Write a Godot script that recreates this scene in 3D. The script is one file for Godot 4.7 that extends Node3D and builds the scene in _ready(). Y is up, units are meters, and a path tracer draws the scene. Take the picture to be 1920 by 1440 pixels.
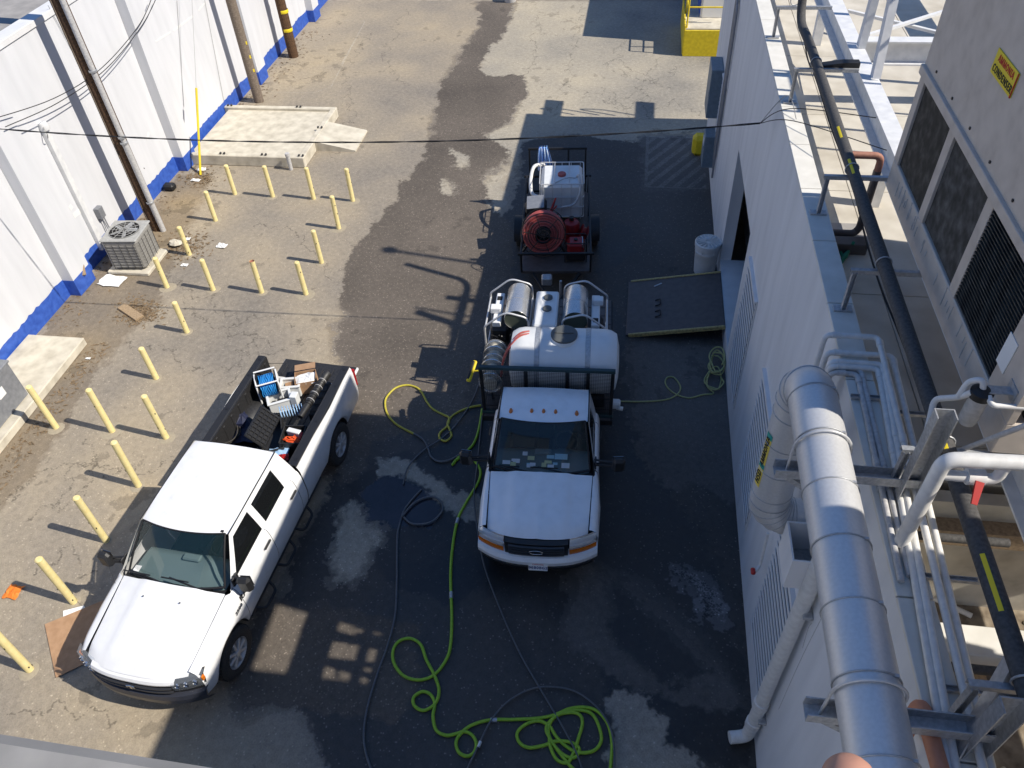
extends Node3D
# An alley seen from a roof: two white pickups, a wash trailer, bollards, a rooftop condenser and its pipes.
const FOC := 1462.0
const EYE := Vector3(0, 11.4, 0)
var eye_basis := Basis(Vector3(0.989463, -0.043910, -0.137969), Vector3(-0.065336, 0.714964, -0.696102), Vector3(0.129209, 0.697782, 0.704561))
const SUN_TO := Vector3(0.6907, 0.7138, 0.1157)   # towards the sun
var rng := RandomNumberGenerator.new()
var used := {}
var M := {}

# ---------- photo pixel -> direction; distance from the plane the thing touches
func ray(px: float, py: float) -> Vector3:
	return eye_basis * Vector3((px - 960.0) / FOC, (720.0 - py) / FOC, -1.0)
func gy(px: float, py: float, y := 0.0) -> Vector3:
	var d := ray(px, py)
	return EYE + d * ((y - EYE.y) / d.y)
func gx(px: float, py: float, x: float) -> Vector3:
	var d := ray(px, py)
	return EYE + d * (x / d.x)
func path_y(pts: Array, y: float) -> Array:
	var o := []
	for i in pts.size() / 2:
		o.append(gy(pts[2 * i], pts[2 * i + 1], y))
	return o

# ---------- nodes
func nm(called: String) -> String:
	if not used.has(called):
		used[called] = 0
		return called
	used[called] += 1
	return "%s_%03d" % [called, used[called]]
func thing(called: String, label: String, category: String, at := Vector3.ZERO, turn := 0.0, group := "") -> Node3D:
	var o := Node3D.new()
	o.name = nm(called)
	add_child(o)
	o.position = at
	o.rotation.y = turn
	o.set_meta("label", label)
	o.set_meta("category", category)
	if group: o.set_meta("group", group)
	return o
func part(called: String, st: SurfaceTool, m: Material, parent: Node3D) -> MeshInstance3D:
	st.generate_normals()
	var o := MeshInstance3D.new()
	o.name = called
	o.mesh = st.commit()
	o.material_override = m
	parent.add_child(o, true)
	return o
func inst(called: String, mesh: Mesh, m: Material, parent: Node3D, xf := Transform3D()) -> MeshInstance3D:
	var o := MeshInstance3D.new()
	o.name = called
	o.mesh = mesh
	o.material_override = m
	o.transform = xf
	parent.add_child(o, true)
	return o
func struct(called: String, st: SurfaceTool, m: Material) -> MeshInstance3D:
	var o := part(called, st, m, self)
	o.set_meta("kind", "structure")
	return o
func single(called: String, label: String, category: String, st: SurfaceTool, m: Material, group := "") -> MeshInstance3D:
	st.generate_normals()
	var o := MeshInstance3D.new()
	o.name = nm(called)
	o.mesh = st.commit()
	o.material_override = m
	add_child(o)
	o.set_meta("label", label)
	o.set_meta("category", category)
	if group: o.set_meta("group", group)
	return o
func copy_of(o: Node3D, at: Vector3, turn: float, label := "") -> Node3D:
	var c: Node3D = o.duplicate()
	var base: String = String(o.name)
	c.name = nm(base)
	add_child(c)
	c.position = at
	c.rotation.y = turn
	if label: c.set_meta("label", label)
	return c

# ---------- shapes
func S() -> SurfaceTool:
	var s := SurfaceTool.new()
	s.begin(Mesh.PRIMITIVE_TRIANGLES)
	return s
func tri(st: SurfaceTool, a: Vector3, b: Vector3, c: Vector3) -> void:
	st.add_vertex(a); st.add_vertex(b); st.add_vertex(c)
func poly_out(st: SurfaceTool, p: Array, centre: Vector3) -> void:
	var mid := Vector3.ZERO
	for v in p: mid += v
	mid /= p.size()
	var n: Vector3 = (p[2] - p[0]).cross(p[1] - p[0])
	var q := p
	if n.dot(mid - centre) < 0.0:
		q = p.duplicate()
		q.reverse()
	for i in range(1, q.size() - 1): tri(st, q[0], q[i], q[i + 1])
func bx(st: SurfaceTool, c: Vector3, s: Vector3, b := 0.0, xf := Transform3D()) -> void:
	st.set_smooth_group(-1)
	var h := s * 0.5
	var o := xf * c
	if b <= 0.0:
		for ax in 3:
			for sg in [-1.0, 1.0]:
				var q := []
				for k in [[-1, -1], [1, -1], [1, 1], [-1, 1]]:
					var v := Vector3.ZERO
					v[ax] = sg * h[ax]
					v[(ax + 1) % 3] = k[0] * h[(ax + 1) % 3]
					v[(ax + 2) % 3] = k[1] * h[(ax + 2) % 3]
					q.append(xf * (c + v))
				poly_out(st, q, o)
		return
	b = minf(b, minf(h.x, minf(h.y, h.z)) * 0.95)
	for ax in 3:
		var u := (ax + 1) % 3
		var w := (ax + 2) % 3
		for sg in [-1.0, 1.0]:
			var q := []
			for k in [[-1, -1], [1, -1], [1, 1], [-1, 1]]:
				var v := Vector3.ZERO
				v[ax] = sg * h[ax]
				v[u] = k[0] * (h[u] - b)
				v[w] = k[1] * (h[w] - b)
				q.append(xf * (c + v))
			poly_out(st, q, o)
		for su in [-1.0, 1.0]:
			for sw in [-1.0, 1.0]:
				var q := []
				for k in [[0, -1], [0, 1], [1, 1], [1, -1]]:
					var v := Vector3.ZERO
					v[u] = su * (h[u] if k[0] == 0 else h[u] - b)
					v[w] = sw * (h[w] - b if k[0] == 0 else h[w])
					v[ax] = k[1] * (h[ax] - b)
					q.append(xf * (c + v))
				poly_out(st, q, o)
	for sx in [-1.0, 1.0]:
		for sy in [-1.0, 1.0]:
			for sz in [-1.0, 1.0]:
				var g := Vector3(sx, sy, sz)
				poly_out(st, [xf * (c + g * Vector3(h.x, h.y - b, h.z - b)), xf * (c + g * Vector3(h.x - b, h.y, h.z - b)), xf * (c + g * Vector3(h.x - b, h.y - b, h.z))], o)
# bar between two points, w wide and t thick
func bar(st: SurfaceTool, a: Vector3, b: Vector3, w: float, t: float, bevel := 0.0, up := Vector3.UP) -> void:
	var d := b - a
	var z := d.normalized()
	if absf(z.dot(up)) > 0.98: up = Vector3.RIGHT
	var x := up.cross(z).normalized()
	var y := z.cross(x)
	bx(st, Vector3.ZERO, Vector3(w, t, d.length()), bevel, Transform3D(Basis(x, y, z), (a + b) * 0.5))
# angle or channel section: an open steel profile (two or three webs)
func channel(st: SurfaceTool, a: Vector3, b: Vector3, w: float, hgt: float, t: float, up := Vector3.UP, flip := 1.0) -> void:
	var z := (b - a).normalized()
	if absf(z.dot(up)) > 0.98: up = Vector3.RIGHT
	var x := up.cross(z).normalized()
	var y := z.cross(x)
	var l := a.distance_to(b)
	var xf := Transform3D(Basis(x, y, z), (a + b) * 0.5)
	bx(st, Vector3(0, 0, 0), Vector3(w, t, l), 0.0, xf)
	for s in [-1, 1]:
		bx(st, Vector3(s * (w - t) * 0.5, flip * (hgt + t) * 0.5, 0), Vector3(t, hgt, l), 0.0, xf)
func ibeam(st: SurfaceTool, a: Vector3, b: Vector3, w: float, hgt: float, t: float) -> void:
	var z := (b - a).normalized()
	var up := Vector3.UP if absf(z.y) < 0.9 else Vector3.RIGHT
	var x := up.cross(z).normalized()
	var y := z.cross(x)
	var l := a.distance_to(b)
	var xf := Transform3D(Basis(x, y, z), (a + b) * 0.5)
	bx(st, Vector3(0, (hgt - t) * 0.5, 0), Vector3(w, t, l), 0.0, xf)
	bx(st, Vector3(0, -(hgt - t) * 0.5, 0), Vector3(w, t, l), 0.0, xf)
	bx(st, Vector3.ZERO, Vector3(t, hgt - 2 * t, l), 0.0, xf)
func tube(st: SurfaceTool, p: Array, r, n := 10, closed := false, caps := true) -> void:
	st.set_smooth_group(1)
	var m := p.size()
	var tg := []
	for i in m:
		var a: Vector3 = p[(i - 1 + m) % m] if (closed or i > 0) else p[i]
		var b: Vector3 = p[(i + 1) % m] if (closed or i < m - 1) else p[i]
		var t: Vector3 = (b - a).normalized()
		tg.append(t if t.length() > 0.5 else Vector3.UP)
	var u: Vector3 = Vector3.UP.cross(tg[0])
	if u.length() < 0.1: u = Vector3.RIGHT.cross(tg[0])
	u = u.normalized()
	var rings := []
	for i in m:
		u = (u - tg[i] * u.dot(tg[i])).normalized()
		var v: Vector3 = tg[i].cross(u)
		var rr: float = r[i] if r is Array else r
		var ring := []
		for k in n:
			var a := TAU * k / n
			ring.append(p[i] + (u * cos(a) + v * sin(a)) * rr)
		rings.append(ring)
	var last := m if closed else m - 1
	for i in last:
		var A: Array = rings[i]
		var B: Array = rings[(i + 1) % m]
		for k in n:
			var k2 := (k + 1) % n
			tri(st, A[k], B[k2], B[k]); tri(st, A[k], A[k2], B[k2])
	if caps and not closed:
		st.set_smooth_group(-1)
		poly_out(st, rings[0].duplicate(), p[1])
		poly_out(st, rings[m - 1].duplicate(), p[m - 2])
func rod(st: SurfaceTool, a: Vector3, b: Vector3, r, n := 10) -> void:
	tube(st, [a, b], r, n)
func lathe(st: SurfaceTool, prof: Array, xf := Transform3D(), n := 20) -> void:
	var grp := 2
	for i in prof.size() - 1:
		if i > 0:
			var d0: Vector2 = (prof[i] - prof[i - 1]).normalized()
			var d1: Vector2 = (prof[i + 1] - prof[i]).normalized()
			if d0.dot(d1) < 0.8: grp += 1
		st.set_smooth_group(grp)
		for k in n:
			var a0 := TAU * k / n
			var a1 := TAU * (k + 1) / n
			var P: Vector2 = prof[i]
			var Q: Vector2 = prof[i + 1]
			var p0 := xf * Vector3(P.x * cos(a0), P.y, P.x * sin(a0))
			var p1 := xf * Vector3(P.x * cos(a1), P.y, P.x * sin(a1))
			var q0 := xf * Vector3(Q.x * cos(a0), Q.y, Q.x * sin(a0))
			var q1 := xf * Vector3(Q.x * cos(a1), Q.y, Q.x * sin(a1))
			if Q.x > 1e-5: tri(st, p0, q1, q0)
			if P.x > 1e-5: tri(st, p0, p1, q1)
func loft(st: SurfaceTool, rings: Array, closed := false, flip := false, group := 1) -> void:
	st.set_smooth_group(group)
	for i in rings.size() - 1:
		var A: Array = rings[i]
		var B: Array = rings[i + 1]
		var n := A.size()
		for k in (n if closed else n - 1):
			var k2 := (k + 1) % n
			if flip:
				tri(st, A[k], B[k2], A[k2]); tri(st, A[k], B[k], B[k2])
			else:
				tri(st, A[k], A[k2], B[k2]); tri(st, A[k], B[k2], B[k])
func ext(st: SurfaceTool, poly: PackedVector2Array, depth: float, xf := Transform3D()) -> void:
	st.set_smooth_group(-1)
	var ix := Geometry2D.triangulate_polygon(poly)
	var c := Vector2.ZERO
	for v in poly: c += v
	c /= poly.size()
	var o := xf * Vector3(c.x, c.y, depth * 0.5)
	for i in range(0, ix.size(), 3):
		for z in [0.0, depth]:
			var q := []
			for k in 3: q.append(xf * Vector3(poly[ix[i + k]].x, poly[ix[i + k]].y, z))
			var want := (xf.basis * Vector3(0, 0, -1.0 if z == 0.0 else 1.0))
			var nn: Vector3 = (q[2] - q[0]).cross(q[1] - q[0])
			if nn.dot(want) < 0: q.reverse()
			tri(st, q[0], q[1], q[2])
	var area := 0.0
	for i in poly.size():
		var a := poly[i]
		var b := poly[(i + 1) % poly.size()]
		area += a.cross(b)
	for i in poly.size():
		var a := poly[i]
		var b := poly[(i + 1) % poly.size()]
		var p0 := xf * Vector3(a.x, a.y, 0)
		var p1 := xf * Vector3(b.x, b.y, 0)
		var p2 := xf * Vector3(b.x, b.y, depth)
		var p3 := xf * Vector3(a.x, a.y, depth)
		if area > 0: tri(st, p0, p2, p1); tri(st, p0, p3, p2)
		else: tri(st, p0, p1, p2); tri(st, p0, p2, p3)
func smooth(p: Array, sub := 6, closed := false) -> Array:
	var o := []
	var n := p.size()
	for i in (n if closed else n - 1):
		var a: Vector3 = p[(i - 1 + n) % n] if (closed or i > 0) else p[i]
		var b: Vector3 = p[i]
		var c: Vector3 = p[(i + 1) % n]
		var d: Vector3 = p[(i + 2) % n] if (closed or i < n - 2) else c
		for k in sub:
			o.append(b.cubic_interpolate(c, a, d, float(k) / sub))
	if not closed: o.append(p[n - 1])
	return o
func rounded(p: Array, r: float, seg := 5) -> Array:
	var o := [p[0]]
	for i in range(1, p.size() - 1):
		var a: Vector3 = p[i]
		var d0: Vector3 = (p[i - 1] - a)
		var d1: Vector3 = (p[i + 1] - a)
		var q := minf(r, minf(d0.length(), d1.length()) * 0.49)
		var s: Vector3 = a + d0.normalized() * q
		var e: Vector3 = a + d1.normalized() * q
		for k in seg + 1:
			var t := float(k) / seg
			o.append(s.lerp(a, t).lerp(a.lerp(e, t), t))
	o.append(p[p.size() - 1])
	return o
func word(called: String, text: String, size: float, xf: Transform3D, m: Material, parent: Node3D, sans := true) -> void:
	var t := TextMesh.new()
	var f := SystemFont.new()
	f.font_names = PackedStringArray(["Droid Sans" if sans else "Droid Serif"])
	f.font_weight = 700
	t.font = f
	t.text = text
	t.font_size = 64
	t.pixel_size = size / 64.0
	t.depth = size * 0.03
	t.curve_step = 2.0
	inst(called, t, m, parent, xf)

# ---------- materials (base colours given as linear values)
func lin(r: float, g: float, b: float) -> Color:
	return Color(r, g, b).linear_to_srgb()
func mat(key: String, r: float, g: float, b: float, rough := 0.7, metal := 0.0) -> StandardMaterial3D:
	if M.has(key): return M[key]
	var m := StandardMaterial3D.new()
	m.albedo_color = lin(r, g, b)
	m.roughness = rough
	m.metallic = metal
	m.cull_mode = BaseMaterial3D.CULL_DISABLED
	M[key] = m
	return m
func grain(sd: int, freq: float, c0: Color, c1: Color, size := 256, octaves := 4, power := 1.0, kind := FastNoiseLite.TYPE_SIMPLEX_SMOOTH) -> ImageTexture:
	var f := FastNoiseLite.new()
	f.seed = sd
	f.noise_type = kind
	f.frequency = freq
	f.fractal_octaves = octaves
	var im := f.get_seamless_image(size, size)
	im.convert(Image.FORMAT_L8)
	var src := im.get_data()
	var out := PackedByteArray()
	out.resize(size * size * 3)
	var lut := PackedByteArray()
	for i in 256:
		var c := c0.lerp(c1, pow(i / 255.0, power)).linear_to_srgb()
		lut.append(c.r8); lut.append(c.g8); lut.append(c.b8)
	for i in size * size:
		var k: int = src[i] * 3
		out[i * 3] = lut[k]; out[i * 3 + 1] = lut[k + 1]; out[i * 3 + 2] = lut[k + 2]
	return ImageTexture.create_from_image(Image.create_from_data(size, size, false, Image.FORMAT_RGB8, out))
# mottled material: world triplanar noise between two base colours, with a little relief
func mott(key: String, sd: int, metres: float, c0: Color, c1: Color, rough := 0.8, metal := 0.0, freq := 0.02, power := 1.0, bump := 0.0, octaves := 5) -> StandardMaterial3D:
	if M.has(key): return M[key]
	var m := StandardMaterial3D.new()
	m.albedo_texture = grain(sd, freq, c0, c1, 256, octaves, power)
	m.roughness = rough
	m.metallic = metal
	m.uv1_triplanar = true
	m.uv1_world_triplanar = true
	m.uv1_scale = Vector3.ONE / metres
	m.cull_mode = BaseMaterial3D.CULL_DISABLED
	if bump > 0.0:
		m.heightmap_enabled = true
		m.heightmap_texture = m.albedo_texture
		m.heightmap_scale = bump
	M[key] = m
	return m
func pane(key: String, r: float, g: float, b: float, a: float, rough := 0.03) -> StandardMaterial3D:
	if M.has(key): return M[key]
	var m := mat(key, r, g, b, rough)
	m.transparency = BaseMaterial3D.TRANSPARENCY_ALPHA
	m.albedo_color.a = a
	return m

func materials() -> void:
	mott("wall_white", 3, 3.0, Color(0.58, 0.59, 0.615), Color(0.68, 0.69, 0.715), 0.75, 0.0, 0.02, 0.7)
	mott("wall_grey", 5, 2.6, Color(0.62, 0.625, 0.63), Color(0.745, 0.75, 0.755), 0.7, 0.0, 0.02, 0.7)
	M.wall_white.uv1_scale = Vector3(0.42, 0.07, 0.42)
	M.wall_grey.uv1_scale = Vector3(0.40, 0.06, 0.40)
	mott("blue_band", 7, 1.4, Color(0.02, 0.07, 0.36), Color(0.045, 0.13, 0.52), 0.6, 0.0, 0.03)
	mott("roof_tan", 9, 3.2, Color(0.44, 0.40, 0.33), Color(0.62, 0.58, 0.50), 0.9, 0.0, 0.015, 1.0, 0.2)
	mott("roof_grey", 11, 2.5, Color(0.26, 0.25, 0.24), Color(0.38, 0.36, 0.34), 0.9, 0.0, 0.02)
	mott("coping", 13, 1.8, Color(0.62, 0.60, 0.54), Color(0.76, 0.74, 0.68), 0.8, 0.0, 0.02)
	mott("concrete", 15, 2.2, Color(0.42, 0.38, 0.30), Color(0.66, 0.61, 0.50), 0.9, 0.0, 0.02, 0.8, 0.3)
	mott("dirt", 17, 1.6, Color(0.12, 0.09, 0.06), Color(0.36, 0.30, 0.22), 0.95, 0.0, 0.03, 1.0, 1.5)
	mott("bollard_yellow", 19, 0.7, Color(0.70, 0.56, 0.22), Color(0.82, 0.71, 0.36), 0.6, 0.0, 0.02, 0.6)
	mott("safety_yellow", 21, 0.8, Color(0.62, 0.46, 0.01), Color(0.80, 0.62, 0.02), 0.6, 0.0, 0.02)
	mott("pole_wood", 23, 0.5, Color(0.035, 0.018, 0.009), Color(0.16, 0.085, 0.04), 0.9, 0.0, 0.03, 1.2, 0.6)
	mott("pole_grey", 25, 0.5, Color(0.10, 0.075, 0.055), Color(0.26, 0.21, 0.165), 0.9, 0.0, 0.03, 1.0, 0.6)
	mott("galv", 27, 0.55, Color(0.58, 0.58, 0.575), Color(0.68, 0.68, 0.675), 0.42, 0.35, 0.06)
	mott("galv_dull", 29, 0.4, Color(0.34, 0.35, 0.36), Color(0.56, 0.57, 0.58), 0.5, 0.6, 0.03)
	mott("steel_white", 31, 1.1, Color(0.60, 0.61, 0.62), Color(0.76, 0.76, 0.76), 0.6, 0.0, 0.02)
	mott("pvc", 33, 0.5, Color(0.62, 0.61, 0.58), Color(0.80, 0.79, 0.76), 0.45, 0.0, 0.02)
	mott("pvc_grey", 35, 0.4, Color(0.36, 0.355, 0.35), Color(0.60, 0.59, 0.58), 0.55, 0.0, 0.025)
	mott("condenser", 37, 1.4, Color(0.46, 0.40, 0.34), Color(0.62, 0.55, 0.475), 0.6, 0.05, 0.018, 0.55)
	mott("louver_dirty", 39, 0.9, Color(0.006, 0.006, 0.005), Color(0.085, 0.082, 0.07), 0.75, 0.0, 0.02, 2.2, 0.6)
	mott("pipe_black", 41, 0.4, Color(0.014, 0.014, 0.015), Color(0.055, 0.055, 0.058), 0.75, 0.0, 0.04, 1.0, 0.5)
	mott("pipe_insul", 43, 0.4, Color(0.04, 0.039, 0.038), Color(0.105, 0.10, 0.096), 0.8, 0.0, 0.04, 1.0, 0.5)
	mott("primer", 45, 0.4, Color(0.30, 0.13, 0.085), Color(0.42, 0.20, 0.14), 0.7, 0.0, 0.03)
	mott("wood", 47, 0.4, Color(0.22, 0.15, 0.09), Color(0.42, 0.31, 0.19), 0.9, 0.0, 0.03)
	mott("plate_rust", 49, 1.0, Color(0.070, 0.058, 0.053), Color(0.105, 0.088, 0.082), 0.5, 0.1, 0.02)
	mott("cardboard", 51, 0.8, Color(0.34, 0.20, 0.11), Color(0.44, 0.27, 0.155), 0.9, 0.0, 0.02)
	mott("grey_box", 53, 0.7, Color(0.19, 0.20, 0.22), Color(0.27, 0.28, 0.30), 0.5, 0.2, 0.02)
	mott("ac_case", 55, 0.5, Color(0.20, 0.195, 0.18), Color(0.30, 0.29, 0.27), 0.55, 0.1, 0.02)
	mott("frame_black", 57, 0.4, Color(0.008, 0.008, 0.009), Color(0.024, 0.023, 0.023), 0.5, 0.2, 0.03)
	mott("liner", 59, 0.4, Color(0.010, 0.010, 0.011), Color(0.035, 0.034, 0.034), 0.5, 0.0, 0.03, 1.0, 0.3)
	mott("stainless", 61, 0.6, Color(0.56, 0.56, 0.55), Color(0.70, 0.70, 0.69), 0.26, 0.75, 0.02)
	mott("poly_white", 63, 1.2, Color(0.64, 0.65, 0.64), Color(0.76, 0.77, 0.76), 0.38, 0.0, 0.015)
	mott("hose_red", 65, 0.3, Color(0.32, 0.055, 0.045), Color(0.50, 0.11, 0.095), 0.5, 0.0, 0.03)
	mott("rubber", 67, 0.3, Color(0.016, 0.015, 0.014), Color(0.065, 0.058, 0.050), 0.85, 0.0, 0.04)
	mott("hose_lime", 69, 0.5, Color(0.20, 0.38, 0.015), Color(0.32, 0.52, 0.03), 0.45, 0.0, 0.03)
	mott("hose_yellow", 71, 0.5, Color(0.42, 0.36, 0.035), Color(0.56, 0.48, 0.06), 0.5, 0.0, 0.03)
	mott("hose_grey", 73, 0.4, Color(0.07, 0.075, 0.08), Color(0.13, 0.135, 0.14), 0.5, 0.0, 0.03)
	var car := mott("car_white", 75, 2.0, Color(0.66, 0.66, 0.65), Color(0.86, 0.865, 0.87), 0.32, 0.0, 0.03, 0.3)
	car.clearcoat_enabled = true
	car.clearcoat = 0.7
	car.clearcoat_roughness = 0.06
	mat("black", 0.012, 0.012, 0.013, 0.5)
	mat("trim", 0.018, 0.018, 0.019, 0.45)
	mat("void", 0.004, 0.004, 0.004, 0.9)  # near-black, mostly standing for the dark inside openings and slots
	mat("chrome", 0.62, 0.62, 0.63, 0.12, 1.0)
	mat("dark_metal", 0.05, 0.05, 0.052, 0.45, 0.5)
	mat("white", 0.74, 0.74, 0.73, 0.6)
	mat("paper", 0.78, 0.78, 0.76, 0.9)
	mat("red", 0.42, 0.015, 0.012, 0.5)
	mat("engine_red", 0.26, 0.012, 0.014, 0.4)
	mat("orange", 0.75, 0.20, 0.02, 0.7)
	mat("amber", 0.62, 0.16, 0.01, 0.25)
	mat("lamp_amber", 0.55, 0.17, 0.04, 0.3)
	mat("tail_red", 0.35, 0.008, 0.012, 0.25)
	mat("blue_hose", 0.02, 0.24, 0.60, 0.5)
	mat("blue_cloth", 0.06, 0.16, 0.55, 0.9)
	mat("pale_blue", 0.34, 0.52, 0.74, 0.9)
	mat("green", 0.01, 0.16, 0.09, 0.8)
	mat("teal", 0.01, 0.30, 0.26, 0.6)
	mat("label_yellow", 0.80, 0.62, 0.02, 0.6)
	mat("label_cream", 0.80, 0.62, 0.10, 0.6)
	mat("ink", 0.01, 0.01, 0.01, 0.7)
	mat("ink_red", 0.5, 0.02, 0.02, 0.7)
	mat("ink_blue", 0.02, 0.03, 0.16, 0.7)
	mat("wire", 0.014, 0.014, 0.015, 0.7)
	mat("wire_pale", 0.35, 0.35, 0.34, 0.6)
	mat("dash", 0.10, 0.15, 0.155, 0.8)
	mat("seat", 0.020, 0.023, 0.028, 0.9)
	mat("skin", 0.50, 0.25, 0.17, 0.5)
	pane("windshield", 0.06, 0.16, 0.17, 0.09)
	pane("windshield_deep", 0.02, 0.04, 0.06, 0.5)
	pane("tint", 0.008, 0.009, 0.010, 0.93)
	pane("lens", 0.60, 0.66, 0.72, 0.14, 0.04)

# ---------- the ground: one sheet, its stains, dust and some painted shade computed over the alley
const GX0 := -14.6
const GZ0 := -34.4
const GW := 17.2
const GD := 34.4
func fill_poly(buf: PackedByteArray, w: int, h: int, pts: Array, id: int) -> PackedByteArray:
	var q := []
	for i in pts.size() / 2:
		var g := gy(pts[2 * i], pts[2 * i + 1])
		q.append(Vector2((g.x - GX0) / GW * w, (g.z - GZ0) / GD * h))
	var y0 := h
	var y1 := 0
	for p in q:
		y0 = mini(y0, int(p.y)); y1 = maxi(y1, int(p.y) + 1)
	for y in range(clampi(y0, 0, h - 1), clampi(y1, 0, h)):
		var xs := []
		for i in q.size():
			var a: Vector2 = q[i]
			var b: Vector2 = q[(i + 1) % q.size()]
			if (a.y <= y) != (b.y <= y):
				xs.append(a.x + (y - a.y) / (b.y - a.y) * (b.x - a.x))
		xs.sort()
		for k in range(0, xs.size() - 1, 2):
			for x in range(clampi(int(xs[k]), 0, w), clampi(int(xs[k + 1]) + 1, 0, w)):
				buf[y * w + x] = id
	return buf
func ground() -> void:
	var W := 1024
	var H := 2048
	var ids := PackedByteArray()
	var w2 := 512
	var h2 := 1024
	ids.resize(w2 * h2)
	# 0 dusty tan asphalt, 1 damp gravelly, 2 soaked, 3 pale worn surface, 4 standing water, 5 drying grey with shade painted in, 6 wash damp with deeper painted shade
	ids = fill_poly(ids, w2, h2, [1000, -60, 1420, -60, 1420, 262, 1290, 250, 1180, 268, 1085, 252, 1000, 262, 955, 300, 935, 400, 880, 420, 900, 250, 905, 100, 960, 20], 3)
	ids = fill_poly(ids, w2, h2, [985, 262, 1085, 252, 1180, 268, 1290, 250, 1440, 262, 1480, 1500, 640, 1500, 560, 1320, 500, 1180, 560, 1010, 640, 880, 660, 640, 700, 560, 900, 500, 960, 380], 6)  # dark tone roughly follows the plant wall's shadow on the ground
	ids = fill_poly(ids, w2, h2, [985, -40, 969, 0, 962, 19, 945, 61, 908, 103, 896, 122, 908, 141, 950, 145, 978, 138, 990, 173, 969, 206, 950, 230, 917, 248, 910, 258, 941, 272, 952, 286, 950, 300, 922, 323, 910, 337, 912, 366, 920, 390, 960, 420, 960, 560, 900, 700, 860, 790, 700, 840, 660, 900, 600, 900, 620, 760, 638, 669, 620, 654, 627, 603, 649, 588, 634, 559, 642, 530, 649, 483, 659, 473, 697, 431, 730, 389, 753, 347, 786, 309, 809, 244, 823, 173, 844, 127, 866, 94, 896, 52, 903, 28, 891, 14, 905, -40], 1)
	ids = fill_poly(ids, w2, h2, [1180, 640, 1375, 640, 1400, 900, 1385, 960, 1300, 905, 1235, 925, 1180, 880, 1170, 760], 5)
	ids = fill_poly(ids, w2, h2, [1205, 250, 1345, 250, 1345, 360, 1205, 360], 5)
	ids = fill_poly(ids, w2, h2, [1120, 420, 1150, 412, 1185, 430, 1190, 470, 1165, 500, 1120, 520], 2)
	ids = fill_poly(ids, w2, h2, [1128, 560, 1170, 600, 1178, 700, 1190, 860, 1260, 930, 1330, 1010, 1370, 1100, 1395, 1240, 1400, 1440, 1180, 1440, 1110, 1200, 1000, 1130, 900, 1110, 820, 1130, 740, 1100, 705, 1060, 700, 1000, 640, 900, 760, 850, 880, 820, 900, 640], 2)
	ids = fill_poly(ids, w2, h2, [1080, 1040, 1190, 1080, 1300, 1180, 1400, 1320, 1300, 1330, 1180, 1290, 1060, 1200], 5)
	ids = fill_poly(ids, w2, h2, [1130, 1060, 1240, 1150, 1330, 1250, 1250, 1290, 1150, 1200], 2)
	ids = fill_poly(ids, w2, h2, [430, 1290, 470, 1130, 560, 1120, 700, 1150, 790, 1180, 760, 1350, 620, 1340, 520, 1330, 440, 1330], 1)  # lighter damp colour laid where the sun comes through the gap
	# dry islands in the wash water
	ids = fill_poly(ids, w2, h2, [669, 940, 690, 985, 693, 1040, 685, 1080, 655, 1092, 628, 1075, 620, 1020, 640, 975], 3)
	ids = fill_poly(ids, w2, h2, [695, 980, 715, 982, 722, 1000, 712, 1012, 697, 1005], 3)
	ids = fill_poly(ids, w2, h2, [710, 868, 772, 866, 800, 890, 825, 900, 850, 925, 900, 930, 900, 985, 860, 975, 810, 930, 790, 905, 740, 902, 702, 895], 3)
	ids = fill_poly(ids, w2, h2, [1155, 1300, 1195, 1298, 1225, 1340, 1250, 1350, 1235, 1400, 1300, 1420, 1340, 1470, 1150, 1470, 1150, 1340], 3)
	ids = fill_poly(ids, w2, h2, [1275, 1058, 1300, 1072, 1320, 1080, 1335, 1110, 1328, 1148, 1318, 1145, 1308, 1090, 1280, 1078], 7)
	ids = fill_poly(ids, w2, h2, [845, 280, 880, 295, 876, 315, 856, 312], 3)
	ids = fill_poly(ids, w2, h2, [835, 335, 850, 345, 848, 366, 832, 366], 3)
	ids = fill_poly(ids, w2, h2, [688, 905, 745, 898, 800, 918, 822, 950, 800, 985, 740, 985, 690, 965, 678, 935], 4)
	# grey earth along the white wall
	ids = fill_poly(ids, w2, h2, [0, 720, 130, 560, 240, 440, 330, 330, 400, 330, 330, 470, 300, 560, 180, 700, 60, 900, -60, 1000], 8)
	var marks := PackedByteArray()   # 1 crack, 2 worn paint
	marks.resize(W * H)
	rng.seed = 41
	var wob := FastNoiseLite.new()
	wob.seed = 5
	wob.frequency = 0.9
	wob.fractal_octaves = 4
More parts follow.
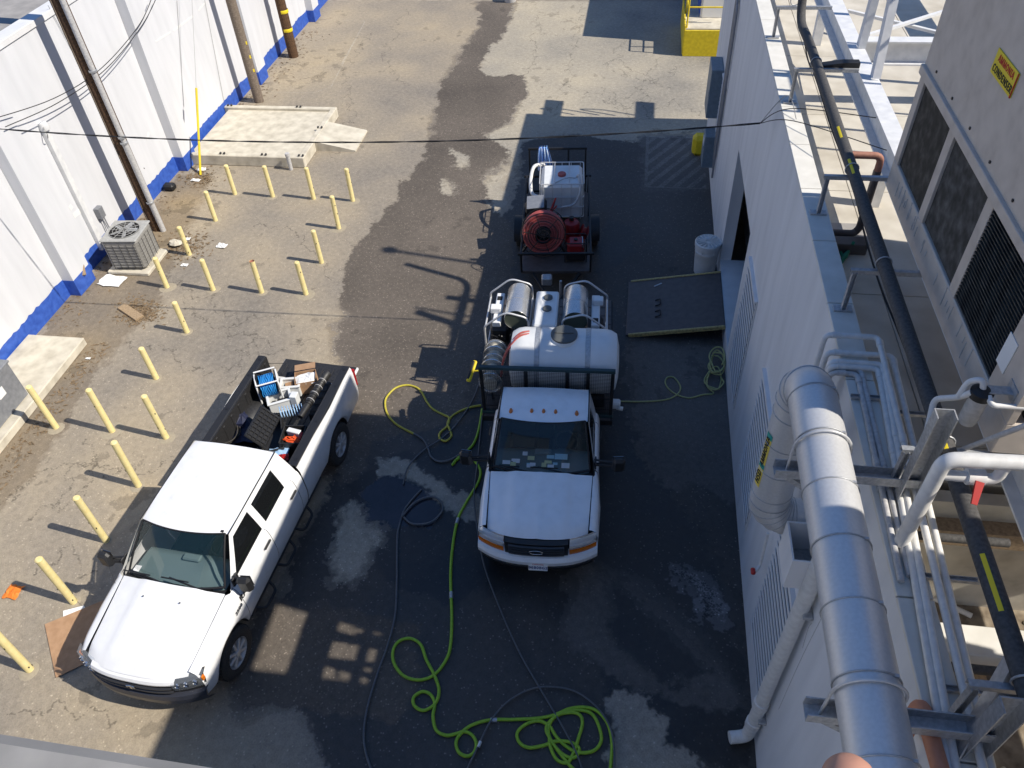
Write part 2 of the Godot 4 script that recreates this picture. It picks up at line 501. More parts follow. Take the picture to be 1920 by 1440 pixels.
	for line in [[1, 1098, 0, 1060, 160, 1040, 215], [1, 1060, 160, 1150, 190, 1240, 150, 1290, 120], [1, 1130, 180, 1190, 230, 1260, 190, 1310, 215], [1, 1130, 165, 1180, 205, 1210, 180], [1, 1165, 80, 1140, 130, 1210, 140, 1260, 165], [1, 1150, 100, 1190, 150, 1230, 160], [1, 1240, 110, 1200, 160, 1215, 215],
			[1, 0, 960, 60, 900, 110, 870, 160, 860], [1, 130, 960, 200, 870, 290, 880, 330, 860], [1, 420, 610, 500, 590, 560, 600], [1, 350, 560, 400, 620, 520, 640], [1, 60, 980, 130, 900, 180, 820], [1, 170, 862, 185, 880, 215, 880, 230, 868], [1, 590, 640, 520, 655, 470, 650],
			[1, 700, 60, 640, 130, 660, 220, 620, 300], [1, 640, 130, 560, 150], [1, 480, 420, 560, 440, 620, 520], [1, 230, 640, 300, 660, 380, 700, 430, 690], [1, 40, 1080, 120, 1040, 180, 1080], [1, 20, 1340, 120, 1320, 200, 1360], [1, 320, 520, 420, 580, 460, 640, 440, 720], [1, 760, 20, 720, 100, 760, 160], [1, 1010, 20, 1000, 120, 960, 160],
			[2, 590, 36, 684, 40, 620, 163, 588, 174, 490, 172], [2, 684, 40, 640, 120]]:
		for i in range(1, line.size() - 3, 2):
			var a := gy(line[i], line[i + 1])
			var b := gy(line[i + 2], line[i + 3])
			var n := int(a.distance_to(b) / 0.012)
			for k in n:
				var p := a.lerp(b, float(k) / n)
				if line[0] == 1:
					p.x += wob.get_noise_2d(p.x * 1.6, p.z * 1.6) * 0.45
					p.z += wob.get_noise_2d(p.z * 1.6 + 40.0, p.x * 1.6) * 0.45
				elif rng.randf() < 0.45: continue
				var mx := int((p.x - GX0) / GW * W)
				var my := int((p.z - GZ0) / GD * H)
				if mx > 1 and my > 1 and mx < W - 2 and my < H - 2:
					marks[my * W + mx] = line[0]
					if line[0] == 2 or k % 3 != 0: marks[my * W + mx + 1] = line[0]
	# worn hatching by the door: diagonal bands of old paint
	var h0 := gy(1212, 255)
	var h1 := gy(1325, 355)
	for my in range(int((h0.z - GZ0) / GD * H), int((h1.z - GZ0) / GD * H)):
		for mx in range(int((h0.x - GX0) / GW * W), int((h1.x - GX0) / GW * W)):
			var x := GX0 + GW * mx / W
			var z := GZ0 + GD * my / H
			var edge: bool = x - h0.x < 0.07 or z - h0.z < 0.07 or h1.z - z < 0.07
			if edge or fposmod((x + z * 0.62) * 2.55, 1.0) < 0.42:
				if rng.randf() < 0.72 + 0.3 * wob.get_noise_2d(x * 2, z * 2): marks[my * W + mx] = 2
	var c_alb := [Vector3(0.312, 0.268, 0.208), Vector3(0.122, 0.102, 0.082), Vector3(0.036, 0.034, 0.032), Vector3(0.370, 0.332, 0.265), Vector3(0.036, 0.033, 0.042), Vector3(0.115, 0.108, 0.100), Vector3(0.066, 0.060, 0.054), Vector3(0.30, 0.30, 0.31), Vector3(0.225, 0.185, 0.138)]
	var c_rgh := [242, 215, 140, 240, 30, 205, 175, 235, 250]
	var warp := FastNoiseLite.new()
	warp.seed = 12
	warp.frequency = 1.1
	warp.fractal_octaves = 5
	warp.fractal_gain = 0.62
	var blot := FastNoiseLite.new()
	blot.seed = 31
	blot.frequency = 0.28
	blot.fractal_octaves = 5
	var broad := FastNoiseLite.new()
	broad.seed = 8
	broad.frequency = 0.11
	broad.fractal_octaves = 3
	var fine := FastNoiseLite.new()
	fine.seed = 77
	fine.frequency = 6.0
	fine.fractal_octaves = 2
	var rgb := PackedByteArray()
	rgb.resize(W * H * 3)
	var rgh := PackedByteArray()
	rgh.resize(W * H)
	var hgt := PackedByteArray()
	hgt.resize(W * H)
	var gam := PackedByteArray()
	for i in 1025: gam.append(int(clampf(Color(i / 1024.0, 0, 0).linear_to_srgb().r, 0, 1) * 255.0))
	for my in H:
		var z := GZ0 + GD * my / H
		for mx in W:
			var x := GX0 + GW * mx / W
			var wv := warp.get_noise_2d(x, z)
			var bv := blot.get_noise_2d(x, z)
			var fv := fine.get_noise_2d(x, z)
			# four taps round a warped point: damp margins half dry, not cut out
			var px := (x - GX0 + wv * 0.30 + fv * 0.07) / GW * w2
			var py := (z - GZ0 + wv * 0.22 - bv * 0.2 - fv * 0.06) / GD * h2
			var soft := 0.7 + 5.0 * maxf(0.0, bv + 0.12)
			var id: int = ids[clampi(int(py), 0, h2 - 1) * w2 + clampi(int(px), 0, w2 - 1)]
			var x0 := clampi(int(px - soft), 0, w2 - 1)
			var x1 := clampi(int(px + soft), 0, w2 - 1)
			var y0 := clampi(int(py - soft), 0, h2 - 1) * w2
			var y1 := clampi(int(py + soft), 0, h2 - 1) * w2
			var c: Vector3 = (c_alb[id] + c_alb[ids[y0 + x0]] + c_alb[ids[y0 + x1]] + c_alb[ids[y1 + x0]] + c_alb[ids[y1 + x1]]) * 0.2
			var r := rng.randf()
			var gv := broad.get_noise_2d(x, z * 0.7)
			var k := 1.0 + gv * 0.34 + bv * 0.34 + fv * 0.14 + (r - 0.5) * 0.20
			if id == 2 or id == 4: k = 1.0 + gv * 0.5 + bv * 0.7 + fv * 0.12 + (r - 0.5) * 0.14
			if gv * 0.6 + wv + bv * 0.5 > 0.62: k *= 0.74
			if r > 0.993 and id != 4: k *= 1.7
			if id == 1 and r > 0.965: k *= 1.9
			if (id == 6 or id == 2) and r > 0.986: k *= 2.6
			if id == 7: k *= 0.35 if r < 0.4 else 1.0
			var mk: int = marks[my * W + mx]
			if mk == 1: k *= 0.55
			elif mk == 2: c = c.lerp(Vector3(0.42, 0.40, 0.36), 0.28 if id != 0 else 0.5)
			if id == 0 or id == 8 or id == 3: c += Vector3(0.0, -0.006, -0.016) * (gv + bv) * 2.0
			var o := (my * W + mx) * 3
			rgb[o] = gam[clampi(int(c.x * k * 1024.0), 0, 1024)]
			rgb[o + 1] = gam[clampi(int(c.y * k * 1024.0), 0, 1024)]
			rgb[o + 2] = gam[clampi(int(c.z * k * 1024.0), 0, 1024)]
			rgh[my * W + mx] = clampi(int(c_rgh[id] + bv * 60.0 * (1.0 if id == 2 or id == 6 else 0.2)), 0, 255)
			hgt[my * W + mx] = clampi(int(128 + (0.0 if id == 4 else fv * 60.0 + (r - 0.5) * 130.0 * (0.5 if id == 2 else 1.0)) - (60.0 if mk == 1 else 0.0)), 0, 255)
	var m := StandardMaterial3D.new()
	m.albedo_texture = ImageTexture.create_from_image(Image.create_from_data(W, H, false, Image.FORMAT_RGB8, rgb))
	m.roughness_texture = ImageTexture.create_from_image(Image.create_from_data(W, H, false, Image.FORMAT_L8, rgh))
	m.roughness_texture_channel = BaseMaterial3D.TEXTURE_CHANNEL_RED
	m.heightmap_enabled = true
	m.heightmap_texture = ImageTexture.create_from_image(Image.create_from_data(W, H, false, Image.FORMAT_L8, hgt))
	m.heightmap_scale = 0.7
	m.detail_enabled = true
	m.detail_albedo = grain(91, 0.11, Color(0.66, 0.66, 0.66), Color(1.0, 1.0, 1.0), 512, 3, 0.5)
	m.detail_blend_mode = BaseMaterial3D.BLEND_MODE_MUL
	m.detail_uv_layer = BaseMaterial3D.DETAIL_UV_2
	var mesh := ArrayMesh.new()
	var st := S()
	var a := Vector3(GX0, 0, GZ0)
	for q in [[0, 0], [1, 0], [1, 1], [0, 0], [1, 1], [0, 1]]:
		st.set_uv(Vector2(q[0], q[1]))
		st.set_uv2(Vector2(q[0] * GW, q[1] * GD) / 1.7)
		st.set_normal(Vector3.UP)
		st.add_vertex(a + Vector3(q[0] * GW, 0, q[1] * GD))
	st.commit(mesh)
	mesh.surface_set_material(0, m)
	var st2 := S()
	var X := [-140.0, GX0, GX0 + GW, 140.0]
	var Z := [-260.0, GZ0, GZ0 + GD, 60.0]
	for i in 3:
		for j in 3:
			if i == 1 and j == 1: continue
			st2.set_normal(Vector3.UP)
			var p := [Vector3(X[i], 0, Z[j]), Vector3(X[i + 1], 0, Z[j]), Vector3(X[i + 1], 0, Z[j + 1]), Vector3(X[i], 0, Z[j + 1])]
			tri(st2, p[0], p[1], p[2]); tri(st2, p[0], p[2], p[3])
	st2.commit(mesh)
	mesh.surface_set_material(1, mott("far_ground", 93, 4.0, Color(0.20, 0.17, 0.13), Color(0.36, 0.31, 0.24), 0.95, 0.0, 0.03))
	var o := MeshInstance3D.new()
	o.name = "ground"
	o.mesh = mesh
	add_child(o)
	o.set_meta("kind", "structure")

# ---------- the white building with the blue base, its poles and yard furniture
func white_building() -> void:
	var t := thing("white_building", "long white rendered building with a blue painted base and flat grey roof", "building")
	var WX := -13.43
	var st := S()
	bx(st, Vector3(WX - 4.0, 2.68, -22.0), Vector3(8.0, 5.36, 46.0))
	part("wall", st, M.wall_white, t)
	st = S()
	bx(st, Vector3(WX - 4.05, 5.13, -22.0), Vector3(7.3, 0.5, 45.4))
	part("roof", st, M.roof_grey, t)
	st = S()
	bx(st, Vector3(WX - 0.16, 5.44, -22.0), Vector3(0.40, 0.14, 46.1), 0.01)
	part("coping", st, M.wall_grey, t)
	# blue band: a thin coat with a ragged brushed top edge
	var n := FastNoiseLite.new()
	n.seed = 4
	n.frequency = 1.4
	n.fractal_octaves = 4
	st = S()
	st.set_smooth_group(-1)
	var steps := 460
	for i in steps:
		var z0 := -45.0 + 46.0 * i / steps
		var z1 := -45.0 + 46.0 * (i + 1) / steps
		var y0 := 0.46 + n.get_noise_1d(z0) * 0.05 + (0.03 if n.get_noise_1d(z0 * 3.0 + 90.0) > 0.12 else 0.0)
		var y1 := 0.46 + n.get_noise_1d(z1) * 0.05 + (0.03 if n.get_noise_1d(z1 * 3.0 + 90.0) > 0.12 else 0.0)
		var x := WX + 0.004
		tri(st, Vector3(x, 0, z0), Vector3(x, y1, z1), Vector3(x, y0, z0)); tri(st, Vector3(x, 0, z0), Vector3(x, 0, z1), Vector3(x, y1, z1))
	part("blue_base", st, M.blue_band, t)
	for z in [-7.5, -13.6, -19.7, -25.8, -31.9, -38.0]:
		st = S()
		bx(st, Vector3(WX + 0.15, 2.68 + 0.22, z - 0.35), Vector3(0.29, 4.90, 0.70), 0.006)
		var p := part("pilaster", st, M.wall_white, t)
		st = S()
		bx(st, Vector3(WX + 0.15, 0.225, z - 0.35), Vector3(0.296, 0.45, 0.706), 0.006)
		part("blue_base", st, M.blue_band, p)
	# repaired scars and patches of filler on the render
	for q in [[265, 95, 320, 60, 0.05], [325, 58, 362, 30, 0.06], [272, 100, 280, 90, 0.10], [138, 405, 150, 395, 0.13], [131, 392, 135, 385, 0.12], [276, 262, 279, 248, 0.09], [372, 20, 384, 6, 0.05]]:
		var a := gx(q[0], q[1], WX + 0.003)
		var b := gx(q[2], q[3], WX + 0.003)
		st = S()
		bar(st, a, b, q[4], 0.004, 0.0, Vector3.RIGHT)
		part("filler_patch", st, M.white, t)
	# cover channel with weatherhead
	var ch := thing("cable_cover", "white sheet metal cable cover running up the white wall above the air conditioner", "cable cover")
	st = S()
	var b0 := gx(193, 466, WX + 0.06)
	var b1 := gx(84, 236, WX + 0.06)
	b1.z = b0.z
	bx(st, (b0 + b1) * 0.5 + Vector3(0.0, 0, 0), Vector3(0.11, absf(b1.y - b0.y), 0.17), 0.01)
	part("channel", st, M.steel_white, ch)
	st = S()
	lathe(st, [Vector2(0.0, 0.13), Vector2(0.09, 0.11), Vector2(0.12, 0.0), Vector2(0.11, -0.06)], Transform3D(Basis(), b1 + Vector3(0.02, 0.0, 0)), 12)
	part("cap", st, M.steel_white, ch)
	st = S()
	tube(st, smooth([b1 + Vector3(0.08, 0.04, 0.1), b1 + Vector3(0.2, -0.05, 0.22), b1 + Vector3(0.1, -0.2, 0.14)], 5), 0.012, 5)
	part("cable_tail", st, M.wire_pale, ch)
	var sw := thing("disconnect_switch", "small grey disconnect switch box on the white wall with two flexible conduits", "switch box")
	st = S()
	var s0 := gx(187, 398, WX + 0.08)
	bx(st, s0, Vector3(0.14, 0.30, 0.20), 0.012)
	part("box", st, M.grey_box, sw)
	for k in 2:
		st = S()
		tube(st, smooth([s0 + Vector3(0.02, -0.15, 0.04 - 0.08 * k), s0 + Vector3(0.06, -0.45, 0.05 - 0.06 * k), s0 + Vector3(0.22, -0.75, 0.18 - 0.1 * k), s0 + Vector3(0.55, -1.0, 0.35 - 0.1 * k)], 5), 0.016, 6)
		part("conduit", st, M.grey_box, sw)

func wooden_pole(base: Vector3, top: Vector3, r0: float, m: Material, label: String) -> Node3D:
	var t := thing("utility_pole", label, "utility pole", base)
	var st := S()
	tube(st, [Vector3(0, -0.3, 0), (top - base) * 0.5, top - base], [r0, r0 * 0.93, r0 * 0.86], 16)
	part("shaft", st, m, t)
	return t
func yard() -> void:
	# three utility poles standing against the white wall
	var b := gy(297, 428)
	var p := wooden_pole(b, b + Vector3(-0.05, 11.0, 0.15), 0.17, M.pole_wood, "dark brown utility pole carrying a grey riser pipe beside the air conditioner")
	var st := S()
	tube(st, [Vector3(0.20, 0.0, 0.11), Vector3(0.17, 2.6, 0.15)], 0.075, 12)
	tube(st, [Vector3(0.17, 2.6, 0.15), Vector3(0.12, 10.8, 0.26)], 0.065, 12)
	part("riser_pipe", st, M.pvc_grey, p)
	st = S()
	for y in [0.9, 2.6, 2.75, 4.4, 6.5]:
		lathe(st, [Vector2(0.085, -0.03), Vector2(0.098, -0.02), Vector2(0.098, 0.02), Vector2(0.085, 0.03)], Transform3D(Basis(), Vector3(0.185 - y * 0.006, y, 0.125 + y * 0.012)), 12)
	part("strap", st, M.galv_dull, p)
	st = S()
	bar(st, Vector3(-0.10, 0.3, 0.15), Vector3(-0.12, 10.0, 0.28), 0.05, 0.03, 0.0, Vector3.RIGHT)
	part("moulding", st, M.pole_grey, p)
	b = gy(486, 190)
	p = wooden_pole(b, b + Vector3(0.02, 11.0, 0.1), 0.165, M.pole_grey, "weathered grey brown utility pole with faded yellow tags near the concrete platform")
	st = S()
	for y in [1.1, 1.55, 2.0]:
		bx(st, Vector3(0.09, y, 0.14), Vector3(0.07, 0.10, 0.02), 0.004, Transform3D(Basis(Vector3.UP, 0.5), Vector3.ZERO))
	part("yellow_tag", st, M.label_yellow, p)
	b = gy(551, 106)
	p = wooden_pole(b, b + Vector3(-0.1, 11.0, 0.05), 0.185, M.pole_wood, "dark utility pole ringed by three yellow bands")
	for y in [1.0, 1.65, 2.3]:
		st = S()
		lathe(st, [Vector2(0.186, -0.06), Vector2(0.192, -0.05), Vector2(0.192, 0.05), Vector2(0.186, 0.06)], Transform3D(Basis(), Vector3(0, y, 0)), 16)
		part("yellow_band", st, M.label_yellow, p)
	# tall thin yellow guy marker
	var g := thing("guy_marker", "tall thin bright yellow guy wire marker beside the concrete platform", "guy marker", gy(376, 328))
	var top := gx(368, 165, gy(376, 328).x - 0.05) - g.position
	st = S()
	rod(st, Vector3.ZERO, top, 0.035, 8)
	part("sleeve", st, M.safety_yellow, g)
	st = S()
	rod(st, top, top + (top - Vector3.ZERO).normalized() * 5.0, 0.006, 5)
	part("guy_wire", st, M.wire_pale, g)
	# bollards in their grid
	var spots := [[106, 802, 1.19], [211, 809, 1.19], [312, 821, 1.2], [260, 911, 1.25], [293.5, 709.6, 0.88], [351, 623, 0.88], [313.6, 539, 0.88], [400, 544, 0.9], [491, 548.5, 0.94], [574, 552, 0.95], [355.5, 478, 0.85], [404.7, 414, 0.91], [441, 364.6, 0.93], [512, 369, 0.97], [588.5, 373, 0.98], [661.8, 377, 1.0], [635.5, 428.8, 0.99], [603.4, 493, 0.97], [199.5, 1014, 1.28], [139, 1129, 1.3], [56.5, 1256, 1.3]]
	rng.seed = 9
	var i := 0
	for s in spots:
		var at := gy(s[0], s[1])
		var t := thing("bollard", "pale yellow steel pipe bollard standing in the grid in front of the white building", "bollard", at, rng.randf() * 6.0, "yellow bollards in a grid")
		var lean := Vector3(rng.randf_range(-0.015, 0.015), 1.0, rng.randf_range(-0.015, 0.015)) * float(s[2])
		var r := 0.062
		st = S()
		tube(st, [Vector3(0, -0.05, 0), lean * 0.985], r, 14, false, false)
		part("pipe", st, M.bollard_yellow, t)
		st = S()
		var cap := [Vector2(0.0, 0.012), Vector2(r * 0.7, 0.01), Vector2(r, -0.012)] if i != 8 else [Vector2(0.0, -0.05), Vector2(r * 0.9, -0.05), Vector2(r, -0.012)]
		lathe(st, cap, Transform3D(Basis(), lean * 0.992), 14)
		part("cap", st, M.bollard_yellow if i != 8 else M.primer, t)
		st = S()
		var rr := rng.randf_range(0.10, 0.22)
		var ring := [Vector2(0.0, 0.012), Vector2(rr * 0.7, 0.010), Vector2(rr, 0.0)]
		lathe(st, ring, Transform3D(Basis.from_scale(Vector3(1, 1, rng.randf_range(0.8, 1.15))), Vector3(0.02, 0, 0.01)), 11)
		part("footing", st, M.footing, t)
		for k in 3:
			st = S()
			var y := rng.randf_range(0.05, 0.9) * float(s[2])
			var ang := rng.randf_range(0, TAU)
			bx(st, lean * (y / float(s[2])) + Vector3(cos(ang), 0, sin(ang)) * r, Vector3(0.015, 0.03, 0.015))
			part("rust_chip", st, M.dark_metal, t)
		i += 1
	# concrete platform with its raised kerb and ramp
	var pl := thing("concrete_platform", "low buff concrete slab with a raised kerb around it against the white wall", "platform")
	var c0 := gy(367, 302)
	var c1 := gy(573, 315)
	var c2 := gy(636, 230)
	var x0 := -13.42
	var x1 := c1.x
	var z0 := c1.z
	var z1 := -23.5
	st = S()
	bx(st, Vector3((x0 + x1) * 0.5, 0.12, (z0 + z1) * 0.5), Vector3(x1 - x0 - 0.3, 0.24, z0 - z1 - 0.3))
	part("slab", st, M.concrete, pl)
	for e in [[(x0 + x1) * 0.5, z0 - 0.09, x1 - x0, 0.18], [(x0 + x1) * 0.5, z1 + 0.09, x1 - x0, 0.18], [x1 - 0.09, (z0 + z1) * 0.5, 0.18, z0 - z1 - 0.365]]:
		st = S()
		bx(st, Vector3(e[0], 0.165, e[1]), Vector3(e[2], 0.33, e[3]), 0.02)
		part("kerb", st, M.concrete, pl)
	for q in [[410, 298], [485, 305], [560, 300], [430, 200], [560, 202], [600, 240]]:
		st = S()
		var h := gy(q[0], q[1], 0.33)
		h.z = z0 - 0.09 if q[1] > 290 else (z1 + 0.09 if q[1] < 210 else h.z)
		if q[0] == 600: h = Vector3(x1 - 0.09, 0.33, -22.0)
		for k in 2:
			bx(st, h + Vector3(0.12 * k - 0.06, 0.03, 0), Vector3(0.05, 0.06, 0.07), 0.01)
		part("anchor_bolt", st, M.dark_metal, pl)
	var rp := single("concrete_ramp", "small sloping buff concrete wedge leading up to the kerbed platform", "ramp", _ramp(Vector3(x1 + 0.004, 0, -22.5), 1.25, 1.35, 0.31), M.concrete)
	st = S()
	var sp := thing("grey_stub_pipe", "short grey capped pipe stub standing by the platform kerb", "pipe stub", gy(546, 318))
	rod(st, Vector3.ZERO, Vector3(0, 0.5, 0), 0.06, 12)
	part("pipe", st, M.pvc_grey, sp)
	st = S()
	lathe(st, [Vector2(0, 0.04), Vector2(0.07, 0.03), Vector2(0.072, -0.05)], Transform3D(Basis(), Vector3(0, 0.5, 0)), 12)
	part("cap", st, M.pvc_grey, sp)
	# transformer on its pad
	var tp := single("transformer_pad", "long pale concrete pad carrying the grey transformer cabinet by the wall", "concrete pad", _slab(Vector3(-12.7, 0.10, -9.9), Vector3(1.4, 0.2, 4.0)), M.concrete)
	var tf := thing("transformer_cabinet", "tall grey steel transformer cabinet with a white warning label on its pad", "electrical cabinet", Vector3(-12.58, 0.2, -9.10))
	st = S()
	bx(st, Vector3(0, 0.46, 0), Vector3(0.75, 0.90, 1.9), 0.02)
	part("cabinet", st, M.grey_box, tf)
	st = S()
	bx(st, Vector3(0.0, 0.94, 0), Vector3(0.80, 0.06, 1.96), 0.015)
	part("lid", st, M.grey_box, tf)
	st = S()
	bx(st, Vector3(0.379, 0.56, -0.42), Vector3(0.006, 0.20, 0.20))
	part("warning_label", st, M.paper, tf)
	st = S()
	bx(st, Vector3(0.38, 0.5, -0.1), Vector3(0.03, 0.2, 0.05), 0.008)
	part("handle", st, M.dark_metal, tf)
	# air conditioner
	var pd := single("conditioner_pad", "square concrete pad under the grey air conditioner", "concrete pad", _slab(Vector3(-12.34, 0.05, -15.05), Vector3(1.12, 0.1, 1.10)), M.concrete)
	var ac := thing("air_conditioner", "grey outdoor air conditioner with louvred sides and a round fan guard on top", "air conditioner", Vector3(-12.34, 0.1, -15.05), 0.08)
	st = S()
	bx(st, Vector3(0, 0.44, 0), Vector3(0.90, 0.80, 0.90), 0.05)
	part("case", st, M.ac_case, ac)
	for s in 4:
		var rot := Transform3D(Basis(Vector3.UP, s * PI / 2), Vector3.ZERO)
		for k in 8:
			st = S()
			bx(st, Vector3(0, 0.11 + 0.085 * k, 0.458), Vector3(0.78, 0.045, 0.02), 0.006, rot * Transform3D(Basis(Vector3.RIGHT, 0.0), Vector3.ZERO))
			part("slat", st, M.ac_case, ac)
		st = S()
		for k in 5: bx(st, Vector3(-0.36 + 0.18 * k, 0.42, 0.476), Vector3(0.008, 0.72, 0.008), 0.0, rot)
		part("wire_guard", st, M.dark_metal, ac)
	st = S()
	bx(st, Vector3(0, 0.86, 0), Vector3(0.94, 0.05, 0.94), 0.02)
	part("top_panel", st, M.ac_lid, ac)
	st = S()
	lathe(st, [Vector2(0.0, 0.0), Vector2(0.37, 0.0)], Transform3D(Basis(), Vector3(0, 0.888, 0)), 28)
	part("fan_dark_disc", st, M.void, ac)  # near-black disc stands for the dark well under the fan
	for k in 5:
		st = S()
		var rb := Transform3D(Basis(Vector3.UP, TAU * k / 5.0) * Basis(Vector3.RIGHT, 0.25), Vector3(0, 0.895, 0))
		bx(st, Vector3(0.19, 0, 0), Vector3(0.28, 0.006, 0.13), 0.0, rb)
		part("fan_blade", st, M.galv_dull, ac)
	st = S()
	for r in [0.10, 0.19, 0.28, 0.37]:
		var ring := []
		for k in 28: ring.append(Vector3(cos(TAU * k / 28) * r, 0.925 - r * 0.06, sin(TAU * k / 28) * r))
		tube(st, ring, 0.006, 5, true)
	for k in 10:
		var a := TAU * k / 10
		rod(st, Vector3(cos(a) * 0.03, 0.925, sin(a) * 0.03), Vector3(cos(a) * 0.40, 0.898, sin(a) * 0.40), 0.006, 5)
	part("fan_guard", st, M.wire_pale, ac)
	# litter and odd things
	rng.seed = 3
	var lit := [[210, 527, 0.62, 0.42, "large white paper sheet lying in front of the air conditioner"], [416, 461, 0.28, 0.20, "crumpled white paper on bare asphalt among the bollards"], [346, 497, 0.18, 0.11, "small folded white paper scrap beside a bollard base"], [352, 448, 0.13, 0.12, "white paper scrap next to the broken concrete chunk"], [367, 338, 0.30, 0.12, "crinkled pale paper strip at the foot of the yellow marker"], [165, 672, 0.12, 0.05, "tiny white paper scrap by the transformer pad edge"], [378, 318, 0.25, 0.18, "crushed white paper wad between yellow marker and platform"]]
	for l in lit:
		var at := gy(l[0], l[1], 0.02)
		single("paper_scrap", l[4], "litter", _crumple(at, l[2], l[3], rng.randi()), M.paper)
	single("orange_card", "bright orange square card lying on the asphalt near a bollard", "card", _crumple(gy(25, 1110, 0.02), 0.26, 0.26, 8), M.orange)
	single("cardboard_sheet", "large flattened tan cardboard sheet lying under the front of the crew cab pickup", "cardboard", _sheet([[85, 1172], [192, 1128], [250, 1105], [275, 1190], [165, 1243], [106, 1272]], 0.02), M.cardboard)
	single("white_board", "white board edge sticking out beneath the tan cardboard sheet", "board", _sheet([[119, 1146], [158, 1136], [165, 1150], [119, 1166]], 0.008), M.paper)
	st = S()
	var k0 := gy(228, 574, 0.03)
	var k1 := gy(262, 597, 0.03)
	bar(st, k0, k1, 0.22, 0.06, 0.008)
	single("wooden_board", "short weathered wooden board lying on leaf litter", "board", st, M.wood)
	st = S()
	bar(st, gx(147, 467, -13.3), gx(158, 516, -13.1), 0.09, 0.04, 0.005)
	single("leaning_stake", "broken wooden stake leaning on the blue base of the white wall", "stake", st, M.wood)
	st = S()
	_rock(st, gy(330, 455, 0.08), Vector3(0.42, 0.14, 0.30), 4)
	single("concrete_chunk", "broken grey concrete chunk at the foot of the riser pole", "rubble", st, M.concrete)
	st = S()
	bx(st, gy(318, 350, 0.1), Vector3(0.34, 0.2, 0.24), 0.05)
	tube(st, smooth([gy(316, 345, 0.12), gy(300, 352, 0.04), gy(292, 340, 0.05), gx(270, 315, -13.42)], 5), 0.012, 5)
	single("black_cable_box", "small black cable splice box with a cable on the ground by the blue base", "cable box", st, M.black)
	# leaf litter, stones and twigs strewn along the wall: nobody could count them
	st = S()
	st.set_smooth_group(-1)
	for z in 2600:
		var c: Vector3
		var pick := rng.randf()
		if pick < 0.25: c = gy(rng.randfn(262, 20), rng.randfn(585, 12))
		elif pick < 0.40: c = gy(rng.randfn(345, 22), rng.randfn(462, 14))
		elif pick < 0.52: c = gy(rng.randfn(378, 14), rng.randfn(335, 8))
		elif pick < 0.66: c = Vector3(rng.randf_range(-11.9, -11.4), 0, rng.randf_range(-12.0, -7.0))
		else: c = Vector3(-13.4 + absf(rng.randfn(0, 0.45)), 0, rng.randf_range(-31, -12.3))
		if c.x < -13.35: c.x = -13.3
		var a := rng.randf() * TAU
		var l := rng.randf_range(0.015, 0.075)
		var d := Vector3(cos(a), 0, sin(a)) * l
		var e := Vector3(-sin(a), 0, cos(a)) * l * rng.randf_range(0.15, 0.5)
		var up := Vector3(0, rng.randf_range(0.006, 0.03), 0)
		tri(st, c - d + Vector3(0, 0.004, 0), c + e + up, c + d + Vector3(0, 0.005, 0)); tri(st, c - d + Vector3(0, 0.004, 0), c + d + Vector3(0, 0.005, 0), c - e + up * 0.5)
	var ll := single("leaf_litter", "dry brown leaf litter and twigs strewn along the base of the white wall", "leaf litter", st, M.leaf)
	ll.set_meta("kind", "stuff")

func _ramp(at: Vector3, length: float, width: float, h: float) -> SurfaceTool:
	var st := S()
	var pg := PackedVector2Array([Vector2(0, 0), Vector2(length, 0), Vector2(length, 0.05), Vector2(0, h)])
	ext(st, pg, width, Transform3D(Basis(), at))
	return st
func _slab(c: Vector3, s: Vector3) -> SurfaceTool:
	var st := S()
	bx(st, c, s, 0.02)
	return st
func _sheet(px: Array, y: float) -> SurfaceTool:
	var st := S()
	var pg := PackedVector2Array()
	for p in px:
		var g := gy(p[0], p[1])
		pg.append(Vector2(g.x, -g.z))
	ext(st, pg, 0.006, Transform3D(Basis(Vector3.RIGHT, -PI / 2), Vector3(0, y, 0)))
	return st
func _crumple(at: Vector3, w: float, d: float, sd: int) -> SurfaceTool:
	var r := RandomNumberGenerator.new()
	r.seed = sd
	var st := S()
	var rows := []
	var rot := Basis(Vector3.UP, r.randf() * 0.6 - 0.3)
	for j in 6:
		var row := []
		for i in 7:
			var e := 1.0 if (i > 0 and i < 6 and j > 0 and j < 5) else 0.4
			row.append(at + rot * Vector3((i / 6.0 - 0.5) * w + r.randf_range(-0.05, 0.05) * w, r.randf() * 0.05 * e * minf(1.0, w * 4), (j / 5.0 - 0.5) * d + r.randf_range(-0.08, 0.08) * d))
		rows.append(row)
	loft(st, rows, false, false, -1)
	return st
func _rock(st: SurfaceTool, c: Vector3, s: Vector3, sd: int) -> void:
	var r := RandomNumberGenerator.new()
	r.seed = sd
	var rings := []
	for j in 5:
		var ring := []
		for i in 9:
			var th := TAU * i / 9.0
			var ph := PI * (j + 0.3) / 4.6
			var k := r.randf_range(0.75, 1.1)
			ring.append(c + Vector3(cos(th) * sin(ph), cos(ph), sin(th) * sin(ph)) * s * 0.5 * k)
		rings.append(ring)
	loft(st, rings, true, false, -1)
	poly_out(st, rings[0].duplicate(), c)

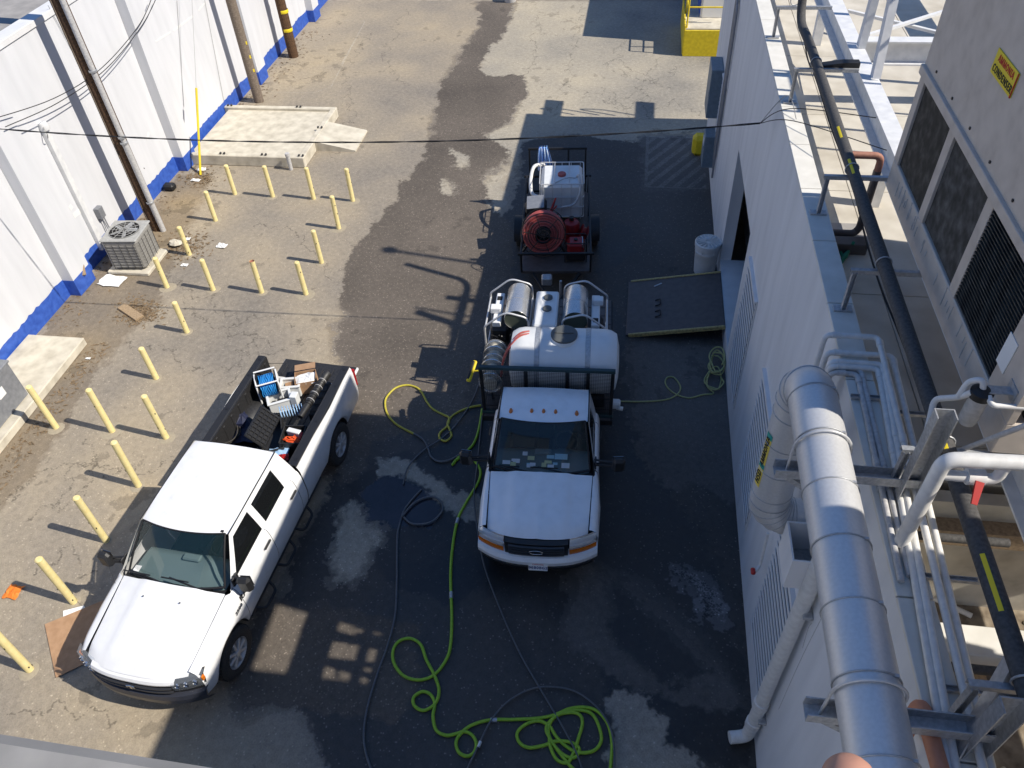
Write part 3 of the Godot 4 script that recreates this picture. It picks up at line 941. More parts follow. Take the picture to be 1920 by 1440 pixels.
# ---------- the plant building on the shaded side
const RX := 2.288
const RY := 5.32
func plant_building() -> void:
	var t := thing("plant_building", "long pale grey plant building in shade with a dark doorway and louvred vents", "building")
	var top := 5.83
	var zf := -23.05
	var zn := 3.0
	var d0 := -15.72
	var d1 := -12.55
	var yd := 3.24
	var ys := 0.42
	var st := S()
	bx(st, Vector3(RX + 0.13, top * 0.5, (zf + d0) * 0.5), Vector3(0.26, top, d0 - zf))
	bx(st, Vector3(RX + 0.13, top * 0.5, (d1 + zn) * 0.5), Vector3(0.26, top, zn - d1))
	bx(st, Vector3(RX + 0.13, (yd + top) * 0.5, (d0 + d1) * 0.5), Vector3(0.26, top - yd, d1 - d0))
	bx(st, Vector3(RX + 0.35, ys * 0.5, (d0 + d1) * 0.5), Vector3(0.7, ys, d1 - d0))
	bx(st, Vector3(RX + 5.0, 2.5, zf + 0.13), Vector3(9.48, 5.0, 0.26))
	part("wall", st, M.wall_grey, t)
	st = S()   # the room behind the doorway, closed on all sides
	bx(st, Vector3(RX + 4.2, ys - 0.12, -14.0), Vector3(7.0, 0.2, 15.8))
	bx(st, Vector3(RX + 4.2, 4.75, -14.0), Vector3(7.0, 0.12, 15.8))
	bx(st, Vector3(RX + 7.75, 2.5, -14.0), Vector3(0.12, 4.6, 15.8))
	bx(st, Vector3(RX + 4.2, 2.5, -21.95), Vector3(7.0, 4.6, 0.12))
	bx(st, Vector3(RX + 4.2, 2.5, -6.05), Vector3(7.0, 4.6, 0.12))
	part("room", st, M.room, t)
	st = S()   # stacked goods inside
	bx(st, Vector3(RX + 1.5, 1.5, -17.2), Vector3(1.6, 2.2, 1.4), 0.02)
	part("inner_partition", st, M.room, t)
	# roof deck in sheets, coping stones of the parapet
	st = S()
	bx(st, Vector3(RX + 5.0, RY - 0.15, (zf - 5.15) * 0.5), Vector3(9.48, 0.24, -5.15 - zf - 0.26))
	var rf := part("roof", st, M.roof_tan, t)
	var rows := [[2.56, 3.18], [3.19, 3.95], [3.96, 5.2], [5.21, 6.6], [6.61, 8.2], [8.21, 11.5]]
	for r in rows:
		var z := zf + 0.3
		var k := 0
		while z < -5.3:
			var l := 2.44
			var e := minf(z + l, -5.2)
			st = S()
			bx(st, Vector3((r[0] + r[1]) * 0.5, RY - 0.015, (z + e) * 0.5), Vector3(r[1] - r[0], 0.03, e - z - 0.012), 0.004)
			part("roof_sheet", st, M.roof_tan, rf)
			z = e
			k += 1
	var z0 := zf
	while z0 < zn:
		var z1 := minf(z0 + 1.22, zn)
		st = S()
		bx(st, Vector3(RX + 0.13, top + 0.02, (z0 + z1) * 0.5), Vector3(0.275, 0.04, z1 - z0 - 0.014), 0.006)
		part("coping", st, M.coping, t)
		z0 = z1
	# louvred vents
	for v in [[-11.95, -10.68, 0.6, 3.1], [-9.08, -7.82, 0.7, 3.05], [-6.24, -5.08, 0.55, 3.0], [-20.3, -19.4, 1.1, 2.9]]:
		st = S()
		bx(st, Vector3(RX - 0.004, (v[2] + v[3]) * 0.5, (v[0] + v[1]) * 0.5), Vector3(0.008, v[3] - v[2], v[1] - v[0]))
		var bk := part("vent", st, M.vent_gap_shade, t)  # dark backing draws the shaded gaps between the slats
		var n := 16
		for k in n:
			var y: float = lerpf(v[2], v[3], (k + 0.5) / n)
			st = S()
			var h: float = (v[3] - v[2]) / n
			var xf := Transform3D(Basis(Vector3(0, 0, 1), 0.10), Vector3(RX - 0.035, y, (v[0] + v[1]) * 0.5))
			bx(st, Vector3.ZERO, Vector3(0.012, h * 0.80, v[1] - v[0] - 0.02), 0.0, xf)
			part("slat", st, M.wall_grey, bk)
		st = S()
		for e in [v[0], v[1]]: bx(st, Vector3(RX - 0.012, (v[2] + v[3]) * 0.5, e), Vector3(0.02, v[3] - v[2] + 0.06, 0.05))
		bx(st, Vector3(RX - 0.03, v[3] + 0.02, (v[0] + v[1]) * 0.5), Vector3(0.06, 0.04, v[1] - v[0] + 0.05))
		part("vent_frame", st, M.wall_grey, bk)
	# faint repaired cracks in the render
	st = S()
	for q in [[1545, 1150, 1512, 1215, 1490, 1262, 1460, 1330], [1522, 1168, 1515, 1180, 1505, 1215]]:
		var pts := []
		for i in q.size() / 2: pts.append(gx(q[2 * i], q[2 * i + 1], RX - 0.001))
		tube(st, smooth(pts, 4), 0.004, 4)
	part("crack", st, M.pvc_grey, t)
	# gap behind the parapet: dirt floor below the pipes
	st = S()
	bx(st, Vector3(RX + 3.0, 3.4, -1.0), Vector3(5.5, 0.2, 8.28))
	struct("pit_floor", st, M.dirt)
	st = S()
	bx(st, Vector3(RX + 5.0, 4.3, -5.08), Vector3(9.4, 1.9, 0.14))
	part("pit_wall", st, M.concrete, t)
	st = S()
	bx(st, Vector3(RX + 3.0, 4.55, -3.9), Vector3(5.4, 0.3, 0.3), 0.01)
	var cb := single("concrete_beam", "pale concrete cross beam spanning the gap behind the parapet", "beam", st, M.coping)
	for q in [[1700, 985, 1800, 990, 4.9, 0.22], [1700, 1300, 1890, 1300, 4.6, 0.12]]:
		st = S()
		var a := gy(q[0], q[1], q[4])
		var b := gy(q[2], q[3], q[4])
		b.z = a.z
		bar(st, a, b + Vector3(0.9, 0, 0), q[5], q[5])
		single("cross_rail", ["dirty grey steel cross rail low in the gap behind the parapet", "pale timber cross rail in the gap below the condenser pipes"][int(q[1] < 1000)], "rail", st, M.pvc_grey if q[1] > 1000 else M.wood)
	for q in [[1700, 1002, 5.3, "rusty dark cross bar between parapet and girder under the conduits"], [1735, 1245, 5.2, "dark pipe rail low between parapet and girder"], [1745, 1325, 5.2, "second dark pipe rail low between parapet and girder"]]:
		st = S()
		var a := gy(q[0], q[1], q[2])
		rod(st, Vector3(2.56, q[2], a.z), Vector3(3.6, q[2], a.z), 0.04, 10)
		single("gap_rail", q[3], "rail", st, M.pipe_insul)
	st = S()
	rod(st, gy(1715, 1105, 3.55), gy(1822, 1155, 3.55), 0.03, 8)
	single("loose_pipe", "loose white plastic pipe lying on the dirt of the gap", "pipe", st, M.pvc)
	st = S()
	bar(st, gy(1815, 1195, 3.55), gy(1835, 1290, 3.7), 0.16, 0.09, 0.008)
	single("timber_block", "pale upright timber block in the dirt gap under the pipes", "timber", st, M.wood)
	st = S()
	rng.seed = 21
	for i in 160:
		var c := Vector3(rng.randf_range(2.6, 5.2), 3.51, rng.randf_range(-4.9, -0.5))
		_rock(st, c, Vector3(1, 0.6, 1) * rng.randf_range(0.02, 0.09), i)
	var gr := single("pit_gravel", "loose gravel scattered on the dirt behind the parapet", "gravel", st, M.concrete)
	gr.set_meta("kind", "stuff")

func far_end() -> void:
	# next building along, its dock and railing
	var t := thing("far_building", "white building at the far end of the alley behind the yellow loading dock", "building")
	var st := S()
	bx(st, Vector3(8.3, 2.2, -45.0), Vector3(12.2, 4.4, 30.2), 0.0)
	part("wall", st, M.wall_white, t)
	st = S()
	bx(st, Vector3(2.19, 0.9, -45.0), Vector3(0.012, 1.8, 30.0))
	part("blue_base", st, M.blue_band, t)
	var d := thing("loading_dock", "yellow edged concrete loading dock with a yellow pipe railing", "loading dock")
	var a := gy(1279, 105)
	var x0 := a.x
	var x1 := 3.1
	var z0 := a.z
	var h := 0.95
	st = S()
	bx(st, Vector3((x0 + x1) * 0.5, h * 0.5, z0 - 1.5 - 0.02), Vector3(x1 - x0 - 0.02, h, 3.0))
	part("platform", st, M.concrete, d)
	st = S()
	bx(st, Vector3((x0 + x1) * 0.5, 0.45, z0), Vector3(x1 - x0, 0.9, 0.05), 0.01)
	bx(st, Vector3(x0, 0.55, z0 - 1.5), Vector3(0.05, 1.0, 3.0), 0.01)
	part("yellow_face", st, M.safety_yellow, d)
	for q in [[x0 + 0.06, z0 - 0.08], [x0 + 0.06, z0 - 1.5], [x0 + 0.06, z0 - 2.9]]:
		st = S()
		rod(st, Vector3(q[0], h, q[1]), Vector3(q[0], h + 1.07, q[1]), 0.03, 8)
		part("rail_post", st, M.safety_yellow, d)
	for y in [0.55, 1.07]:
		st = S()
		rod(st, Vector3(x0 + 0.06, h + y, z0 - 0.08), Vector3(x0 + 0.06, h + y, z0 - 3.0), 0.028, 8)
		part("rail", st, M.safety_yellow, d)
		st = S()
		rod(st, Vector3(x0 + 0.06, h + y, z0 - 0.5), Vector3(x1, h + y, z0 - 0.5), 0.028, 8)
		part("rail", st, M.safety_yellow, d)
	st = S()
	bx(st, Vector3(x1 - 0.4, h + 0.6, z0 - 1.4), Vector3(0.9, 1.2, 0.7), 0.02)
	single("dock_crate", "white box standing on the yellow edged loading dock", "box", st, M.white)
	st = S()
	var b := gy(957, 2)
	lathe(st, [Vector2(0, 0), Vector2(0.24, 0), Vector2(0.27, 0.5), Vector2(0.29, 0.52), Vector2(0.26, 0.55), Vector2(0, 0.5)], Transform3D(Basis(), b), 16)
	single("far_bucket", "grey bucket standing in the wet streak at the far end of the alley", "bucket", st, M.pvc_grey)
	# electrical cabinets on the far end of the plant wall
	var cab := thing("meter_cabinet", "blue grey electrical cabinets stacked on the plant wall with a small meter window", "electrical cabinet")
	for q in [[-20.9, 2.3, 0.9, 1.3], [-20.1, 1.0, 0.6, 0.9]]:
		st = S()
		bx(st, Vector3(RX - 0.16, q[1], q[0]), Vector3(0.31, q[3], q[2]), 0.015)
		var cbx := part("cabinet", st, M.cab_blue, cab)
		st = S()
		bx(st, Vector3(RX - 0.322, q[1], q[0] + q[2] * 0.5 - 0.06), Vector3(0.02, 0.14, 0.03), 0.004)
		part("latch", st, M.galv_dull, cbx)
	st = S()
	bx(st, Vector3(RX - 0.32, 1.2, -20.1), Vector3(0.012, 0.22, 0.22))
	part("meter_window", st, M.paper, cab)
	for k in 4:
		st = S()
		var z := -19.2 - 0.14 * k
		tube(st, rounded([Vector3(RX - 0.06, 0.6 + 0.2 * k, z), Vector3(RX - 0.06, 4.9 + 0.1 * k, z), Vector3(RX - 0.06, 5.2 + 0.1 * k, z - 3.0)], 0.12), 0.026, 8)
		single("wall_conduit", "grey electrical conduit running up the far end of the plant wall", "conduit", st, M.grey_box, "conduits on the plant wall")
	st = S()
	bx(st, gy(1309, 291, 0.0) + Vector3(0, 0.30, -0.1), Vector3(0.40, 0.60, 0.42), 0.10)
	single("yellow_guard", "rounded yellow concrete guard block under the blue grey electrical cabinets", "guard block", st, M.safety_yellow)

func white_drum(at: Vector3) -> void:
	var t := thing("white_drum", "white plastic drum with a ribbed lid beside the dark doorway", "drum", at)
	var st := S()
	lathe(st, [Vector2(0, 0.01), Vector2(0.245, 0.0), Vector2(0.265, 0.3), Vector2(0.275, 0.55), Vector2(0.282, 0.56), Vector2(0.282, 0.62), Vector2(0.272, 0.63), Vector2(0.28, 0.80)], Transform3D(), 28)
	part("body", st, M.poly_white, t)
	st = S()
	lathe(st, [Vector2(0.305, 0.74), Vector2(0.31, 0.84), Vector2(0.29, 0.86), Vector2(0.27, 0.82), Vector2(0.0, 0.815)], Transform3D(), 28)
	part("lid", st, M.poly_white, t)
	for k in 16:
		st = S()
		var a := TAU * k / 16
		bar(st, Vector3(cos(a) * 0.07, 0.84, sin(a) * 0.07), Vector3(cos(a) * 0.27, 0.84, sin(a) * 0.27), 0.014, 0.05)
		part("lid_rib", st, M.poly_white, t)
	for k in 6:
		st = S()
		var a := TAU * k / 6
		bx(st, Vector3(cos(a) * 0.27, 0.70, sin(a) * 0.27), Vector3(0.04, 0.16, 0.04), 0.01)
		part("lug", st, M.poly_white, t)
func dock_plate() -> void:
	var t := thing("dock_plate", "dark brown steel dock plate with yellow worn edges and two lifting handles at the doorway", "dock plate")
	var x0 := gy(1176, 575).x
	var x1 := RX - 0.004
	var z0 := -15.2
	var z1 := -13.25
	var st := S()
	var ang := atan2(0.40, x1 - x0)
	var xf := Transform3D(Basis(Vector3(0, 0, 1), ang), Vector3(x0, 0.02, (z0 + z1) * 0.5))
	var l := Vector2(x1 - x0, 0.40).length()
	bx(st, Vector3(l * 0.5, 0, 0), Vector3(l, 0.03, z1 - z0), 0.008, xf)
	part("plate", st, M.plate_rust, t)
	for s in [-1, 1]:
		st = S()
		var zc: float = s * (z1 - z0) * 0.5
		bx(st, Vector3(l * 0.5 + 0.03, -0.01, zc), Vector3(l - 0.06, 0.10, 0.05), 0.01, xf)
		part("yellow_edge", st, M.chip_yellow, t)
	for q in [0.35, -0.05]:
		st = S()
		var h := Vector3(l * 0.30, 0.02, q)
		tube(st, rounded([xf * (h + Vector3(0, 0, -0.10)), xf * (h + Vector3(0.12, 0.035, -0.10)), xf * (h + Vector3(0.12, 0.035, 0.10)), xf * (h + Vector3(0, 0, 0.10))], 0.03), 0.014, 6)
		part("handle", st, M.black, t)
	st = S()
	bx(st, Vector3(l * 0.45, 0.022, -0.3), Vector3(0.2, 0.015, 0.04), 0.005, xf * Transform3D(Basis(Vector3.UP, 0.5), Vector3.ZERO))
	part("hinge_pin", st, M.galv_dull, t)

# ---------- rooftop steel, condenser, pipes and ducts
func condenser(z0: float, z1: float, label: String, detailed: bool) -> Node3D:
	var t := thing("ammonia_condenser", label, "condenser")
	var X := 3.05
	var yb := 6.42
	var yt := 9.62
	var st := S()
	bx(st, Vector3(X + 1.75, yb + 0.17, (z0 + z1) * 0.5), Vector3(3.5, 0.34, z1 - z0), 0.01)
	part("basin", st, M.condenser, t)
	st = S()
	bx(st, Vector3(X + 1.8, 7.26, (z0 + z1) * 0.5), Vector3(3.3, 1.0, z1 - z0 - 0.06))
	part("intake_core", st, M.black, t)
	st = S()
	bx(st, Vector3(X + 1.75, 8.50, (z0 + z1) * 0.5), Vector3(3.5, 1.30, z1 - z0), 0.008)
	part("casing", st, M.condenser, t)
	st = S()
	bx(st, Vector3(X + 1.75, 9.40, (z0 + z1) * 0.5), Vector3(3.5, 0.44, z1 - z0), 0.008)
	part("fan_deck", st, M.condenser, t)
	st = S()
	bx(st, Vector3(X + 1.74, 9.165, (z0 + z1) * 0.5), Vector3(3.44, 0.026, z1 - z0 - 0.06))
	part("seam", st, M.ink_blue, t)  # dark blue strip gives the shadowed gap its tone
	st = S()
	bx(st, Vector3(X - 0.012, 7.81, (z0 + z1) * 0.5), Vector3(0.05, 0.10, z1 - z0), 0.006)
	part("ledge", st, M.condenser, t)
	var n := 3
	var bay := (z1 - z0) / n if not detailed else 1.26
	var zs := z0 if not detailed else z0 + 0.03
	for k in n:
		var a: float = zs + bay * k + 0.08
		var b: float = zs + bay * (k + 1) - 0.08
		st = S()
		var s := 26
		for j in (s if not (detailed and k < 2) else 0):
			var y := lerpf(6.78, 7.74, (j + 0.5) / s)
			bx(st, Vector3(X + 0.05, y, (a + b) * 0.5), Vector3(0.09, 0.012, b - a), 0.0)
		if k < 2 and detailed:   # mineral scale has closed these two screens
			bx(st, Vector3(X + 0.035, 7.26, (a + b) * 0.5), Vector3(0.012, 0.98, b - a))
		part("louver_screen", st, M.louver_dirty if k != 1 else M.louver_scale, t)
	for k in n + 1:
		st = S()
		var zc: float = zs + bay * k
		var w := 0.16
		if k == n and detailed:
			w = z1 - zc + 0.08
			zc = z1 - w * 0.5
		elif k == 0: zc += 0.05
		bx(st, Vector3(X + 0.03, 7.26, zc), Vector3(0.06, 1.0, w), 0.004)
		part("bay_post", st, M.condenser, t)
	for k in 3:
		st = S()
		lathe(st, [Vector2(0.62, 0.0), Vector2(0.62, 0.5), Vector2(0.66, 0.52)], Transform3D(Basis(), Vector3(X + 1.75, 9.62, z0 + 0.75 + k * (z1 - z0 - 1.5) * 0.5)), 24)
		part("fan_cowl", st, M.galv_dull, t)
	for k in 14:
		st = S()
		bx(st, Vector3(X - 0.006, 9.06 if k % 2 == 0 else 7.94, lerpf(z0 + 0.1, z1 - 0.1, k / 13.0)), Vector3(0.012, 0.022, 0.022))
		part("bolt", st, M.dark_metal, t)
	if detailed:
		var sg := Transform3D(Basis(Vector3(0, 0, 1), Vector3(0, 1, 0), Vector3(-1, 0, 0)), Vector3(X - 0.006, 8.55, -6.93))
		st = S()
		bx(st, Vector3.ZERO, Vector3(0.54, 0.20, 0.008), 0.0, sg)
		var sign := part("sign", st, M.label_yellow, t)
		sign.set_meta("label", "yellow sign reading AMMONIA CONDENSER")
		word("lettering", "AMMONIA", 0.078, sg * Transform3D(Basis(), Vector3(0.0, 0.048, 0.006)), M.ink_red, sign)
		word("lettering", "CONDENSER", 0.083, sg * Transform3D(Basis(), Vector3(0, -0.046, 0.006)), M.ink, sign)
		st = S()
		bx(st, Vector3(0.264, 0, 0.006), Vector3(0.012, 0.20, 0.008), 0.0, sg)
		part("red_strip", st, M.ink_red, sign)
		st = S()
		var pl := gx(1888, 662, X - 0.005)
		bx(st, pl, Vector3(0.006, 0.30, 0.17))
		part("rating_plate", st, M.paper, t)
		rng.seed = 71
		for k in 26:   # mineral runs below the screens
			st = S()
			var z := rng.randf_range(z0 + 0.2, z1 - 0.2)
			bx(st, Vector3(X - 0.003, 6.60 + rng.randf() * 0.08, z), Vector3(0.006, rng.randf_range(0.06, 0.26), rng.randf_range(0.006, 0.02)))
			part("scale_run", st, M.pvc_grey, t)
	return t

func steelwork() -> void:
	var st := S()
	ibeam(st, Vector3(3.43, 6.19, -24.0), Vector3(3.43, 6.19, -1.0), 0.24, 0.40, 0.025)
	single("steel_girder", "long white steel girder carrying the condenser behind the parapet", "girder", st, M.steel_white)
	st = S()
	ibeam(st, Vector3(6.4, 6.19, -24.0), Vector3(6.4, 6.19, -1.0), 0.24, 0.40, 0.025)
	single("steel_girder", "white steel girder hidden under the condenser's outer side", "girder", st, M.steel_white)
	st = S()
	ibeam(st, Vector3(3.56, 6.19, -13.45), Vector3(6.27, 6.19, -13.45), 0.22, 0.38, 0.025)
	single("cross_beam", "white steel cross beam framing into the long girder beyond the condenser", "beam", st, M.steel_white)
	for q in [[1590, 20, 1762, 62], [1628, 66, 1775, 20]]:
		st = S()
		bar(st, gy(q[0], q[1], 5.75 if q[0] < 1600 else 5.85), gy(q[2], q[3], 5.75 if q[0] < 1600 else 5.85), 0.07, 0.05)
		single("roof_brace", "thin white diagonal steel brace crossing beyond the condenser", "brace", st, M.steel_white, "crossed roof braces")
	for q in [[1612, 72, 1632, 0], [1634, 147, 1667, 0]]:
		var a := gx(q[0], q[1], 3.45)
		var b := gx(q[2], q[3], 3.45)
		st = S()
		channel(st, Vector3(3.45, 6.4, a.z), Vector3(3.45, 6.4, a.z).lerp(b, 2.0), 0.16, 0.10, 0.012, Vector3.RIGHT)
		single("slanted_post", ["slender white steel post rising from the long girder", "broad white steel post bolted to the girder nearer the condenser"][int(q[0] == 1634)], "post", st, M.steel_white)
	for z in [-22.0, -16.0, -10.2]:
		st = S()
		bx(st, Vector3(3.43, (RY + 5.99) * 0.5, z), Vector3(0.16, 5.985 - RY, 0.16))
		single("girder_foot", "short white steel foot under the long girder on the roof sheets", "girder foot", st, M.steel_white, "feet of the long girder")
	# pipe stands on the parapet and the black pipe across them
	var zs := [-14.84, -12.2, -9.02, -7.08, -4.6, -2.6]
	for i in zs.size():
		var z: float = zs[i]
		var t := thing("pipe_stand", "galvanised strut stand bolted on the parapet coping under the black pipe", "pipe stand", Vector3(2.42, 5.872, z), 0.0, "pipe stands on the parapet")
		st = S()
		bx(st, Vector3(0, 0.012, 0), Vector3(0.20, 0.022, 0.10), 0.003)
		part("base_plate", st, M.galv_dull, t)
		st = S()
		channel(st, Vector3(0.0, 0.02, 0), Vector3(0.0, 0.51, 0), 0.05, 0.045, 0.006, Vector3.BACK)
		part("post", st, M.galv_dull, t)
		st = S()
		channel(st, Vector3(-0.04, 0.535, 0), Vector3(0.9, 0.535, 0), 0.05, 0.045, 0.006, Vector3.UP, -1.0)
		part("arm", st, M.galv_dull, t)
		st = S()
		var ring := []
		for k in 14:
			var a := TAU * k / 14
			ring.append(Vector3(0.26 + cos(a) * 0.077, 0.628 + sin(a) * 0.077, 0.0))
		tube(st, ring, 0.009, 5, true)
		part("clamp", st, M.galv_dull, t)
	var bp := thing("black_pipe", "long black ammonia vapour pipe running behind the parapet with yellow flow labels", "pipe")
	st = S()
	var p := rounded([Vector3(2.58, 8.2, -14.2), Vector3(2.64, 6.50, -13.9), Vector3(2.68, 6.50, -13.0), Vector3(2.68, 6.50, -0.5)], 0.35, 6)
	tube(st, p, 0.069, 18)
	part("pipe", st, M.pipe_insul, bp)
	for q in [[-4.98, -4.48, "<RV   AMMONIA"], [-9.15, -8.8, ""], [-10.0, -9.7, ""], [-3.5, -3.05, ""]]:
		st = S()
		var arc := []
		for zz in [q[0], q[1]]:
			var row := []
			for k in 7:
				var a := lerpf(1.82, 2.28, k / 6.0)
				row.append(Vector3(2.68 + cos(a) * 0.0713, 6.50 + sin(a) * 0.0713, zz))
			arc.append(row)
		loft(st, arc)
		var lb := part("flow_label", st, M.label_yellow, bp)
		if q[2]:
			var u := Vector3(0, 0, 1)
			var nrm := Vector3(cos(2.05), sin(2.05), 0)
			word("lettering", q[2], 0.046, Transform3D(Basis(u, nrm.cross(u), nrm), Vector3(2.68, 6.50, (q[0] + q[1]) * 0.5) + nrm * 0.0722), M.ink, lb)
	st = S()
	var ez := gy(1654, 292, 6.50)
	tube(st, rounded([Vector3(2.72, 6.50, ez.z), Vector3(ez.x, 6.50, ez.z), Vector3(ez.x, 5.75, ez.z)], 0.10), 0.045, 12)
	var dpn := thing("drain_pipe", "rusty red branch pipe dropping from the black pipe to the roof", "pipe")
	part("upper_pipe", st, M.primer, dpn)
	st = S()
	tube(st, rounded([Vector3(2.62, RY + 0.06, ez.z + 0.02), Vector3(ez.x - 0.06, RY + 0.06, ez.z + 0.02), Vector3(ez.x, RY + 0.14, ez.z), Vector3(ez.x, 6.3, ez.z)], 0.06), 0.05, 10)
	part("lower_pipe", st, M.plate_rust, dpn)
	st = S()
	bx(st, Vector3(ez.x - 0.05, RY + 0.008, ez.z - 0.05), Vector3(0.6, 0.012, 0.5), 0.0)
	single("roof_patch", "round grey patch of roof sealant at the foot of the branch pipe", "roof patch", st, M.roof_grey)
	st = S()
	var pp := [Vector3(3.02, 6.0, -16.0)]
	for z in range(-15, -4): pp.append(Vector3(3.1 + sin(z * 1.7) * 0.02, 5.55 + cos(z * 1.1) * 0.03, z))
	tube(st, smooth(pp, 4), 0.014, 6)
	single("black_cable", "thin black cable hung along the white girder", "cable", st, M.wire)
	# green strap left on the roof
	st = S()
	tube(st, smooth([gy(1575, 470, RY + 0.03), gy(1583, 484, RY + 0.06), gy(1590, 472, RY + 0.05), gy(1578, 492, RY + 0.05), gy(1572, 500, RY + 0.06), gy(1584, 478, RY + 0.09), gy(1596, 466, RY + 0.04), gy(1600, 455, RY + 0.2)], 6), 0.022, 6)
	single("green_strap", "tangled green strap lying on the roof sheets beside the black pipe", "strap", st, M.green)
	st = S()
	bx(st, gy(1582, 460, RY + 0.08), Vector3(0.55, 0.16, 0.2), 0.01)
	single("roof_sleeper", "dark timber sleeper on the roof under the green strap", "sleeper", st, M.plate_rust)
	var fp := gx(1588, 134, 3.2)
	st = S()
	ext(st, PackedVector2Array([Vector2(-0.28, 0), Vector2(0.28, 0), Vector2(0.28, 0.08), Vector2(0.05, 0.08), Vector2(-0.28, 0.03)]), 0.14, Transform3D(Basis(), Vector3(3.05, 6.40, fp.z)))
	single("black_bracket", "black wedge shaped bracket between the black pipe and the girder", "bracket", st, M.black)

func ducts() -> void:
	var t := thing("exhaust_duct", "large galvanised exhaust duct rising up the plant wall and turning along the parapet", "duct")
	var X := 1.75
	var R := 0.208
	var zc := gx(1462, 870, X).z
	var yl := 4.35
	var yh := 6.37
	var st := S()
	# riser and horizontal run in sections with raised seams
	tube(st, [Vector3(X, yl + 0.15, zc), Vector3(X, yh - 0.36, zc)], R, 32, false, false)
	part("riser", st, M.galv, t)
	st = S()
	var el := []
	for k in 11:
		var a := PI * 0.5 * k / 10.0
		el.append(Vector3(X, yh - 0.36 + sin(a) * 0.36, zc + 0.36 - cos(a) * 0.36))
	tube(st, el, R + 0.004, 32, false, false)
	part("upper_elbow", st, M.galv, t)
	st = S()
	for k in [0, 3, 6]: _ring(st, el[k], Vector3(0, cos(PI * 0.05 * k), sin(PI * 0.05 * k)), R + 0.006, 0.008)
	part("elbow_seam", st, M.galv_dull, t)
	var z := zc + 0.36
	var i := 0
	while z < 0.6:
		var l := 0.52
		st = S()
		tube(st, [Vector3(X, yh, z), Vector3(X, yh, z + l - 0.004)], R + (0.003 if i % 2 == 0 else 0.0), 32, false, false)
		part("section", st, M.galv, t)
		st = S()
		_ring(st, Vector3(X, yh, z), Vector3(0, 0, 1), R + 0.005, 0.007)
		bx(st, Vector3(X + R * 0.62, yh + R * 0.80, z), Vector3(0.05, 0.02, 0.02))
		part("seam_band", st, M.galv_dull, t)
		z += l
		i += 1
	st = S()
	for y in [4.65, 5.05, 5.45, 5.85]: _ring(st, Vector3(X, y, zc), Vector3(0, 1, 0), R + 0.003, 0.006)
	part("seam_band", st, M.galv_dull, t)
	st = S()
	el = []
	for k in 11:
		var a := PI * 0.5 * k / 10.0
		el.append(Vector3(X + 0.30 - cos(a) * 0.30, yl + 0.15 - sin(a) * 0.30, zc))
	el.append(Vector3(RX - 0.004, yl - 0.15, zc))
	tube(st, el, R + 0.003, 32, false, false)
	part("lower_elbow", st, M.galv, t)
	st = S()
	for k in [0, 2, 4, 6, 8, 10]: _ring(st, el[k], Vector3(sin(PI * 0.05 * k), -cos(PI * 0.05 * k), 0), R + 0.005, 0.006)
	part("elbow_seam", st, M.galv_dull, t)
	# hot gas label on the riser
	var n := Vector3(-0.62, 0, 0.78).normalized()
	st = S()
	var rows := []
	for y in [4.80, 5.56]:
		var row := []
		for k in 7:
			var a := lerpf(2.55, 3.0, k / 6.0)
			row.append(Vector3(X + cos(a) * (R + 0.004), y, zc + sin(a) * (R + 0.004) + 0.0))
		rows.append(row)
	loft(st, rows)
	var lb := part("flow_label", st, M.label_cream, t)
	for y in [5.08, 5.52]:
		st = S()
		rows = []
		for yy in [y, y + 0.07]:
			var row := []
			for k in 7:
				var a := lerpf(2.55, 3.0, k / 6.0)
				row.append(Vector3(X + cos(a) * (R + 0.006), yy, zc + sin(a) * (R + 0.006)))
			rows.append(row)
		loft(st, rows)
		part("green_band", st, M.teal, lb)
	var nn := Vector3(cos(2.78), 0, sin(2.78))
	var up := Vector3.UP
	word("lettering", "HSD", 0.10, Transform3D(Basis(up, nn.cross(up), nn), Vector3(X, 4.94, zc) + nn * (R + 0.008)), M.ink, lb)
	word("lettering", "AMMONIA", 0.085, Transform3D(Basis(up, nn.cross(up), nn), Vector3(X, 5.33, zc) + nn * (R + 0.008)), M.ink, lb)
	# wall box the duct leaves by
	var bt := thing("wall_hood", "white sheet metal box with an open dark top beside the duct elbow", "vent box")
	st = S()
	var c := Vector3(RX - 0.19, yl - 0.15, zc + 0.50)
	for s in [-1, 1]:
		bx(st, c + Vector3(0, 0, s * 0.24), Vector3(0.36, 0.5, 0.02))
		bx(st, c + Vector3(s * 0.17, 0, 0), Vector3(0.02, 0.5, 0.46))
	part("shell", st, M.wall_grey, bt)
	st = S()
	bx(st, c + Vector3(0, -0.22, 0), Vector3(0.33, 0.02, 0.455))
	part("inner_floor", st, M.galv_dull, bt)
	# brackets carrying the duct
	for q in [[-4.55, 6.95], [-2.45, 6.6]]:
		var zz: float = q[0]
		var b := thing("duct_bracket", ["galvanised channel bracket with a tall post holding the duct beside the pipe loops", "galvanised channel bracket holding the duct near the orange pipe"][int(zz > -4)], "bracket")
		st = S()
		channel(st, Vector3(1.42, 6.04, zz), Vector3(2.62, 6.04, zz), 0.13, 0.09, 0.01, Vector3.UP, 1.0)
		part("arm", st, M.galv_dull, b)
		st = S()
		channel(st, Vector3(2.52, 5.88, zz + 0.02), Vector3(2.52, q[1], zz + 0.02), 0.15, 0.10, 0.01, Vector3.BACK)
		part("post", st, M.galv_dull, b)
		st = S()
		bar(st, Vector3(1.54, 6.0, zz), Vector3(2.27, 5.45, zz), 0.07, 0.05)
		part("brace", st, M.galv_dull, b)
		st = S()
		var u := []
		for k in 15:
			var a := PI * k / 14.0
			u.append(Vector3(X + cos(a) * (R + 0.02), yh + sin(a) * (R + 0.02), zz))
		u.push_front(Vector3(X + R + 0.02, 6.03, zz))
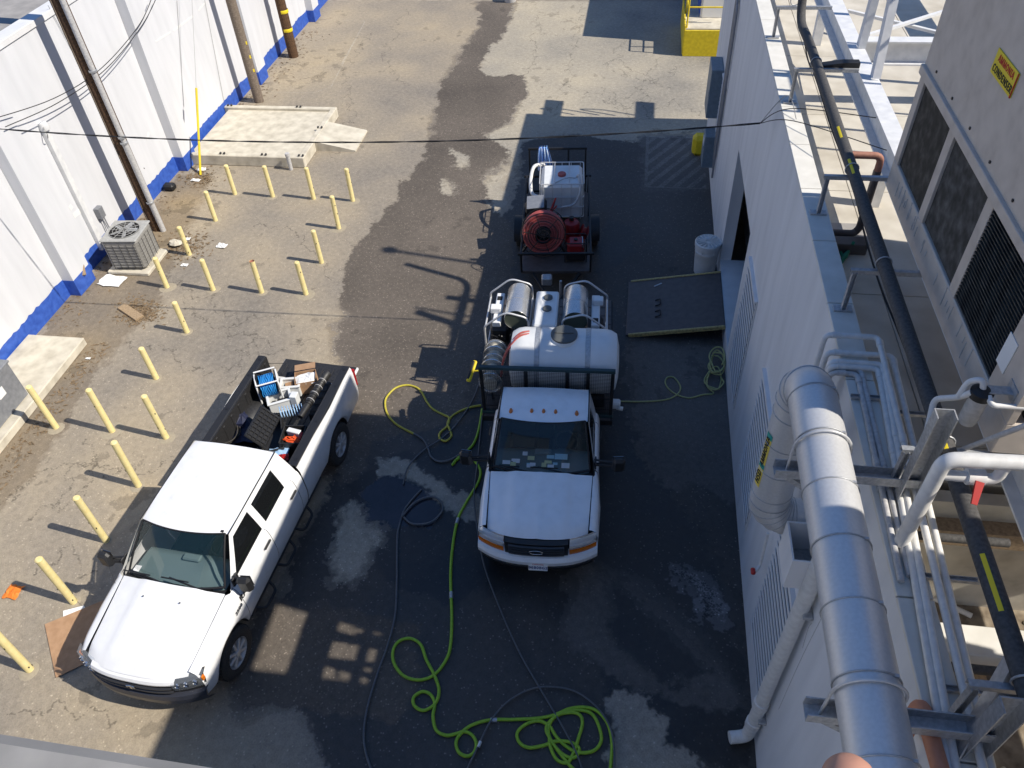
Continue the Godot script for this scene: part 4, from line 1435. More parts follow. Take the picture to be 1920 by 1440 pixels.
		u.append(Vector3(X - R - 0.02, 6.03, zz))
		tube(st, u, 0.012, 6)
		part("u_bolt", st, M.galv, b)
	st = S()
	channel(st, gx(1912, 1228, 2.72), gx(1795, 1432, 2.45), 0.17, 0.10, 0.012, Vector3(0.3, 1, 0))
	single("diagonal_strut", "broad galvanised steel strut slanting across the pipes near the orange pipe", "strut", st, M.galv_dull)
	# white rain pipe down the plant wall
	var dp := thing("white_downpipe", "white plastic downpipe running down the plant wall to a foot elbow", "downpipe")
	st = S()
	var foot := gy(1400, 1352, 0.12)
	var zz := -4.72
	tube(st, rounded([Vector3(RX - 0.36, 0.10, zz + 0.05), Vector3(RX - 0.12, 0.10, zz), Vector3(RX - 0.11, 0.5, zz), Vector3(RX - 0.11, 5.5, zz)], 0.14), 0.088, 18)
	part("pipe", st, M.pvc, dp)
	for y in [0.55, 1.15]:
		st = S()
		lathe(st, [Vector2(0.088, -0.09), Vector2(0.102, -0.08), Vector2(0.102, 0.08), Vector2(0.088, 0.09)], Transform3D(Basis(), Vector3(RX - 0.11, y, zz)), 18)
		part("coupling", st, M.pvc, dp)
	for y in [0.85, 3.6]:
		st = S()
		bx(st, Vector3(RX - 0.055, y, zz), Vector3(0.1, 0.05, 0.28), 0.006)
		part("strap", st, M.galv_dull, dp)
	st = S()
	tube(st, rounded([gx(1440, 1000, RX - 0.08), gx(1425, 1060, RX - 0.08), gx(1416, 1072, RX - 0.16)], 0.06), 0.022, 8)
	var hb := thing("hose_tap", "white pipe with a small red tap handle on the plant wall below the duct", "tap")
	part("pipe", st, M.pvc, hb)
	st = S()
	bx(st, gx(1412, 1071, RX - 0.19), Vector3(0.06, 0.06, 0.10), 0.015)
	part("red_handle", st, M.red, hb)

func _ring(st: SurfaceTool, c: Vector3, axis: Vector3, r: float, tr: float) -> void:
	var u := axis.cross(Vector3.RIGHT if absf(axis.x) < 0.9 else Vector3.UP).normalized()
	var v := axis.cross(u)
	var pts := []
	for k in 32:
		var a := TAU * k / 32
		pts.append(c + (u * cos(a) + v * sin(a)) * r)
	tube(st, pts, tr, 6, true)

func plastic_pipes() -> void:
	# conduit loops coming up the wall, over the parapet and along it
	var loops := [
		[[1597, 630], [1648, 636], [[1663, 694], [1691, 816], [1742, 1040], [1787, 1236], [1826, 1385], [1850, 1470]], 0.030, 5.98],
		[[1580, 662], [1672, 665], [[1690, 760], [1712, 850], [1760, 1048], [1808, 1240], [1837, 1352], [1866, 1470]], 0.030, 5.92],
		[[1577, 679], [1655, 682], [[1665, 750], [1691, 806], [1712, 1000], [1754, 1257], [1783, 1390], [1796, 1460]], 0.030, 5.95],
		[[1588, 688], [1647, 692], [[1661, 759], [1682, 838], [1700, 1094], [1737, 1257], [1767, 1390], [1780, 1460]], 0.030, 5.93],
		[[1586, 700], [1607, 699], [[1620, 763], [1642, 861], [1660, 950], [1690, 1090]], 0.026, 5.90],
		[[1592, 692], [1614, 694], [[1635, 765], [1657, 861], [1680, 960], [1706, 1080]], 0.026, 5.90]]
	var words := ["tallest white conduit loop crossing over the parapet behind the duct", "widest white conduit loop with a cable tied along it over the parapet", "white conduit loop nested third among those over the parapet", "white conduit loop nested inside the larger ones over the parapet", "thin grey conduit hugging the inner edge of the parapet", "thin grey conduit running second from the inner edge of the parapet"]
	for i in loops.size():
		var q: Array = loops[i]
		var y: float = q[4]
		var c1 := gy(q[0][0], q[0][1], y)
		var c2 := gy(q[1][0], q[1][1], y)
		c1.x = 2.14
		var pts := [Vector3(c1.x, 3.4, c1.z), c1, Vector3(c2.x, y, c1.z)]
		var runs := []
		for r in q[2]: runs.append(gy(r[0], r[1], y))
		var x1: float = runs[runs.size() - 1].x
		for r in [1, runs.size() - 1]:
			pts.append(Vector3(lerpf(c2.x, x1, (runs[r].z - c1.z) / (runs[runs.size() - 1].z - c1.z)), y, runs[r].z))
		var t := thing("conduit_loop", words[i], "conduit")
		var st := S()
		tube(st, rounded(pts, 0.07, 4), q[3], 12)
		part("conduit", st, M.pvc if i < 4 else M.pvc_grey, t)
		st = S()
		for k in [1, 2]:
			var a: Vector3 = pts[k]
			var d: Vector3 = (pts[k + 1] - a).normalized()
			st = S()
			rod(st, a + d * 0.06, a + d * 0.14, float(q[3]) + 0.006, 12)
			part("coupling", st, M.pvc if i < 4 else M.pvc_grey, t)
		for k in range(3, pts.size() - 1):
			var a: Vector3 = pts[k]
			var d: Vector3 = (pts[k + 1] - a).normalized()
			st = S()
			rod(st, a, a + d * 0.10, float(q[3]) + 0.005, 12)
			part("coupling", st, M.pvc if i < 4 else M.pvc_grey, t)
	for q in [[1595, 745, 0.34], [1665, 775, 0.34], [1640, 905, 0.4], [1708, 1080, 0.5], [1752, 1290, 0.5]]:
		var st := S()
		var a := gy(q[0], q[1], 5.885)
		channel(st, a, a + Vector3(q[2], 0, 0), 0.045, 0.03, 0.005)
		single("conduit_strut", "short galvanised strut bar clamped under the white conduits", "strut bar", st, M.galv_dull, "struts under the conduits")
	# orange pipe
	var st := S()
	tube(st, rounded([gx(1698, 1372, 2.20), gx(1727, 1316, 2.26), gx(1768, 1460, 2.24)], 0.10), 0.058, 16)
	single("orange_pipe", "salmon orange painted pipe bending over the parapet coping", "pipe", st, M.primer_pale)
	# filter housing on the condenser with its plumbing
	var f := thing("filter_housing", "grimy grey water filter canister bracketed to the condenser", "filter")
	var top := gx(1838, 742, 2.84)
	st = S()
	lathe(st, [Vector2(0, -0.30), Vector2(0.06, -0.30), Vector2(0.072, -0.26), Vector2(0.075, 0.0), Vector2(0.0, 0.0)], Transform3D(Basis(), top), 18)
	part("bowl", st, M.pvc_grey, f)
	st = S()
	lathe(st, [Vector2(0.084, -0.01), Vector2(0.086, 0.05), Vector2(0.05, 0.075), Vector2(0.0, 0.08)], Transform3D(Basis(), top), 18)
	part("head", st, M.black, f)
	st = S()
	bx(st, top + Vector3(0.11, 0.07, 0.0), Vector3(0.22, 0.01, 0.09))
	bx(st, top + Vector3(0.205, 0.07, 0.0), Vector3(0.01, 0.12, 0.16))
	part("bracket", st, M.galv_dull, f)
	st = S()
	tube(st, rounded([gx(1722, 880, 2.55), gx(1752, 748, 2.62), gx(1798, 745, 2.72), top + Vector3(-0.07, 0.03, 0)], 0.06), 0.026, 12)
	tube(st, rounded([gx(1796, 745, 2.71), gx(1815, 715, 2.74), top + Vector3(-0.02, 0.15, -0.03), top + Vector3(0, 0.05, 0)], 0.05), 0.024, 12)
	tube(st, rounded([top + Vector3(0.03, 0.05, 0.05), top + Vector3(0.04, 0.02, 0.12), top + Vector3(0.6, 0.02, 0.12)], 0.05), 0.022, 12)
	part("plumbing", st, M.pvc, f)
	# big white pipe with the red valve
	var v := thing("valve_pipe", "thick white plastic pipe with a red handled ball valve below the filter", "pipe")
	var a := gx(1726, 948, 2.40)
	var b := gx(1768, 848, 2.40)
	b = Vector3(2.40, b.y, a.z)
	st = S()
	tube(st, rounded([Vector3(2.40, 5.9, a.z), b, b + Vector3(1.4, 0.03, -0.02)], 0.10, 6), 0.058, 18)
	part("main_pipe", st, M.pvc, v)
	st = S()
	var y2 := b.y - 0.17
	tube(st, rounded([Vector3(2.40, y2, a.z), Vector3(2.80, y2, a.z + 0.01), Vector3(2.82, b.y, a.z)], 0.06, 5), 0.042, 14)
	part("branch", st, M.pvc, v)
	st = S()
	rod(st, Vector3(2.60, y2, a.z), Vector3(2.72, y2, a.z), 0.062, 16)
	part("valve_body", st, M.pvc, v)
	st = S()
	ext(st, PackedVector2Array([Vector2(-0.03, 0), Vector2(0.03, 0), Vector2(0.022, -0.17), Vector2(-0.018, -0.17)]), 0.022, Transform3D(Basis(Vector3.RIGHT, -0.9) * Basis(Vector3(0, 0, 1), -0.25), Vector3(2.66, y2 + 0.03, a.z + 0.07)))
	var h := part("red_handle", st, M.red, v)
	st = S()
	tube(st, [gx(1700, 905, 2.56), gx(1785, 850, 2.85), gx(1930, 795, 3.0)], 0.022, 10)
	single("slanting_conduit", "thin grey conduit slanting from the duct bracket up to the condenser base", "conduit", st, M.pvc_grey)
	st = S()
	rod(st, gx(1700, 858, 2.6), gx(1775, 862, 2.75), 0.02, 8)
	single("short_conduit", "short pale conduit between the duct bracket post and the thick white pipe", "conduit", st, M.pvc_grey)

# things that stand out of frame but whose shadows the photograph shows
func overhead() -> void:
	var t := thing("gap_sun_blocker", "steel catwalk added unseen above the gap to cut the sunlight", "blocker")  # single box, added out of view to bound the sunlit patch
	var st := S()
	bx(st, Vector3(3.12, 9.16, -3.95), Vector3(0.10, 0.92, 1.3))
	part("panel", st, M.condenser, t)
	var lp := thing("roof_light_pole", "tall steel light pole on the plant roof beyond the condenser", "light pole", Vector3(6.0, 5.0, -14.1))
	st = S()
	rod(st, Vector3.ZERO, Vector3(0, 7.2, 0), 0.055, 10)
	part("pole", st, M.galv_dull, lp)
	st = S()
	_rock(st, Vector3(0, 7.35, 0), Vector3(0.34, 0.34, 0.34), 2)
	part("lamp_head", st, M.galv_dull, lp)
	var gd := thing("roof_guard_rail", "steel guard rail frame with a vent pole on the plant roof", "guard rail", Vector3(6.0, 5.0, -12.05))
	st = S()
	rod(st, Vector3.ZERO, Vector3(0, 6.1, 0), 0.035, 8)
	part("vent_pole", st, M.galv_dull, gd)
	st = S()
	for z in [-0.75, 0.0, 0.75]: rod(st, Vector3(0.05, 0, z), Vector3(0.05, 5.1, z), 0.03, 8)
	for y in [4.5, 5.1]: rod(st, Vector3(0.05, y, -0.75), Vector3(0.05, y, 0.75), 0.03, 8)
	part("frame", st, M.galv_dull, gd)
	# loop rail at the far end of the plant roof
	var lr := thing("roof_ladder_rail", "looped ladder rail at the far end of the plant parapet", "ladder rail")
	st = S()
	for k in 2:
		var zc := -23.2
		var xc := 2.9 + 1.3 * k
		tube(st, rounded([Vector3(xc, 4.9, zc), Vector3(xc, 6.2, zc - 0.2), Vector3(xc + 0.8, 6.2, zc - 0.2), Vector3(xc + 0.8, 4.9, zc)], 0.3), 0.03, 8)
	part("rail", st, M.galv_dull, lr)
	# the roof edge the photograph is taken from
	st = S()
	bx(st, Vector3(-3.9, 5.15, 1.72), Vector3(7.4, 10.3, 4.0))
	var lo := thing("lookout_building", "concrete roof edge at the bottom of the view, lit along its top", "building")
	part("wall", st, M.wall_grey, lo)
	st = S()
	bx(st, Vector3(-3.9, 10.34, 1.72), Vector3(7.5, 0.12, 4.07), 0.015, Transform3D(Basis(Vector3.UP, -0.018), Vector3(0.0, 0.0, 0.02)))
	part("roof_edge", st, M.ledge, lo)

# ---------- road vehicles
func wheel(parent: Node3D, at: Vector3, r: float, w: float, side: float) -> void:
	var xf := Transform3D(Basis(Vector3(0, 0, 1), -PI / 2 * side), at)
	var st := S()
	lathe(st, [Vector2(r * 0.58, w * 0.42), Vector2(r * 0.78, w * 0.5), Vector2(r * 0.93, w * 0.46), Vector2(r, w * 0.34), Vector2(r, -w * 0.34), Vector2(r * 0.93, -w * 0.46), Vector2(r * 0.6, -w * 0.45)], xf, 30)
	for k in 40:
		var a := TAU * k / 40
		for e in [0.36, -0.02]:
			bx(st, xf * (Vector3(cos(a + e) * r, w * (0.2 if e > 0 else -0.12), sin(a + e) * r)), Vector3(w * 0.24, 0.02, 0.03), 0.0)
	var o := part("wheel", st, M.rubber, parent)
	st = S()
	lathe(st, [Vector2(r * 0.60, w * 0.44), Vector2(r * 0.57, w * 0.40), Vector2(r * 0.52, w * 0.12), Vector2(0.0, w * 0.10)], xf, 30)
	part("rim", st, M.rim, o)
	st = S()
	for k in 8:
		var a := TAU * k / 8
		bar(st, xf * Vector3(cos(a) * r * 0.13, w * 0.36, sin(a) * r * 0.13), xf * Vector3(cos(a) * r * 0.55, w * 0.34, sin(a) * r * 0.55), 0.055, 0.05, 0.012, xf.basis * Vector3.UP)
	lathe(st, [Vector2(0.0, w * 0.50), Vector2(r * 0.14, w * 0.48), Vector2(r * 0.18, w * 0.36), Vector2(r * 0.2, w * 0.2)], xf, 16)
	part("spokes", st, M.rim, o)

func side_panel(name: String, parent: Node3D, P: Dictionary, z0: float, z1: float, s: float, m: Material) -> MeshInstance3D:
	var st := S()
	var n := maxi(4, int((z0 - z1) / 0.04))
	var rings := []
	for i in n + 1:
		var z := lerpf(z0, z1, float(i) / n)
		var hw: float = P.hw
		if z > 0.42: hw -= 0.17 * pow((z - 0.42) / 0.5, 2.0)
		var yb: float = P.sill
		for a in P.axles:
			var dz: float = z - a
			var ra := 0.50
			if absf(dz) < ra: yb = maxf(yb, 0.42 + sqrt(ra * ra - dz * dz))
			var fl := maxf(0.0, 1.0 - absf(absf(dz) - 0.0) / 0.75)
			hw += 0.028 * fl
		var top: float
		var tin: float = 0.09
		if z > P.cowl:
			top = lerpf(P.hood_y0, P.hood_y1, clampf((P.hood_front - z) / (P.hood_front - P.cowl), 0, 1))
			tin = hw - lerpf(0.80, 0.845, clampf((P.hood_front - z) / (P.hood_front - P.cowl), 0, 1)) - 0.012
		elif z > P.cab_back: top = P.belt
		else: top = P.rail
		if z <= P.cab_back: tin = 0.055
		var pr := [Vector2(hw - 0.055, yb), Vector2(hw - 0.015, maxf(yb + 0.03, 0.66)), Vector2(hw, maxf(yb + 0.07, 0.80)), Vector2(hw - 0.004, maxf(yb + 0.10, 0.98)), Vector2(hw - 0.02, maxf(yb + 0.12, top - 0.15)), Vector2(hw - 0.045, maxf(yb + 0.13, top - 0.05)), Vector2(hw - 0.07, top - 0.012), Vector2(hw - tin, top)]
		if z > P.cowl: pr[6] = Vector2(hw - 0.10, top - 0.006)
		var ring := []
		for p in pr: ring.append(Vector3(p.x * s, p.y, z))
		rings.append(ring)
	loft(st, rings, false, s > 0)
	return part(name, st, m, parent)

func cab(root: Node3D, P: Dictionary) -> void:
	var st := S()
	# hood
	var rows := []
	var NV := 14
	for v in NV + 1:
		var f := float(v) / NV
		var row := []
		for u in 25:
			var q := u / 12.0 - 1.0
			var w := lerpf(0.80, 0.845, f)
			var zz := lerpf(P.hood_front - P.round * pow(absf(q), 3.0), P.cowl + 0.05 * (1.0 - q * q), f)
			var y := lerpf(P.hood_y0, P.hood_y1, f) + 0.06 * (1.0 - pow(absf(q), 3.0))
			y += P.bulge * smoothstep(0.66, 0.50, absf(q)) * smoothstep(0.0, 0.25, f)
			if absf(q) < 0.12 and P.spine > 0.0: y += P.spine * (1.0 - absf(q) / 0.12)
			y -= 0.06 * pow(maxf(0.0, 1.0 - f * 6.0), 2.0)
			row.append(Vector3(q * w, y, zz))
		rows.append(row)
	loft(st, rows, false, false)
	part("hood", st, M.car_white, root)
	for s in [-1.0, 1.0]:
		side_panel("fender", root, P, P.hood_front - 0.20, P.cowl - 0.10, s, M.car_white)
		var k := 0
		for d in P.doors:
			var dr := side_panel("door", root, P, d[0], d[1], s, M.car_white)
			st = S()
			bx(st, Vector3(s * (P.hw + 0.012), P.belt - 0.16, d[1] + 0.16), Vector3(0.03, 0.045, 0.20), 0.012)
			part("handle", st, M.trim, dr)
			k += 1
		# door frames and glass
		var cells: Array = P.glass
		var zl := []
		var fr := S()
		fr.set_smooth_group(3)
		var tl := [0.0, 0.07, 0.84, 1.0]
		var sl: Array = P.pillars
		for i in sl.size() - 1:
			for j in 3:
				var grid := []
				for a in 6:
					var row := []
					for b in 6:
						var t := lerpf(tl[j], tl[j + 1], a / 5.0)
						var z := lerpf(_pz(sl[i], t, P), _pz(sl[i + 1], t, P), b / 5.0)
						var x := lerpf(P.hw - 0.09, P.roof_hw, pow(t, 1.15))
						var y := lerpf(P.belt, P.roof_y - 0.06, t)
						if cells[i] and j == 1: x -= 0.012
						row.append(Vector3(s * x, y, z))
					grid.append(row)
				if cells[i] and j == 1:
					st = S()
					loft(st, grid, false, s < 0)
					part("side_window", st, M.tint, root)
				else:
					loft(fr, grid, false, s < 0, 3)
		part("window_frame", fr, M.car_white, root)
		# weather strip where roof meets door frame
		st = S()
		var line := []
		for a in 9:
			var z := lerpf(P.ws_top + 0.02, P.roof_back, a / 8.0)
			line.append(Vector3(s * (P.roof_hw + 0.002), P.roof_y - 0.052, z))
		tube(st, line, 0.010, 6)
		part("drip_rail", st, M.trim, root)
		# mirror
		st = S()
		var mz: float = P.cowl - 0.20
		bar(st, Vector3(s * (P.hw - 0.10), P.belt + 0.06, mz), Vector3(s * (P.hw + P.mirror - 0.05), P.belt + 0.10, mz + 0.05), 0.05, 0.06, 0.012)
		bar(st, Vector3(s * (P.hw - 0.10), P.belt + 0.14, mz - 0.03), Vector3(s * (P.hw + P.mirror - 0.05), P.belt + 0.15, mz + 0.03), 0.035, 0.035, 0.01)
		bx(st, Vector3(s * (P.hw - 0.075), P.belt + 0.07, mz - 0.02), Vector3(0.03, 0.17, 0.16), 0.01)
		var mi := part("mirror", st, M.trim, root)
		st = S()
		var mxf := Transform3D(Basis(Vector3.UP, s * 0.12), Vector3(s * (P.hw + P.mirror), P.belt + 0.16, mz + 0.07))
		bx(st, Vector3.ZERO, Vector3(0.21, 0.30, 0.13), 0.045, mxf)
		part("housing", st, M.trim, mi)
		st = S()
		bx(st, Vector3(0, 0, -0.066), Vector3(0.17, 0.25, 0.004), 0.0, mxf)
		part("glass", st, M.chrome, mi)
	# roof
	st = S()
	rows = []
	for v in 13:
		var f := v / 12.0
		var row := []
		for u in 33:
			var q := u / 16.0 - 1.0
			var zz := lerpf(P.ws_top + 0.10 * (1.0 - q * q), P.roof_back, f)
			var y: float = P.roof_y - 0.045 * pow(absf(q), 2.5) - 0.03 * pow(absf(2.0 * f - 1.0), 3.0)
			if absf(q) < 0.75 and f > 0.30 and f < 0.97: y -= P.rib * smoothstep(0.75, 0.95, absf(sin(q * PI * 3.5)))
			row.append(Vector3(q * (P.roof_hw - 0.008), y, zz))
		rows.append(row)
	loft(st, rows, false, false)
	part("roof", st, M.car_white, root)
	# back of the cab with its window
	st = S()
	rows = []
	for a in 7:
		var t := a / 6.0
		var row := []
		for u in 9:
			var q := u / 4.0 - 1.0
			row.append(Vector3(q * lerpf(P.hw - 0.09, P.roof_hw, t), lerpf(0.75, P.roof_y - 0.05, t), lerpf(P.cab_back, P.roof_back, t * t) ))
		rows.append(row)
	loft(st, rows, false, false)
	part("cab_back", st, M.car_white, root)
	st = S()
	bx(st, Vector3(0, P.belt + 0.26, P.roof_back - 0.03), Vector3(1.15, 0.34, 0.02))
	part("rear_window", st, M.tint, root)
	# windshield and cowl
	st = S()
	rows = []
	for a in 9:
		var t := a / 8.0
		var row := []
		for u in 17:
			var q := u / 8.0 - 1.0
			row.append(Vector3(q * lerpf(0.80, P.roof_hw - 0.05, t), lerpf(P.hood_y1 + 0.02, P.roof_y - 0.05, t) + 0.02 * (1 - q * q) + 0.03 * sin(t * PI), lerpf(P.cowl - 0.10 + 0.15 * (1 - q * q), P.ws_top + 0.01 + 0.10 * (1 - q * q), t)))
		rows.append(row)
	loft(st, rows, false, false)
	part("windshield", st, M.windshield, root)
	st = S()
	var edge := []
	for u in 17: edge.append(rows[0][u] + Vector3(0, 0.004, 0.004))
	tube(st, edge, 0.022, 6)
	edge = []
	for u in 17: edge.append(rows[8][u] + Vector3(0, 0.004, 0.004))
	tube(st, edge, 0.012, 6)
	for k in [0, 16]:
		edge = []
		for a in 9: edge.append(rows[a][k] + Vector3(0, 0.006, 0))
		tube(st, edge, 0.016, 6)
	part("windshield_seal", st, M.black, root)
	st = S()
	var cw := []
	for a in 3:
		var row := []
		for u in 17:
			var q := u / 8.0 - 1.0
			row.append(Vector3(q * 0.83, P.hood_y1 + 0.035 * (1 - q * q) - 0.012 * a - 0.0, lerpf(P.cowl + 0.045 * (1 - q * q) - 0.005, P.cowl - 0.085 + 0.15 * (1 - q * q), a / 2.0)))
		cw.append(row)
	loft(st, cw, false, false)
	var cowl := part("cowl", st, M.trim, root)
	for k in 18:
		st = S()
		var x: float = 0.10 + 0.03 * k
		bx(st, Vector3(x, P.hood_y1 + 0.035 * (1 - pow(x / 0.83, 2)) + 0.0, P.cowl + 0.045 * (1 - pow(x / 0.83, 2)) + 0.0), Vector3(0.012, 0.012, 0.07))
		part("cowl_slot", st, M.void, cowl)
	for s in [0.42, -0.22]:
		st = S()
		var a := Vector3(s, P.hood_y1 + 0.055, P.cowl + 0.02)
		var b := Vector3(s - 0.48, P.hood_y1 + 0.115, P.cowl - 0.045 - 0.0)
		bar(st, a, b, 0.022, 0.018)
		bar(st, b + Vector3(-0.12, 0.005, 0.02), b + Vector3(0.34, 0.012, 0.028), 0.014, 0.018)
		part("wiper", st, M.black, root)
	# inside: dashboard, wheel, seats, floor
	st = S()
	rows = []
	for a in 7:
		var t := a / 6.0
		var row := []
		for u in 19:
			var q := u / 9.0 - 1.0
			var hump := 0.05 * exp(-pow((q * 0.78 - 0.36) / 0.17, 2.0)) * smoothstep(0.3, 0.8, t)
			row.append(Vector3(q * 0.79, P.hood_y1 - 0.06 + hump - 0.05 * t * t, lerpf(P.cowl - 0.08 + 0.13 * (1 - q * q), P.cowl - 0.62, t)))
		rows.append(row)
	var front := []
	for p in rows[6]: front.append(p + Vector3(0, -0.35, 0.06))
	rows.append(front)
	loft(st, rows, false, false, 5)
	var dash := part("dashboard", st, M.dash, root)
	for q in [[0.0, 0.30], [-0.55, 0.16], [0.5, 0.2]]:
		st = S()
		bx(st, Vector3(q[0], P.hood_y1 - 0.052, P.cowl - 0.12 + 0.1 * (1 - q[0] * q[0])), Vector3(q[1], 0.008, 0.045))
		part("air_vent", st, M.void, dash)
	st = S()
	bx(st, Vector3(0.0, P.hood_y1 - 0.06, P.cowl - 0.52), Vector3(0.30, 0.07, 0.12), 0.02)
	part("centre_screen", st, M.dash, dash)
	st = S()
	var wr := []
	for k in 22:
		var a := TAU * k / 22
		wr.append(Vector3(0.38, P.belt - 0.06, P.cowl - 0.78) + Basis(Vector3.RIGHT, -0.6) * Vector3(cos(a) * 0.19, sin(a) * 0.19, 0))
	tube(st, wr, 0.016, 6, true)
	part("steering_wheel", st, M.black, root)
	for x in [-0.38, 0.38]:
		st = S()
		bx(st, Vector3(x, P.belt - 0.42, P.cowl - 1.05), Vector3(0.5, 0.18, 0.5), 0.06)
		bx(st, Vector3(x, P.belt - 0.10, P.cowl - 1.32), Vector3(0.5, 0.66, 0.16), 0.06)
		bx(st, Vector3(x, P.belt + 0.30, P.cowl - 1.36), Vector3(0.28, 0.18, 0.1), 0.04)
		part("seat", st, M.seat, root)
	st = S()
	bx(st, Vector3(0, 0.62, (P.cowl + P.cab_back) * 0.5 - 0.1), Vector3(1.7, 0.06, absf(P.cab_back - P.cowl)))
	bx(st, Vector3(0, 0.9, P.cab_back + 0.05), Vector3(1.7, 0.6, 0.03))
	part("cab_floor", st, M.seat, root)
	# wheel wells and frame
	st = S()
	for a in P.axles:
		for s in [-1.0, 1.0]:
			var r2 := []
			for x in [P.hw - 0.07, P.hw - 0.45]:
				var row := []
				for k in 13:
					var th := PI * k / 12.0
					row.append(Vector3(s * x, 0.42 + sin(th) * 0.51, a + cos(th) * 0.51))
				r2.append(row)
			loft(st, r2, false, s > 0)
	for s in [-0.42, 0.42]:
		bx(st, Vector3(s, 0.55, lerpf(0.6, P.tail, 0.5)), Vector3(0.10, 0.16, 0.6 - P.tail))
	bx(st, Vector3(0, 0.75, 0.05), Vector3(1.2, 0.5, 1.0))
	part("chassis", st, M.black, root)

func _pz(z, t: float, P: Dictionary) -> float:
	if z is String:
		if z == "A": return lerpf(P.cowl - 0.05, P.ws_top, t)
		if z == "A2": return lerpf(P.cowl - 0.24, P.ws_top - 0.10, t)
		return lerpf(P.cab_back, P.roof_back, t)
	return z

func fascia(P: Dictionary, x: float) -> float:
	return P.zf - (P.round + 0.05) * pow(absf(x) / 0.95, 2.8)
func front_strip(st: SurfaceTool, P: Dictionary, x0: float, x1: float, prof: Array, n := 20, out := 0.0) -> void:
	var rows := []
	for i in n + 1:
		var x := lerpf(x0, x1, float(i) / n)
		var row := []
		for p in prof: row.append(Vector3(x, p.y, fascia(P, x) + p.x + out))
		rows.append(row)
	loft(st, rows, false, true, -1)

